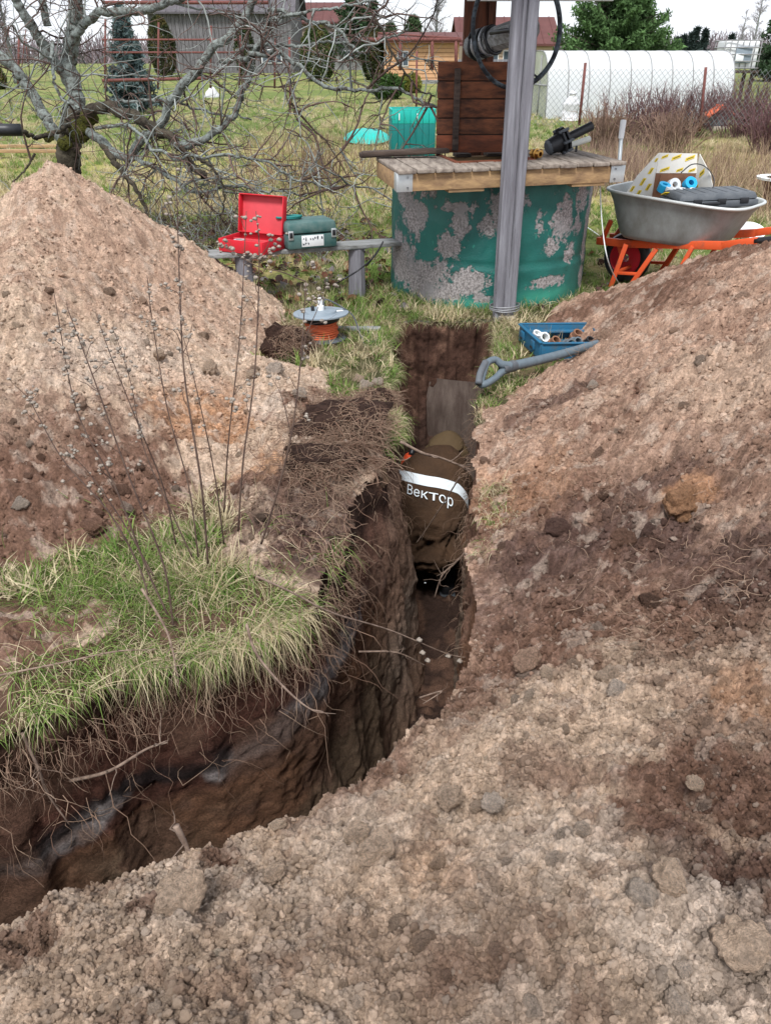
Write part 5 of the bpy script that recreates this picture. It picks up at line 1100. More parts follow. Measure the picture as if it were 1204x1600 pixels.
q, nr_, d = poly_pts(2600, fa_, frac_at(-.80, 1.64), .12, 1.0); cl = fbm(q[:, 0], q[:, 1], s=412, sc=12); q, nr_, d = (v[cl > .5] for v in (q, nr_, d)); turf_on(q, 0, .05, .20, .85, (1.8, 4.5), nr_*.9+rng.normal(0, .45, nr_.shape), w=.0026, curl=.8, name='hanging_grass', label='dry grass blades hanging down over the cut face of the trench')
# mound of grass around the weed stems
n = 3000; c = G(330, 850, .06); x = rng.normal(c.x, .26, n); y = rng.normal(c.y-.05, .15, n); kk = (~inside(x, y)) & (y > 1.75); q = np.stack([x, y], 1)[kk]; ln = (q-np.array([c.x, c.y+.1]))*1.6; ln[:, 1] -= .4
turf_on(q, 0, .06, .21, .42, (.8, 3.0), ln, name='turf_grass', label='mound of pale straw and green grass round the dry weed stems')
n = 2600; c = G(150, 930, .02); x = rng.normal(c.x, .17, n); y = rng.normal(c.y, .16, n); kk = (~inside(x, y)) & (y > 1.5); q = np.stack([x, y], 1)[kk]; turf_on(q, 0, .05, .13, .15, (.8, 2.2), np.tile([[-.1, -.25]], (len(q), 1)), name='turf_grass', label='shorter bright green grass left of the weed stems')
q, nr_, d = poly_pts(700, frac_at(-.70, 1.69), frac_at(-1.7, 1.06), .08, 1.1); turf_on(q, 0, .04, .12, .45, (1.0, 3.4), nr_*.8, w=.003, name='rim_grass', label='ragged grass fringe on the trench edge at the far left')
# small overhanging fringe further along both rims
q, nr_, d = poly_pts(1900, 0.0, fc2, .10, 1.2); turf_on(q, 0, .04, .11, .45, (1.2, 3.2), nr_*.8, w=.003, name='rim_grass', label='grass fringe along the far left rim of the trench')
q, nr_, d = poly_pts(700, frac_at(.0, 3.85), frac_at(.03, 3.2), .09, 1.1); turf_on(q, 0, .04, .11, .45, (1.5, 3.6), nr_*.9, w=.0035, name='rim_grass', label='tuft of grass bulging over the left trench rim before the worker')
def rim_r(n, lo, hi): k = rng.uniform(lo, hi, n).astype(int); return rr_[k]+inR[k]*rng.uniform(-.10, .01, (n, 1)), inR[k]
ir = lambda x, y: int(np.argmin(np.hypot(rr_[:, 0]-x, rr_[:, 1]-y)))
q, nr_ = rim_r(1500, ir(.52, 3.9), len(rr_)-2); turf_on(q, 0, .04, .10, .6, (.8, 2.6), nr_*.3, w=.003, name='rim_grass', label='yellowed grass on the right rim of the trench beside the shovel')
q, nr_ = rim_r(700, ir(.3, 2.2), ir(.33, 2.75)); q = q+np.array([.03, 0]); turf_on(q, 0, .04, .12, .75, (1.5, 3.6), -nr_*.2+np.array([.0, -.5]), w=.0028, name='rim_grass', label='dry grass tuft sticking out of the right trench bank')
x = rng.uniform(.0, .72, 900); y = 5.06+rng.random(900)**1.5*.35; turf_on(np.stack([x, y], 1), 0, .04, .10, .6, (.8, 3), np.tile([[0, -.5]], (900, 1)), w=.003, name='rim_grass', label='short dry grass on the trench end below the well')
a = rng.uniform(-2.9, -.25, 2400); rr2 = WR+.02+rng.random(2400)**2*.22; turf_on(np.stack([WC.x+rr2*np.cos(a), WC.y+rr2*np.sin(a)], 1), 0, .04, .13, .45, (.6, 2.6), np.stack([np.cos(a)*.3, np.sin(a)*.3], 1), w=.0045, name='long_grass', label='longer grass growing round the foot of the well')
x, y = rng.normal(-.15, .7, 2600), rng.normal(5.35, .35, 2600); kk = (surf(x, y, False)[1] == 0) & ~inside(x, y) & (np.hypot(x-WC.x, y-WC.y) > WR+.01); turf_on(np.stack([x, y], 1)[kk], 0, .05, .15, .22, (.4, 2.4), np.tile([[0, -.1]], (int(kk.sum()), 1)), w=.0045, name='long_grass', label='lush green grass under and before the bench')

# ---- roots hanging from the cut faces
def roots(name, n, lo, hi, zlo, zhi, Lmin, Lmax, r, out=.6, grav=-.25, label=None, path=None, nrm=None, hh=None, wob=.4):
    path = rl if path is None else path; nrm = inL if nrm is None else nrm; hh = hL if hh is None else hh
    k = rng.uniform(lo*len(path), hi*len(path)-1, n).astype(int); z = hh[k]-.03-rng.uniform(zlo, zhi, n)
    B = np.stack([path[k, 0]+nrm[k, 0]*.015, path[k, 1]+nrm[k, 1]*.015, z], 1); d = np.stack([nrm[k, 0]*out, nrm[k, 1]*out, np.full(n, -.35)], 1)+rng.normal(0, .35, (n, 3))
    L = Lmin+(Lmax-Lmin)*rng.random(n)**2; P = walk(B, d, L, 8, wob, grav)
    R0 = np.linspace(1, .3, 8)[None]*rng.uniform(.5, 1.3, (n, 1))*r; b = rng.random((n, 1)); C = (RT*(1-b)+RT2*b)*rng.uniform(.6, 1.2, (n, 1))
    o = strands(name, P, R0, M['root'], None, C); tag(o, label, 'roots', None, 'stuff'); return o
roots('fine_roots', 1200, frac_at(-.02, 2.45), frac_at(-1.6, 1.1), .0, .12, .04, .20, .0011, label='fine dark roots fringing the underside of the turf at the left')
roots('fine_roots', 150, frac_at(-.02, 2.45), frac_at(-1.6, 1.1), .05, .40, .08, .40, .0014, label='thin roots hanging down the layered cut face')
roots('fine_roots', 650, 0, frac_at(0, 2.6), .0, .5, .04, .20, .0011, out=.8, label='fine roots along the left wall towards the worker')
roots('fine_roots', 330, 0, 1, .0, .35, .04, .16, .001, out=.8, path=rr_[ir(.28, 2.0):], nrm=inR[ir(.28, 2.0):], hh=hR[ir(.28, 2.0):], label='fine roots along the right trench wall')
# bigger individual roots
for k, (pts, r, lb_) in enumerate([
    ([(35, 1145, 1.47), (60, 1200, 1.45), (75, 1240, 1.46), (110, 1290, 1.46)], .005, 'thick pale root hanging down the cut face at the far left'),
    ([(110, 1220, 1.53), (170, 1205, 1.5), (230, 1170, 1.5), (262, 1160, 1.52)], .006, 'brown root lying slanted across the cut face below the grass'),
    ([(385, 975, 1.72), (400, 1020, 1.68), (440, 1070, 1.64), (480, 1105, 1.62), (505, 1112, 1.62)], .0045, 'long bare twig hanging from the grass tuft over the cut face'),
    ([(275, 1290, .98), (290, 1320, .97), (297, 1335, .96)], .007, 'short broken root stump sticking up from the near heap edge'),
    ([(625, 690, 3.12), (660, 708, 3.15), (690, 716, 3.2), (738, 735, 3.25)], .008, 'long bare root crossing the trench above the worker'),
    ([(740, 850, 2.9), (710, 880, 2.95), (690, 900, 2.95), (678, 935, 2.95)], .006, 'forked twig hanging from the right wall below the worker'),
    ([(718, 745, 3.3), (690, 790, 3.4), (660, 835, 3.5), (650, 848, 3.5)], .004, 'thin twig lying across the back of the jacket'),
    ([(400, 900, 1.78), (455, 925, 1.8), (520, 958, 1.85), (610, 985, 2.0), (700, 1022, 2.1), (740, 1028, 2.12)], .0035, 'dry weed stem bent out of the grass across the trench'),
    ([(560, 1018, 2.2), (620, 1020, 2.25), (665, 1040, 2.3)], .004, 'brown root sticking out of the left wall above the trench floor'),
    ([(0, 1055, 1.62), (100, 1035, 1.62), (180, 1018, 1.62), (245, 1015, 1.63)], .003, 'long pale stem lying over the grass edge at the lower left'),
    ([(85, 1480, .82), (150, 1490, .83), (200, 1515, .83), (290, 1527, .84)], .0035, 'dead branching twig lying on the near heap at the lower left'),
    ([(655, 1090, 1.9), (690, 1080, 1.9), (660, 1100, 1.88)], .003, 'small pale root curl at the bottom of the trench'),
    ([(222, 920, 1.85), (262, 990, 1.72), (280, 1070, 1.64)], .0045, 'broken pale stem hanging over the grassy edge'),
]):
    P = [PY(*p) for p in pts]; rootm = M['cream'] if k in (12,) else M['twigs_pale'] if 'twigs_pale' in M else M['twig']
    t_ = tag(tube('root' if 'root' in lb_ else 'twig', P, [r, r*.8, r*.4], M['twig'] if k not in (3, 4) else M['root1'] if 'root1' in M else M['twig'], None, n=26, sides=6, origin=P[0]), lb_, 'root' if 'root' in lb_ else 'twig')
    if k == 7: BENT = t_
    sp = spline(P, 12); nb = 7; ii = rng.integers(3, 11, nb); dd_ = np.gradient(sp, axis=0)[ii]; dd_ /= np.linalg.norm(dd_, axis=1, keepdims=True)
    Pb = walk(sp[ii], dd_+rng.normal(0, .7, (nb, 3)), rng.uniform(.3, 1.2, nb)*r*18, 6, .35); strands('side_roots', Pb, np.linspace(r*.4, r*.15, 6)[None]*np.ones((nb, 1)), M['twig'], t_)['kind'] = 'stuff'
# matted roots and turned-over sods on the left bank
def sod(name, px, py, rad, hgt, label, nst, seed, col=RT, flat=1.0):
    x0, y0, h0 = hat(px, py); me = clods[seed % 6].copy(); me.materials.clear(); me.materials.append(M['lump']); s = tag(bpy.data.objects.new(name, me), label, 'sod'); COL.objects.link(s)
    s.location = (x0, y0+rad*.5, h0+hgt*.25); s.scale = (rad, rad*flat, hgt*.7); s.rotation_euler = (0, 0, seed); s.color = (.07, .04, .03, 1)
    g = np.random.default_rng(seed); a = g.uniform(0, 6.28, nst); e = np.arccos(g.uniform(-.1, 1, nst)); n_ = np.stack([np.sin(e)*np.cos(a), np.sin(e)*np.sin(a), np.cos(e)], 1)
    B = n_*.78*np.array([1, 1, 1])*g.uniform(.8, 1.15, (nst, 1)); dT = np.cross(n_, g.normal(0, 1, (nst, 3)))+n_*.15; dT[:, 2] -= .4
    P = walk(B, dT, g.uniform(.25, 1.0, nst), 7, .3, -.10, seed); P = P*np.array([rad, rad*flat, hgt*.7]); b = g.random((nst, 1)); C = (col*(1-b)+RT2*b)*g.uniform(.5, 1.15, (nst, 1))
    P = P+np.array(s.location); V, F = strand_geo(P, np.linspace(.0016, .0007, 7)[None]*np.ones((nst, 1))); o = obj('root_mat', V, F, M['root'], None, np.repeat(C, 21, 0)); o.parent = s; o.matrix_parent_inverse = s.matrix_basis.inverted() if False else Matrix.LocRotScale(s.location, s.rotation_euler, s.scale).inverted(); o['kind'] = 'stuff'
    return s
sod('turned_sod', 452, 562, .165, .20, 'round dark sod of matted roots lying before the cable reel', 1000, 3)
sod('turned_sod', 540, 690, .20, .14, 'large matted root sod on the left bank above the worker', 1300, 9, flat=1.5)
sod('turned_sod', 590, 640, .12, .09, 'small brown sod at the left trench rim near the pale stones', 900, 5)
sod('turned_sod', 500, 740, .15, .08, 'low flattened root sod on the left bank beside the sandy heap', 900, 14, flat=1.2)
n = 1700; x = rng.normal(-.20, .17, n); y = rng.normal(2.85, .42, n); kk = ~inside(x, y); x, y = x[kk], y[kk]; h, _ = surf(x, y, False); a = rng.normal(-1.2, .6, len(x)); P = walk(np.stack([x, y, h+.035], 1), np.stack([np.cos(a), np.sin(a), 0*a+.1], 1), rng.uniform(.03, .16, len(x)), 7, .3, -.05); b = rng.random((len(x), 1)); 
tag(strands('root_mat', P, np.full((len(x), 7), .0012)*rng.uniform(.6, 1.3, (len(x), 1)), M['root'], None, (RT*(1-b)+RT2*b)*rng.uniform(.6, 1.1, (len(x), 1))), 'mat of loose brown roots strewn on the left trench bank', 'roots', None, 'stuff')
n = 1500; x = rng.uniform(.35, 1.2, n); y = rng.uniform(1.4, 4.2, n); kk = ~inside(x, y) & (rng.random(n) < .25+.9*sstep(.5, .62, fbm(x, y, s=431, sc=4))); x, y = x[kk], y[kk]; h, _ = surf(x, y, False); a = rng.uniform(0, 6.28, len(x)); P = walk(np.stack([x, y, h+.035], 1), np.stack([np.cos(a), np.sin(a), 0*a+.1], 1), rng.uniform(.02, .10, len(x)), 6, .35, -.08); b = rng.random((len(x), 1))
tag(strands('root_mat', P, np.full((len(x), 6), .0009), M['root'], None, (RT*(1-b)+RT2*b)), 'loose root hairs mixed into the dark soil of the right heap', 'roots', None, 'stuff')

# ---- dry weed with seed heads
M['stem'] = pm('dark_dry_stem', (.055, .032, .026), .8, n_sc=30, col2=(.12, .08, .06)); M['seed'] = pm('pale_seed_head', (.42, .37, .31), .95, n_sc=200, col2=(.2, .16, .13), bump=.002)
wl_ = G(330, 870, .05); weed = thing('dry_weed', 'clump of tall dark dry weed stems with pale seed heads in the grass tuft', 'weed', wl_)
seedm = []
for k in range(3):
    bm = bmesh.new(); bmesh.ops.create_icosphere(bm, subdivisions=2, radius=1); g = np.random.default_rng(k)
    for v in bm.verts: v.co *= g.uniform(.6, 1.15); v.co.z *= .8
    sm = bpy.data.meshes.new('seed_head'); bm.to_mesh(sm); bm.free(); sm.materials.append(M['seed']); seedm.append(np.array([v.co[:] for v in sm.vertices])); sf = np.array([p.vertices[:] for p in sm.polygons])
def stem(px, Y0, r, heads=26, hr=.0068, dead=False):
    heads = int(heads*1.5)
    P = spline([PY(*p) for p in px], 40); s = tube('stem', P, np.linspace(r, r*.35, 10), M['stem'], weed, raw=True, sides=6)
    g = rng; nb = max(4, heads//4); ii = g.integers(16, 39, nb); T_ = np.gradient(P, axis=0)[ii]; T_ /= np.linalg.norm(T_, axis=1, keepdims=True)
    dd = T_+g.normal(0, .55, (nb, 3)); Lb = g.uniform(.03, .14, nb)*(1.2-ii/60); B = walk(P[ii], dd, Lb, 6, .22, .02)
    strands('side_twigs', B, np.linspace(r*.38, r*.18, 6)[None]*np.ones((nb, 1)), M['stem'], s)['kind'] = 'stuff'
    pos = [B[g.integers(0, nb), g.integers(3, 6)]+g.normal(0, .006, 3) for _ in range(heads*2//3)]+[P[int(k)]+g.normal(0, .009, 3) for k in 39-np.abs(g.normal(0, 7, heads//3)).clip(0, 30)]
    Vs, Fs = [], []
    for q_ in pos:
        m_ = seedm[g.integers(0, 3)]; Fs.append(sf+sum(len(v) for v in Vs)); Vs.append(m_*g.uniform(.45, 1.15)*hr+q_)
    obj('seed_heads', np.vstack(Vs), np.vstack(Fs), M['seed'], s)['kind'] = 'stuff'
W = [
 ([(232, 930, 1.95), (215, 880, 2.0), (170, 800, 2.05), (100, 720, 2.1), (60, 650, 2.15), (40, 610, 2.2)], .0035, 26),
 ([(262, 960, 1.85), (230, 890, 1.9), (180, 760, 1.95), (120, 640, 2.0), (85, 460, 2.1)], .0035, 30),
 ([(272, 985, 1.85), (255, 880, 1.9), (200, 740, 1.95), (150, 600, 2.0), (105, 480, 2.05)], .0038, 34),
 ([(275, 850, 2.1), (255, 760, 2.1), (215, 660, 2.1), (175, 560, 2.15), (150, 490, 2.2)], .003, 18),
 ([(310, 870, 2.05), (295, 760, 2.1), (262, 640, 2.15), (238, 500, 2.2), (230, 430, 2.2)], .003, 16),
 ([(325, 880, 2.0), (315, 760, 2.0), (290, 600, 2.05), (282, 480, 2.1), (275, 250, 2.2)], .0042, 30),
 ([(350, 850, 2.1), (335, 740, 2.1), (310, 620, 2.1), (285, 520, 2.15)], .003, 12),
 ([(372, 830, 2.1), (380, 720, 2.1), (398, 580, 2.15), (405, 400, 2.2), (400, 330, 2.25)], .0036, 24),
 ([(350, 800, 2.2), (357, 690, 2.2), (375, 520, 2.25), (385, 330, 2.3)], .0032, 26),
 ([(408, 850, 2.1), (430, 780, 2.1), (455, 680, 2.1), (470, 560, 2.15), (478, 440, 2.2)], .0040, 16),
 ([(478, 440, 2.2), (440, 425, 2.2), (400, 415, 2.2), (350, 385, 2.22)], .002, 18),
 ([(455, 680, 2.1), (440, 620, 2.12), (425, 590, 2.14)], .002, 4),
 ([(300, 870, 1.98), (268, 800, 2.0), (225, 700, 2.05), (205, 600, 2.1), (180, 520, 2.1)], .0026, 22),
 ([(240, 900, 2.0), (195, 820, 2.05), (140, 740, 2.1), (100, 700, 2.1)], .0028, 14),
 ([(470, 560, 2.15), (480, 520, 2.15), (497, 480, 2.2), (510, 440, 2.2)], .0018, 16),
]
for px, r, hd_ in W: stem(px, 0, r, hd_)
# seed heads on the stem bent over the trench, and a loose sprig on the left bank
def sprig(par, lst):
    for (px_, py_, Y_) in lst:
        p = PY(px_, py_, Y_); m_ = seedm[1]; obj('seed_head', m_*.011+np.array(p), sf, M['seed'], par)
sprig(BENT, [(655, 1000, 2.05), (660, 1020, 2.06), (668, 1032, 2.08), (700, 1025, 2.1), (735, 1022, 2.1), (738, 1030, 2.12), (718, 1033, 2.1)])
sp0 = PY(505, 765, 2.75); spg = thing('weed_sprig', 'small dry sprig with pale seed heads lying on the left bank beside the sod', 'weed', sp0)
tube('stem', [sp0, PY(520, 730, 2.85), PY(540, 700, 2.9)], .003, M['stem'], spg, n=10, sides=5); sprig(spg, [(540, 690, 2.9), (535, 700, 2.9), (512, 735, 2.8)])

# ---- the old apple tree
M['leafdead'] = pm('dead_leaf', (.10, .06, .04), .9)
YT = 8.6; tb_ = PY(112, 300, YT); tree = thing('apple_tree', 'old bare apple tree with grey lichened limbs and a mossy dark trunk', 'tree', (tb_.x, YT, 0))
def limb(name, pts, r0, r1, mat, n=60, nz=.12):
    P = spline([PY(*p) for p in pts], n); t = np.arange(n)*.35; g = rng.uniform(0, 50)
    L = np.sum(np.linalg.norm(np.diff(P, axis=0), axis=1)); k_ = min(.05, L*.02)
    for c in range(3): P[:, c] += (fbm(t, t*0+g+c*7, s=501, o=3)-.5)*k_*2*np.minimum(1, np.arange(n)/6)
    r0, r1 = r0*.76, r1*.8
    rr0 = np.linspace(r0, r1, n)*(1+nz*2*(fbm(t*1.5, t*0+g, s=502, o=3)-.5))
    V, F = strand_geo(P[None], rr0[None], 12); th = np.tile(np.arange(12), n); V += (np.repeat(P, 12, 0)-V)*((fbm(np.repeat(t, 12)*2, th*1.3+g, s=503, o=2)-.5)*.35)[:, None]
    o = obj(name, V, F, M[mat], tree); return P, rr0
LB = []
PB = lambda x, y, dY=0: (x, y, YT+dY)
gz = -YT*0
trunk_pts = [(118, 350, YT+.05), (112, 290, YT), (106, 240, YT), (112, 200, YT), (122, 170, YT)]
limb('trunk', trunk_pts, .15, .145, 'barkdark')
P = PY(118, 205, YT)
for (px_, py_, r_) in ((125, 205, .14), (138, 185, .10), (100, 225, .08), (75, 215, .06)):
    p = PY(px_, py_, YT-.12); V = np.array([v[:] for v in [vv.co for vv in clods[3].vertices]])*np.array([r_, r_*.5, r_]); obj('moss_pad', V+np.array(p), np.array([pl.vertices[:] for pl in clods[3].polygons]), M['moss'], tree)
limbs = [
 ('limb', [PB(122, 190), PB(118, 140), PB(108, 100), PB(112, 60), PB(118, 20), PB(120, -60)], .105, .08, 'bark'),
 ('limb', [PB(95, 215), PB(75, 190), PB(62, 165, .1), PB(40, 130, .1), PB(10, 95, .1), PB(-40, 60, .1)], .07, .06, 'bark'),
 ('limb', [PB(108, 130), PB(85, 95, -.1), PB(60, 55, -.2), PB(30, 10, -.3), PB(10, -40, -.3)], .065, .05, 'bark'),
 ('limb', [PB(105, 75, -.05), PB(125, 45, -.1), PB(150, 22, -.2), PB(205, 18, -.3), (265, 5, YT-.4), (320, -15, YT-.5)], .055, .035, 'bark'),
 ('limb', [PB(75, 40, -.2), PB(70, 20, -.2), PB(62, -30, -.2)], .045, .035, 'bark'),
 ('limb', [PB(128, 185), PB(165, 168, -.3), PB(205, 180, -.5), PB(240, 200, -.7), PB(275, 222, -.9), PB(290, 245, -1.0), PB(320, 275, -1.2)], .075, .035, 'barkdark'),
 ('limb', [PB(130, 195), PB(160, 225, -.3), PB(195, 245, -.5), PB(228, 215, -.6), PB(262, 170, -.7), PB(300, 118, -.8), PB(335, 75, -.8), PB(372, 38, -.8), PB(405, -10, -.8)], .06, .04, 'bark'),
 ('limb', [PB(275, 228, -.9), PB(310, 222, -1.0), PB(348, 200, -1.0), PB(372, 160, -1.0), PB(388, 115, -1.0), PB(405, 70, -1.0), PB(425, 30, -1.0)], .045, .025, 'bark'),
 ('limb', [PB(160, 225, -.3), PB(185, 260, -.6), PB(215, 300, -.8), PB(235, 345, -.9)], .045, .015, 'barkdark'),
 ('limb', [PB(180, 160, -.2), PB(235, 155, -.4), PB(275, 162, -.6), PB(330, 175, -.8), PB(390, 185, -.8)], .02, .010, 'bark'),
 ('limb', [PB(345, 95, -.8), PB(385, 92, -1.0), PB(440, 82, -1.1), PB(500, 125, -1.2), PB(560, 138, -1.3), PB(620, 140, -1.3), PB(655, 158, -1.4), PB(682, 172, -1.4)], .028, .012, 'bark'),
 ('limb', [PB(370, 80, -.8), PB(400, 72, -1.0), PB(460, 70, -1.0), PB(530, 68, -1.0), PB(560, 75, -1.1)], .022, .01, 'bark'),
 ('limb', [PB(420, 15, -.8), PB(450, 22, -1.0), PB(500, 35, -1.1), PB(530, 48, -1.2), PB(560, 80, -1.3), PB(600, 60, -1.3), PB(640, 42, -1.4)], .022, .008, 'bark'),
 ('limb', [PB(570, -30, -1.2), PB(575, 5, -1.2), PB(598, 50, -1.3), PB(625, 100, -1.4), PB(655, 140, -1.4), PB(680, 150, -1.4)], .017, .007, 'barkdark'),
 ('limb', [PB(120, 190), PB(90, 205, -.4), PB(60, 215, -.6), PB(35, 205, -.8), PB(15, 205, -.8)], .03, .02, 'barkdark'),
 ('limb', [PB(55, 240, -.5), PB(40, 265, -.6), PB(20, 285, -.7)], .016, .006, 'barkdark'),
 ('limb', [PB(82, 65, -.6), PB(82, 110, -.8), PB(95, 150, -.9), PB(125, 170, -1.0)], .022, .012, 'bark'),
 ('limb', [PB(150, 200, -.4), PB(200, 200, -.8), PB(240, 235, -1.1), PB(300, 250, -1.3), PB(370, 240, -1.4), PB(430, 265, -1.4), PB(520, 290, -1.5), PB(600, 295, -1.5)], .022, .008, 'bark'),
 ('limb', [PB(190, 245, -.6), PB(240, 260, -.9), PB(300, 300, -1.1), PB(360, 290, -1.2), PB(440, 300, -1.4), PB(480, 310, -1.4)], .028, .008, 'bark'),
 ('limb', [PB(290, 238, -1.0), PB(330, 260, -1.2), PB(350, 300, -1.3), PB(345, 340, -1.3)], .02, .007, 'barkdark'),
 ('limb', [PB(425, 30, -1.0), PB(470, 20, -1.1), PB(540, 10, -1.2), PB(620, -10, -1.3)], .018, .008, 'bark'),
 ('limb', [PB(440, 80, -1.1), PB(455, 130, -1.2), PB(462, 180, -1.2), PB(500, 215, -1.2), PB(545, 240, -1.3)], .008, .003, 'barkdark'),
]
for a in limbs: LB.append(limb(a[0], a[1], a[2], a[3], a[4]))
def grow(parents, n, Lmin, Lmax, S, rr0, wob, grav, bias=0.0, mat='twig', name='twigs', up=0.0):
    w = np.array([len(P)*1.0*L for P, L in parents['w']]); w = w/w.sum(); which = rng.choice(len(w), n, p=w)
    B = np.zeros((n, 3)); D = np.zeros((n, 3)); r = np.zeros(n)
    for i_, k in enumerate(which):
        P = parents['P'][k]; q_ = int(rng.uniform(bias, 1)*(len(P)-2)); B[i_] = P[q_]; t_ = P[q_+1]-P[q_]; t_ = t_/(np.linalg.norm(t_)+1e-9); D[i_] = t_*.5+rng.normal(0, .75, 3)*np.array([1, .8, 1])+np.array([0, 0, up])
    L = rng.uniform(Lmin, Lmax, n); P = walk(B, D, L, S, wob, grav); Rr = np.linspace(1, .25, S)[None]*rng.uniform(.6, 1.2, (n, 1))*rr0
    return P, Rr
par = {'P': [p for p, _ in LB], 'w': [(p, np.linalg.norm(p[-1]-p[0])) for p, _ in LB]}
P1, R1 = grow(par, 200, .35, 1.1, 9, .010, .22, -.03, .15)
par1 = {'P': list(P1), 'w': [(p, 1) for p in P1]}
P2, R2 = grow(par1, 900, .12, .55, 8, .0052, .25, -.02, .15)
par2 = {'P': list(P2), 'w': [(p, 1) for p in P2]}
P3, R3 = grow(par2, 2200, .05, .22, 5, .003, .25, 0, .2)
lic = np.array((.27, .29, .27)); brn = np.array((.09, .06, .05))
def tc_(n, p=.42): b = rng.random((n, 1)) < p; return np.where(b, lic*rng.uniform(.6, 1.25, (n, 1)), brn*rng.uniform(.7, 1.6, (n, 1)))
for P_, R_, s_ in ((P1, R1, 5), (P2, R2, 4), (P3, R3, 3)):
    P_[:, :, 2] = np.maximum(P_[:, :, 2], .03); o = strands('twigs', P_, R_, M['root'], tree, tc_(len(P_)), s_); o['kind'] = 'stuff'
# brush and dead stalks under the tree
n = 900; x = rng.uniform(-3.6, -.5, n); y = rng.uniform(6.9, 8.6, n); d = rng.normal(0, .55, (n, 3)); d[:, 2] = np.abs(d[:, 2])+.5
P = walk(np.stack([x, y, 0*x], 1), d, rng.uniform(.15, .75, n)*(1-.4*(y > 7.8)), 8, .3, -.06)
tag(strands('brushwood', P, np.linspace(.0045, .0015, 8)[None]*np.ones((n, 1)), M['root'], None, tc_(n, .45)), 'tangle of dead stalks and brushwood below the hanging limbs', 'brush', None, 'stuff')
n = 240; x = rng.normal(-1.0, .45, n); y = rng.normal(11.5, .6, n); d = rng.normal(0, .3, (n, 3)); d[:, 2] = 1
P = walk(np.stack([x, y, base_h(x, y)], 1), d, rng.uniform(.3, .75, n), 7, .12, -.02); tag(strands('dry_stalks', P, np.full((n, 7), .004), M['root'], None, np.tile([[.22, .15, .10]], (n, 1))*rng.uniform(.6, 1.4, (n, 1))), 'patch of upright brown stalks on the lawn beside the red pole', 'stalks', None, 'stuff')
# ================================================================ the gardens behind
def ground_at(px, py):
    r = ray(px, py); t = np.linspace(6, 120, 6000)/r.y; X, Y, Z = r.x*t, r.y*t, CAM_H+r.z*t; h = base_h(X, Y); k = int(np.argmax(Z < h)) if np.any(Z < h) else 5999
    return Vector((X[k], Y[k], h[k]))
gh_ = lambda x, y: float(base_h(np.array([x]), np.array([y]))[0])
def leaf_cloud(name, P, size, cols, mat, parent, flat=.35, nrm=None):
    """one triangle per leaf or needle spray"""
    n = len(P); a = rng.normal(0, 1, (n, 3)); a /= np.linalg.norm(a, axis=1, keepdims=True); b = np.cross(a, rng.normal(0, 1, (n, 3))); b /= np.linalg.norm(b, axis=1, keepdims=True)
    s = size*rng.uniform(.5, 1.4, (n, 1)); V = np.stack([P-b*s*flat, P+b*s*flat, P+a*s], 1).reshape(-1, 3)
    return obj(name, V, np.arange(3*n).reshape(-1, 3), mat, parent, np.repeat(cols, 3, 0), smooth=False)
M['leaf'] = pm('needles', (0, 0, 0), .8, vcol=True, spec=.15, trans=.15)
def thuja(px, pb, ptop, wpx, label, col=(.045, .07, .02), Y=None, n=9000):
    g = ground_at(px, pb) if Y is None else None
    if Y is not None: x = PY(px, pb, Y).x; g = Vector((x, Y, gh_(x, Y)))
    zc = g.y*math.cos(PITCH)+(CAM_H-g.z)*math.sin(PITCH); h = PY(px, ptop, g.y).z-g.z; w = wpx/1200*zc/2
    o = thing('thuja', label, 'thuja', g); tube('trunk', [g, g+Vector((0, 0, h*.5))], w*.15, M['barkdark'], o, n=4)
    t = rng.random(n)**.8; a = rng.uniform(0, 6.28, n); prof = np.sin(np.clip(t*.94+.06, 0, 1)*np.pi)**.42*np.where(t > .55, 1-.25*(t-.55), 1)
    r = w*prof*(.72+.3*rng.random(n)**.5)*(1+.22*(fbm(np.cos(a)*2+5, np.sin(a)*2, t*5, 601)-.5)*2)
    P = np.stack([g.x+r*np.cos(a), g.y+r*np.sin(a), g.z+t*h], 1); cl = fbm(P[:, 0]*3, P[:, 1]*3, P[:, 2]*3, 602, 3); C = np.array(col)*(.35+1.5*cl)[:, None]*rng.uniform(.7, 1.3, (n, 1)); C = mixc(C, (.16, .11, .04), .5*(cl > .62))
    leaf_cloud('foliage', P, .085, C, M['leaf'], o)
    return o
thuja(497, 127, 38, 54, 'full rounded thuja between the grey barn and the brick house')
thuja(583, 125, 38, 40, 'dark thuja right of the rounded one, in front of the timber wall', (.04, .055, .02))
thuja(258, 120, 25, 40, 'thuja behind the red fence in front of the grey barn', (.04, .05, .018))
thuja(385, 125, 30, 30, 'slim thuja half hidden behind the apple limbs by the barn', (.035, .05, .018), n=5000)
thuja(2, 140, 105, 20, 'small thuja at the left edge of the lawn', (.06, .075, .02), n=2500)
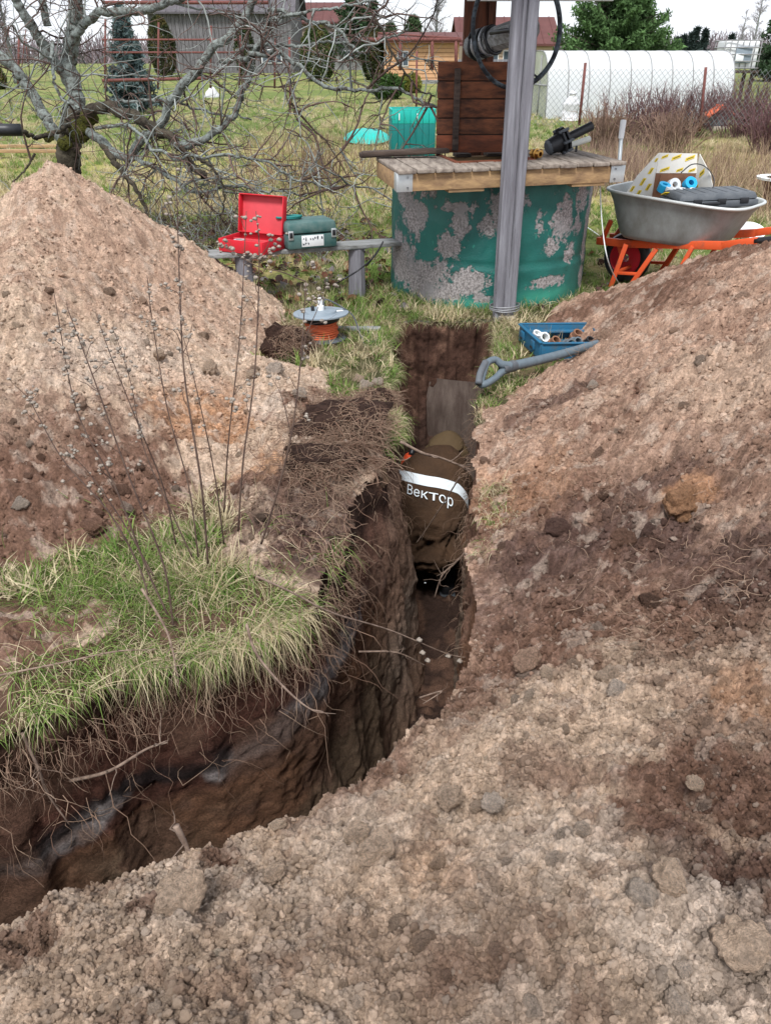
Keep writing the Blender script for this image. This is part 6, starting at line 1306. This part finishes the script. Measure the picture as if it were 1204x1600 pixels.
def shrub(px, pb, ptop, wpx, label, col, n=4200, size=.09, cat='shrub', name='shrub'):
    g = ground_at(px, pb); zc = g.y*math.cos(PITCH)+(CAM_H-g.z)*math.sin(PITCH); h = PY(px, ptop, g.y).z-g.z; w = wpx/1200*zc/2
    o = thing(name, label, cat, g); v = rng.normal(0, 1, (n, 3)); v /= np.linalg.norm(v, axis=1, keepdims=True); v *= (.55+.5*rng.random((n, 1))**.5)
    v[:, 2] = v[:, 2]*.5+.5; lump = .75+.5*fbm(v[:, 0]*2.4+px, v[:, 1]*2.4, v[:, 2]*2.4, 611, 3); P = np.array(g)+v*np.array([w, w, h])*lump[:, None]; P[:, 2] = np.maximum(P[:, 2], g.z)
    C = np.array(col)*(.3+1.5*fbm(P[:, 0]*4, P[:, 1]*4, P[:, 2]*4, 612, 3))[:, None]*rng.uniform(.7, 1.3, (n, 1)); leaf_cloud('foliage', P, size, C, M['leaf'], o)
    k = 26; B = np.tile(np.array(g), (k, 1)); d = rng.normal(0, .6, (k, 3)); d[:, 2] = 1; strands('stems', walk(B, d, np.full(k, h*.8), 6, .15), np.full((k, 6), .012), M['twig'], o); return o
shrub(605, 155, 118, 50, 'low green shrub on the lawn in front of the timber building', (.05, .10, .025))
shrub(640, 145, 118, 34, 'yellow-green shrub beside the red pole behind the composter', (.14, .14, .03))
shrub(655, 128, 108, 30, 'bare reddish shrub at the foot of the timber building', (.10, .05, .04), n=1500)
# conifers with branch tiers
def conifer(name, px, pb, ptop, wpx, label, col, Y, n=22000, shape=1.0, size=.16, low=.08, cat='tree', trunkr=.14, tiers=18, gz=None):
    x = PY(px, 100, Y).x; z0 = gh_(x, Y) if gz is None else gz; g = Vector((x, Y, z0)); zc = Y*math.cos(PITCH)+(CAM_H-z0)*math.sin(PITCH); h = PY(px, ptop, Y).z-z0; w = wpx/1200*zc/2
    o = thing(name, label, cat, g); tube('trunk', [g, g+Vector((.05, 0, h*.5)), g+Vector((0, 0, h*.97))], [trunkr, trunkr*.7, .03], M['barkdark'], o, n=10)
    nb = tiers*7; tb = low+(1-low)*rng.random(nb)**1.1; ab = rng.uniform(0, 6.28, nb); lb = w*((1-tb)**shape+.06)*rng.uniform(.7, 1.12, nb)
    k = rng.integers(0, nb, n); f = rng.random(n)**.6; sp = .22*lb[k]*(1.15-f)
    up = .12 if shape > .7 else .35
    P = np.stack([g.x+np.cos(ab[k])*lb[k]*f, g.y+np.sin(ab[k])*lb[k]*f, g.z+tb[k]*h+(up*f*f-.10*f)*lb[k]], 1)+rng.normal(0, 1, (n, 3))*(sp[:, None]*np.array([.55, .55, .32])+.03)
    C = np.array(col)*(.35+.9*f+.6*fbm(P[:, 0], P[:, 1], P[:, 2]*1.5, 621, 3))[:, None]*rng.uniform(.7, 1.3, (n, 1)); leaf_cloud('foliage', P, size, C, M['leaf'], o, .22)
    bs = np.stack([np.full(nb, g.x), np.full(nb, g.y), g.z+tb*h], 1); be_ = bs+np.stack([np.cos(ab)*lb, np.sin(ab)*lb, up*lb*.8], 1)*.9; strands('branches', np.stack([bs, (bs+be_)/2, be_], 1), np.array([[.05, .03, .012]])*np.ones((nb, 1)), M['barkdark'], o)
    return o
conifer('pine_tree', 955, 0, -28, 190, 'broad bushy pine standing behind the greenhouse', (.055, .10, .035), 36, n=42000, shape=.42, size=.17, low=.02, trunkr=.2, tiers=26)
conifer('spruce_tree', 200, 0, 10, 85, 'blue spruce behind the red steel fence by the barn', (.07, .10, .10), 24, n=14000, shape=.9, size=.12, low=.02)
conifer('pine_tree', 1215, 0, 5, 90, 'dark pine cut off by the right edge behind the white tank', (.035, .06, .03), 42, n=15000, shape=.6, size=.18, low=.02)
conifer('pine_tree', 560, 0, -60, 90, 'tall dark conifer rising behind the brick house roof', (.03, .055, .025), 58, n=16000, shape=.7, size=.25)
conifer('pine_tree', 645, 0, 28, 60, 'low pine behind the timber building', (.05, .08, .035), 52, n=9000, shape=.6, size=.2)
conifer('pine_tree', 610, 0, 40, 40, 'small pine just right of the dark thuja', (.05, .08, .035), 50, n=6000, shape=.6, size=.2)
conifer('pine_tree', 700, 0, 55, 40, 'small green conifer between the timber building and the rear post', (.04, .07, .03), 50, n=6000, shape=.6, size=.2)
for k, (px, top, w) in enumerate(((1080, 45, 26), (1093, 48, 20), (1072, 52, 18), (1135, 55, 16), (1052, 60, 14), (1062, 58, 12), (1022, 66, 14))):
    conifer('spruce_tree', px, 0, top, w, ['dark spruce, tallest of those above the distant wood', 'second dark spruce just right of the tallest distant one', 'dark spruce left of the tallest distant one', 'lone dark spruce in the distant wood beside the white tank', 'small spruce left in the distant wood', 'small spruce next to the left one in the distant wood', 'spruce low over the greenhouse roof behind the pine'][k], (.03, .045, .04), 118, n=1800, shape=.9, size=.5, tiers=10, group=None) if False else conifer('spruce_tree', px, 0, top, w, ['dark spruce, tallest of those above the distant wood', 'second dark spruce just right of the tallest distant one', 'dark spruce left of the tallest distant one', 'lone dark spruce in the distant wood beside the white tank', 'small spruce left in the distant wood', 'small spruce next to the left one in the distant wood', 'spruce low over the greenhouse roof behind the pine'][k], (.03, .045, .04), 118, n=1800, shape=.9, size=.5, tiers=10)
# distant bare wood as one mass
n = 9000; x = rng.uniform(20, 95, n); x[:3500] = rng.uniform(-75, 20, 3500); y = rng.uniform(120, 150, n); hgt = (3.2+1.4*fbm(x*.3, y*0, s=631, sc=.6))*rng.uniform(.5, 1.1, n); d = rng.normal(0, .28, (n, 3)); d[:, 2] = 1
P = walk(np.stack([x, y, np.full(n, 1.4)], 1), d, hgt, 6, .22, .05); fog = np.array((.22, .18, .19)); tag(strands('distant_wood', P, np.linspace(.09, .04, 6)[None]*np.ones((n, 1)), M['root'], None, fog*rng.uniform(.5, 1.3, (n, 1))), 'far-off purplish bare wood along the horizon', 'wood', None, 'stuff')
def bare_tree(px, ptop, Y, label, sp=1.0, r=.10, n1=40, col=(.30, .27, .26), lean=0):
    x = PY(px, 100, Y).x; z0 = gh_(x, Y); h = PY(px, ptop, Y).z-z0; o = thing('birch_tree', label, 'tree', (x, Y, z0)); g = Vector((x, Y, z0))
    T_ = spline([g, g+Vector((lean*.3, 0, h*.5)), g+Vector((lean, 0, h))], 30); tube('trunk', T_, [r, r*.6, .02], M['bark'], o, raw=True)
    k = rng.integers(6, 29, n1); d = np.stack([rng.normal(0, .6, n1), rng.normal(0, .6, n1), rng.uniform(.5, 1.2, n1)], 1); P = walk(T_[k], d, sp*h*.28*rng.uniform(.5, 1.2, n1)*(1.2-k/30), 8, .15)
    strands('boughs', P, np.linspace(.035, .012, 8)[None]*np.ones((n1, 1)), M['root'], o, np.tile([col], (n1, 1)))
    m = n1*14; kk = rng.integers(0, n1, m); ff = rng.integers(2, 8, m); d = P[kk, ff]-P[kk, ff-1]; d /= np.linalg.norm(d, axis=1, keepdims=True)+1e-9; P2_ = walk(P[kk, ff], d+rng.normal(0, .5, (m, 3)), sp*h*.08*rng.uniform(.4, 1.3, m), 5, .2, -.03)
    strands('twigs', P2_, np.linspace(.014, .006, 5)[None]*np.ones((m, 1)), M['root'], o, np.tile([col], (m, 1)))['kind'] = 'stuff'
bare_tree(1170, -10, 75, 'tall thin bare birch beside the pine at the right edge', .8, .12, 50, (.42, .40, .42))
bare_tree(1150, 20, 80, 'shorter bare tree left of the tall birch at the right', .9, .1, 40, (.40, .38, .40))
bare_tree(680, -40, 62, 'pale bare tree behind the timber building', 1.0, .14, 70, (.36, .34, .35))
bare_tree(20, -40, 40, 'bare tree at the left edge behind the red poles', 1.0, .12, 60, (.25, .23, .24))
bare_tree(330, -60, 60, 'bare tree rising behind the grey barn', 1.0, .14, 60, (.20, .18, .18))

# ---- buildings
M['plank_grey'] = wood('barn_boards', (.22, .21, .22), (.07, .065, .065), (10, 10, .6), 4)
M['roof_br'] = pm('brown_roof', (.12, .045, .04), .7, n_sc=3, n_amt=.2); M['roof_gr'] = pm('grey_roof', (.12, .11, .12), .9, n_sc=3, n_amt=.3)
M['brickw'] = pm('rendered_wall', (.45, .36, .29), .9, n_sc=3, n_amt=.2); M['tanw'] = pm('tan_boarding', (.62, .36, .20), .85, n_sc=5, n_amt=.15); M['pinkw'] = pm('beige_siding', (.60, .46, .36), .85)
M['glass'] = pm('window_glass', (.06, .08, .10), .15, spec=.6); M['whitew'] = pm('white_frame', (.7, .7, .7), .6); M['plinth'] = pm('grey_block_wall', (.33, .33, .33), .9, n_sc=8, n_amt=.3, bump=.02)
def at_(px, Y): x = PY(px, 100, Y).x; return x
def house(name, label, cat, px0, px1, Y, depth, ztop_px, mwall, mroof, roof_px, over=.3, gable='x', board=.22, rot=0, wins=(), base=None, boardmat=None, z0=None):
    x0, x1 = at_(px0, Y), at_(px1, Y); zb = gh_((x0+x1)/2, Y)-.1 if z0 is None else z0; ze = PY(px0, ztop_px, Y).z; zr = PY(px0, roof_px, Y+depth/2*.5).z; w = x1-x0
    o = thing(name, label, cat, ((x0+x1)/2, Y, zb)); F = Fr((x0, Y, zb)); H_ = ze-zb
    box('wall', (w/2, depth/2, H_/2), (w-.06, depth-.06, H_), M[mwall], o, F, .0)
    nb = int(w/board)
    for k in range(nb):                                                   # boards on the front face
        box('board', ((k+.5)*w/nb, -.0, H_/2+random.uniform(-.03, .03)), (w/nb-.025, .035, H_-.05), M[mwall], o, F, .0) if gable != 'h' else None
    if gable == 'h':
        nh = int(H_/board)
        for k in range(nh): box('board', (w/2, 0, (k+.5)*H_/nh), (w, .035, H_/nh-.03), M[mwall], o, F, .0)
    # roof slabs
    hr_ = zr-zb
    def slab(y0, z0_, y1, z1_): 
        V = [(-over, y0, z0_), (w+over, y0, z0_), (w+over, y1, z1_), (-over, y1, z1_)]; V += [(a, b, c+.10) for a, b, c in V]
        bm = bmesh.new(); vs = [bm.verts.new(v) for v in V]; 
        for f in ((0, 1, 2, 3), (7, 6, 5, 4), (0, 4, 5, 1), (1, 5, 6, 2), (2, 6, 7, 3), (3, 7, 4, 0)): bm.faces.new([vs[i] for i in f])
        rs_ = bm_done('roof', bm, M[mroof], o, F)
        nn_ = int((w+2*over)/.55); ln = math.hypot(y1-y0, z1_-z0_); an = math.atan2(z1_-z0_, y1-y0)
        for k in range(nn_): box('roof_seam', (-over+(k+.5)*(w+2*over)/nn_, (y0+y1)/2, (z0_+z1_)/2+.115), (.04, ln, .03), M[mroof], rs_, F, 0, M=Matrix.Rotation(an, 4, 'X'))
    slab(-.35, H_-.12, depth/2, hr_); slab(depth+.35, H_-.12, depth/2, hr_)
    for xg in (0.03, w-.03):
        bm = bmesh.new(); bm.faces.new([bm.verts.new(v) for v in ((xg, 0, H_-.02), (xg, depth, H_-.02), (xg, depth/2, hr_))]); bm_done('gable', bm, M[mwall], o, F)
    for (wx, wz, ww, wh) in wins:
        f_ = box('window', (wx*w, -.04, wz*H_), (ww, .05, wh), M['whitew'], o, F, .005)
        for sx in (-1, 1): box('pane', (wx*w+sx*ww*.235, -.068, wz*H_), (ww*.42, .01, wh*.86), M['glass'], f_, F, 0)
    if base: box('plinth', (w/2, -.03, base/2), (w+.04, .06, base), M['plinth'], o, F, 0)
    return o
house('barn', 'weathered grey board barn behind the apple tree', 'barn', 240, 458, 52, 7, 18, 'plank_grey', 'roof_gr', -90, board=.22, wins=((.85, .3, 1.2, .7),))
house('brick_house', 'rendered house with a brown roof between the barn and the dark conifer', 'house', 455, 556, 62, 6, 34, 'brickw', 'roof_br', 4, board=.6, wins=((.25, .45, .8, 1.0), (.7, .5, .8, .9)), base=.5)
house('annex', 'low pale block annex behind the thujas', 'house', 520, 612, 57, 4, 62, 'plinth', 'roof_gr', 52, board=.6, wins=((.3, .5, .9, .6), (.7, .5, .9, .6)))
house('timber_building', 'tan boarded low building with posts, left of the well roof post', 'building', 600, 716, 40, 4, 62, 'tanw', 'roof_br', 53, board=.16, gable='h', wins=((.25, .6, .5, .6),), base=.25)
house('summer_house', 'beige sided summer house with a brown metal roof behind the grey post', 'house', 722, 862, 46, 5, 68, 'pinkw', 'roof_br', 28, board=.14, gable='h', wins=((.3, .55, .9, .9), (.52, .55, .7, .9)), over=.35)
# pale picket fence between summer house and greenhouse
def rails(name, label, cat, pts_px, Y, mat, post=.05, railz=(), group=None, top=None, posts=None, prefix=('post', 'rail')):
    x0, x1 = at_(pts_px[0], Y), at_(pts_px[-1], Y); z0 = gh_((x0+x1)/2, Y); o = thing(name, label, cat, (x0, Y, z0), group)
    for px in (posts or pts_px): x = at_(px, Y); box(prefix[0], (x, Y, z0+top/2-.1), (post, post, top+.2), M[mat], o, W0, .003)
    for rz in railz: box(prefix[1], ((x0+x1)/2, Y-.03, z0+rz), (x1-x0, .03, .05), M[mat], o, W0, .003)
    return o
pf = rails('picket_fence', 'low pale picket fence beside the greenhouse end', 'fence', (716, 868), 33, 'wood_grey_v', railz=(.35, .85), top=1.1)
for k in range(44): px = 718+150*k/44; x = at_(px, 32.9); box('picket', (x, 32.9, gh_(x, 33)+.55), (.07, .02, 1.1), M['wood_grey_v'], pf, W0, 0)
def px_rail(o, px0, py0, px1, py1, Y, w, mat, name):
    a, b = PY(px0, py0, Y), PY(px1, py1, Y); tube(name, [a, b], w, M[mat], o, n=3, sides=6)
# red steel frame by the barn
rfm = thing('steel_frame_fence', 'rusty red steel frame fence with two rails in front of the barn', 'fence', ground_at(200, 140))
Yr = 19.5
for px, t_ in ((165, 30), (248, 35), (330, 40), (375, 55), (430, 60), (30, 55)): px_rail(rfm, px, t_, px-1, 138, Yr, .024, 'rust', 'post')
for py in (62, 82): px_rail(rfm, 160, py, 375, py, Yr, .02, 'rust', 'rail')
px_rail(rfm, 160, 126, 330, 122, Yr, .035, 'rust', 'rail'); px_rail(rfm, 160, 4, 420, 4, Yr, .035, 'rust', 'rail')
pg = thing('pergola', 'thin rusty red pergola of poles and a rail in front of the timber building', 'pergola', ground_at(650, 160))
px_rail(pg, 560, 62, 720, 62, 27, .06, 'rust', 'rail'); px_rail(pg, 590, 52, 720, 60, 27, .03, 'rust', 'rail')
for px in (625, 675, 712): px_rail(pg, px, 60, px, 110, 27, .05, 'rust', 'post')
for (px, pt, pb, lb_, tl) in ((453, 58, 178, 'rusty pole standing in the stalks on the lawn right of the apple tree', 1), (650, 80, 170, 'rusty pole behind the turquoise composter', -1), (33, 45, 110, 'leaning red pole at the left edge of the lawn', -8), (15, 40, 110, 'upright red pole at the far left edge', 2), (44, 60, 105, 'short rusty pole next to the leaning one at the left', 3)):
    g = ground_at(px, pb); tp_ = PY(px-tl, pt, g.y); tag(tube('steel_pole', [g-Vector((0, 0, .1)), tp_], .03, M['rust'], None, n=3, sides=8, origin=g), lb_, 'pole')
# chain link fence on the right
cf0, cf1 = ground_at(800, 200), ground_at(1230, 205); Yc = 17.5
clf = thing('chain_link_fence', 'chain link fence on leaning dark red posts in front of the greenhouse', 'fence', (at_(908, Yc), Yc, gh_(0, Yc)))
for px, top, pb in ((910, 98, 196), (1098, 105, 205), (760, 96, 190), (1290, 110, 215)): px_rail(clf, px+4, top, px-6, pb, Yc, .028, 'rust', 'post')
xa, xb = at_(780, Yc), at_(1300, Yc); zl, zh = PY(900, 195, Yc).z, PY(900, 108, Yc).z; st_ = .11; Ps = []
k = xa-2
while k < xb:
    for sg in (1, -1): Ps.append([(k, Yc, zl), (k+sg*(zh-zl)*.5*.9, Yc+.01*sg, (zl+zh)/2), (k+sg*(zh-zl)*.9, Yc, zh)])
    k += st_
Ps = np.array(Ps); Ps = Ps[(Ps[:, :, 0].min(1) > xa-.1)]; o = strands('wire_mesh', Ps, np.full((len(Ps), 3), .0035), M['root'], clf, np.tile([[.22, .24, .24]], (len(Ps), 1))); o['kind'] = 'stuff'
# greenhouse
def greenhouse():
    Yg = 22.3; a, b = ground_at(868, 176), None; x0 = at_(862, Yg-.3); x1 = at_(1150, Yg+.4); L = x1-x0; z0 = gh_((x0+x1)/2, Yg)-.02; hgt = PY(1000, 79, Yg+1.1).z-z0; wd = 2.6
    o = thing('greenhouse', 'long arched polycarbonate greenhouse behind the chain link fence', 'greenhouse', ((x0+x1)/2, Yg, z0))
    m = pm('milky_polycarbonate', (.86, .88, .90), .35, trans=.45, spec=.5, n_sc=1.5, n_amt=.06); me_ = pm('yellowed_end_panel', (.60, .62, .50), .5, trans=.4, n_sc=2, n_amt=.2)
    F = Fr((x0, Yg, z0), R(3)); n = 24; t = np.linspace(0, np.pi, n); e = .62
    Yp = wd/2-wd/2*np.sign(np.cos(t))*np.abs(np.cos(t))**e; Zp = hgt*np.sin(t)**e; bays = 9
    for k in range(bays):
        xs = np.array([k*L/bays+.012, (k+1)*L/bays-.012]); V = np.array([[F(x, y, z)[:] for y, z in zip(Yp, Zp)] for x in xs]).reshape(-1, 3); i = np.arange(n-1)
        obj('panel', V, np.stack([i, i+1, i+1+n, i+n], 1), m, o)
    for k in range(bays+1): tube('rib', [F(k*L/bays, y, z) for y, z in zip(Yp, Zp)], .014, M['plinth'], o, raw=True, sides=5)
    for x in (0.0, L):
        V = np.array([F(x, y, z)[:] for y, z in zip(Yp, Zp)]+[F(x, wd/2, 0)[:]]); i = np.arange(n-1); ep = obj('end_panel', V, np.stack([i, i+1, np.full(n-1, n)], 1), me_, o)
        for yy in (.85, 1.75): tube('end_bar', [F(x-.02, yy, 0), F(x-.02, yy, hgt*.93)], .02, M['plinth'], ep, n=3)
        tube('end_bar', [F(x-.02, .1, hgt*.5), F(x-.02, wd-.1, hgt*.5)], .02, M['plinth'], ep, n=3)
    return o
greenhouse()
# shapes of plants inside give the lower part its dull green; bed inside
# wrapped shrub
g = ground_at(888, 188); wr = thing('wrapped_shrub', 'shrub wrapped in white garden fleece, standing like a ghost by the fence post', 'wrapped shrub', g)
S_, TH = np.meshgrid(np.linspace(0, 1, 40), np.linspace(0, 2*np.pi, 40, endpoint=False), indexing='ij'); hh_ = PY(890, 141, g.y).z-g.z
rw = np.interp(S_, [0, .05, .3, .55, .75, .82, .9, 1], [.27, .22, .19, .2, .13, .06, .10, .02])*(1+.5*(fbm(np.cos(TH)*2, np.sin(TH)*2, S_*4, 641, 3)-.5)+.25*(fbm(np.cos(TH)*6, np.sin(TH)*6, S_*2, 642, 2)-.5))
V = np.stack([g.x+rw*np.cos(TH)+.03*S_, g.y+rw*np.sin(TH), g.z+S_*hh_], -1).reshape(-1, 3); i = np.arange(1600).reshape(40, 40); j = np.roll(i, -1, 1); M['fleece'] = pm('white_fleece', (.66, .66, .68), .9, n_sc=8, n_amt=.2, bump=.01)
obj('fleece', V, np.stack([i[:-1], j[:-1], j[1:], i[1:]], -1).reshape(-1, 4), M['fleece'], wr); tube('tie', [(g.x+.03+.075*math.cos(t), g.y+.075*math.sin(t), g.z+hh_*.82) for t in np.linspace(0, 6.3, 20)], .01, M['cream'], wr, raw=True)
g = ground_at(332, 152); bm = bmesh.new(); bmesh.ops.create_icosphere(bm, subdivisions=3, radius=1)
for v in bm.verts: c_ = v.co.copy(); v.co = Vector((c_.x*(1-.5*max(0, c_.z)), c_.y, max(c_.z, -.1)))*(1+.35*(float(fbm(np.array([c_.x*2]), np.array([c_.y*2]), np.array([c_.z*2]), 651, 3)[0])-.5)); v.co = Vector((v.co.x*.30, v.co.y*.2, v.co.z*.33))+g
tag(bm_done('white_bag', bm, M['fleece'], None, W0, True, g), 'white bag lying on the lawn behind the apple limbs', 'bag')
# tank on a stand
tk = thing('water_tank', 'white cube tank in a steel cage on a dark stand at the right', 'water tank', ground_at(1165, 165)); Yk = 26; xk = (at_(1130, Yk)+at_(1184, Yk))/2; wk = at_(1184, Yk)-at_(1130, Yk); z1, z0_ = PY(1150, 62, Yk).z, PY(1150, 109, Yk).z
KF = Fr((xk, Yk+.5, z0_), R(-6)); hk = z1-z0_; box('tank', (0, 0, hk/2), (wk-.06, 1.0, hk-.04), M['white'], tk, KF, .06)
cg = []
for zz in np.linspace(.04, hk-.02, 5): tube('cage_bar', [KF(-wk/2, -.53, zz), KF(wk/2, -.53, zz), KF(wk/2, .53, zz), KF(-wk/2, .53, zz), KF(-wk/2, -.53, zz)], .016, M['plinth'], tk, n=41, sides=5)
for xx in np.linspace(-wk/2, wk/2, 7): tube('cage_bar', [KF(xx, -.535, 0), KF(xx, -.535, hk)], .014, M['plinth'], tk, n=3, sides=5); tube('cage_bar', [KF(xx, .535, 0), KF(xx, .535, hk)], .014, M['plinth'], tk, n=3, sides=5)
box('plate', (.05, -.56, hk*.5), (wk*.45, .02, hk*.55), M['disc'], tk, KF, .005); box('plate', (-.05, -.575, hk*.42), (wk*.22, .02, hk*.24), M['white'], tk, KF, .003)
for x_, y_ in ((-.5, -.4), (.5, -.4), (-.5, .4), (.5, .4)): box('stand_leg', (x_*wk*.9, y_, -(z0_-gh_(xk, Yk))/2-.02), (.09, .09, z0_-gh_(xk, Yk)), M['wood_dark'], tk, KF, .003)
box('stand_top', (0, 0, -.05), (wk+.15, 1.15, .07), M['wood_dark'], tk, KF, .003)
# orange kennel-like thing in the bushes
g = ground_at(1122, 205); kn = thing('small_kennel', 'small dark kennel with orange roof boards among the bare bushes', 'kennel', g); KN = Fr(g)
box('body', (0, .2, .16), (.34, .4, .32), M['greyd'], kn, KN, .01); box('step', (0, -.03, .05), (.3, .1, .1), M['stone'], kn, KN, .01)
for s_ in (-1, 1): box('roof_board', (s_*.15, .15, .40), (.42, .5, .03), M['ocord'], kn, KN, .004, M=Matrix.Rotation(R(s_*32), 4, 'Y'))
# bare currant bushes and dry grass on the right
def bush(px, pb, ptop, wpx, label, col, n=170, dY=0):
    g = ground_at(px, pb); g.y += dY; zc = g.y*math.cos(PITCH)+.7; h = PY(px, ptop, g.y).z-g.z; w = wpx/1200*zc/2; o = thing('currant_bush', label, 'bush', g, 'bare bushes along the chain link fence')
    B = np.stack([g.x+rng.normal(0, w*.35, n), g.y+rng.normal(0, w*.3, n), np.full(n, g.z)], 1); d = np.stack([(B[:, 0]-g.x)/w*.7, (B[:, 1]-g.y)/w*.7, np.ones(n)], 1)+rng.normal(0, .14, (n, 3)); P = walk(B, d, h*rng.uniform(.6, 1.12, n), 8, .09)
    C = np.array(col)*rng.uniform(.6, 1.4, (n, 1)); s = strands('stems', P, np.linspace(.009, .004, 8)[None]*np.ones((n, 1)), M['root'], o, C); m = n*7; k = rng.integers(0, n, m); f = rng.integers(2, 8, m); dd = P[k, f]-P[k, f-1]; dd /= np.linalg.norm(dd, axis=1, keepdims=True)
    P2_ = walk(P[k, f], dd+rng.normal(0, .45, (m, 3)), h*rng.uniform(.08, .26, m), 5, .16); strands('twigs', P2_, np.linspace(.0045, .0022, 5)[None]*np.ones((m, 1)), M['root'], o, C[k])['kind'] = 'stuff'
pur = (.15, .085, .085); brw = (.24, .16, .12)
for a in [(1000, 225, 145, 110, 'bare bush right behind the white pole, tops against the greenhouse', pur), (1060, 215, 140, 90, 'bare purple bush below the middle of the greenhouse', pur), (1165, 215, 128, 100, 'dense dark purple bush at the right before the white tank', pur), (1110, 200, 140, 60, 'bare bush left of the kennel in front of the greenhouse', pur), (940, 235, 170, 60, 'brown bush at the back of the well deck by the wrapped shrub', brw), (1204, 240, 150, 70, 'bare bush cut off by the right edge', pur), (1040, 245, 175, 70, 'low brown bush behind the carton in the wheelbarrow', brw)]: bush(*a)
def dry_field(n, px0, px1, y0, y1, Lm, lab, cl=(.46, .34, .22), sc=.008, den=.5):
    y = rng.uniform(y0, y1, n); x0 = (px0-602)/1200*(y*.863+.75); x1 = (px1-602)/1200*(y*.863+.75); x = x0+(x1-x0)*rng.random(n); k = rng.random(n) < .25+.9*sstep(den-.1, den+.1, fbm(x, y, s=661, sc=1.3)); x, y = x[k], y[k]; N = len(x)
    d = rng.normal(0, .25, (N, 3)); d[:, 2] = 1; C = np.array(cl)*rng.uniform(.45, 1.25, (N, 1)); C = np.where(rng.random((N, 1)) < .2, np.array((.20, .12, .10))*1.0, C)
    o = blades('dry_grass', np.stack([x, y, base_h(x, y)-.02], 1), d, rng.uniform(.4, 1.1, N)*Lm, np.full(N, sc), rng.uniform(.1, 1.3, N), M['grass'], None, C, 5, .3); tag(o, lab, 'grass', None, 'stuff')
dry_field(8500, 960, 1400, 8.6, 14.5, .60, 'tall straw coloured dead grass behind the wheelbarrow')
dry_field(3500, 880, 1010, 10.5, 15, .55, 'thin brown dead stalks behind the right end of the well deck', (.34, .24, .18))
dry_field(3200, 380, 640, 13, 19, .35, 'pale rough grass patch behind the hanging branches', (.40, .34, .18))
# pipe and boards at the left edge
pp0, pp1 = PY(-40, 203, 7.4), PY(34, 203, 7.5); tag(tube('black_pipe', [pp0, pp1], .05, M['black'], None, n=4, sides=14, origin=pp1), 'black pipe end poking in from the left edge beside the apple trunk', 'pipe')
for k, (py, px0) in enumerate(((222, -30), (235, -40))):
    g = ground_at(30, py+12); tag(box('pale_board', (g.x+.1, g.y, g.z+.06+.05*k), (1.6, .12, .05), M['wood_new'], None, Fr(), .004, origin=g), ('pale timber board lying on the lawn left of the trunk', 'second pale board lying lower in front of the first one')[k], 'board')
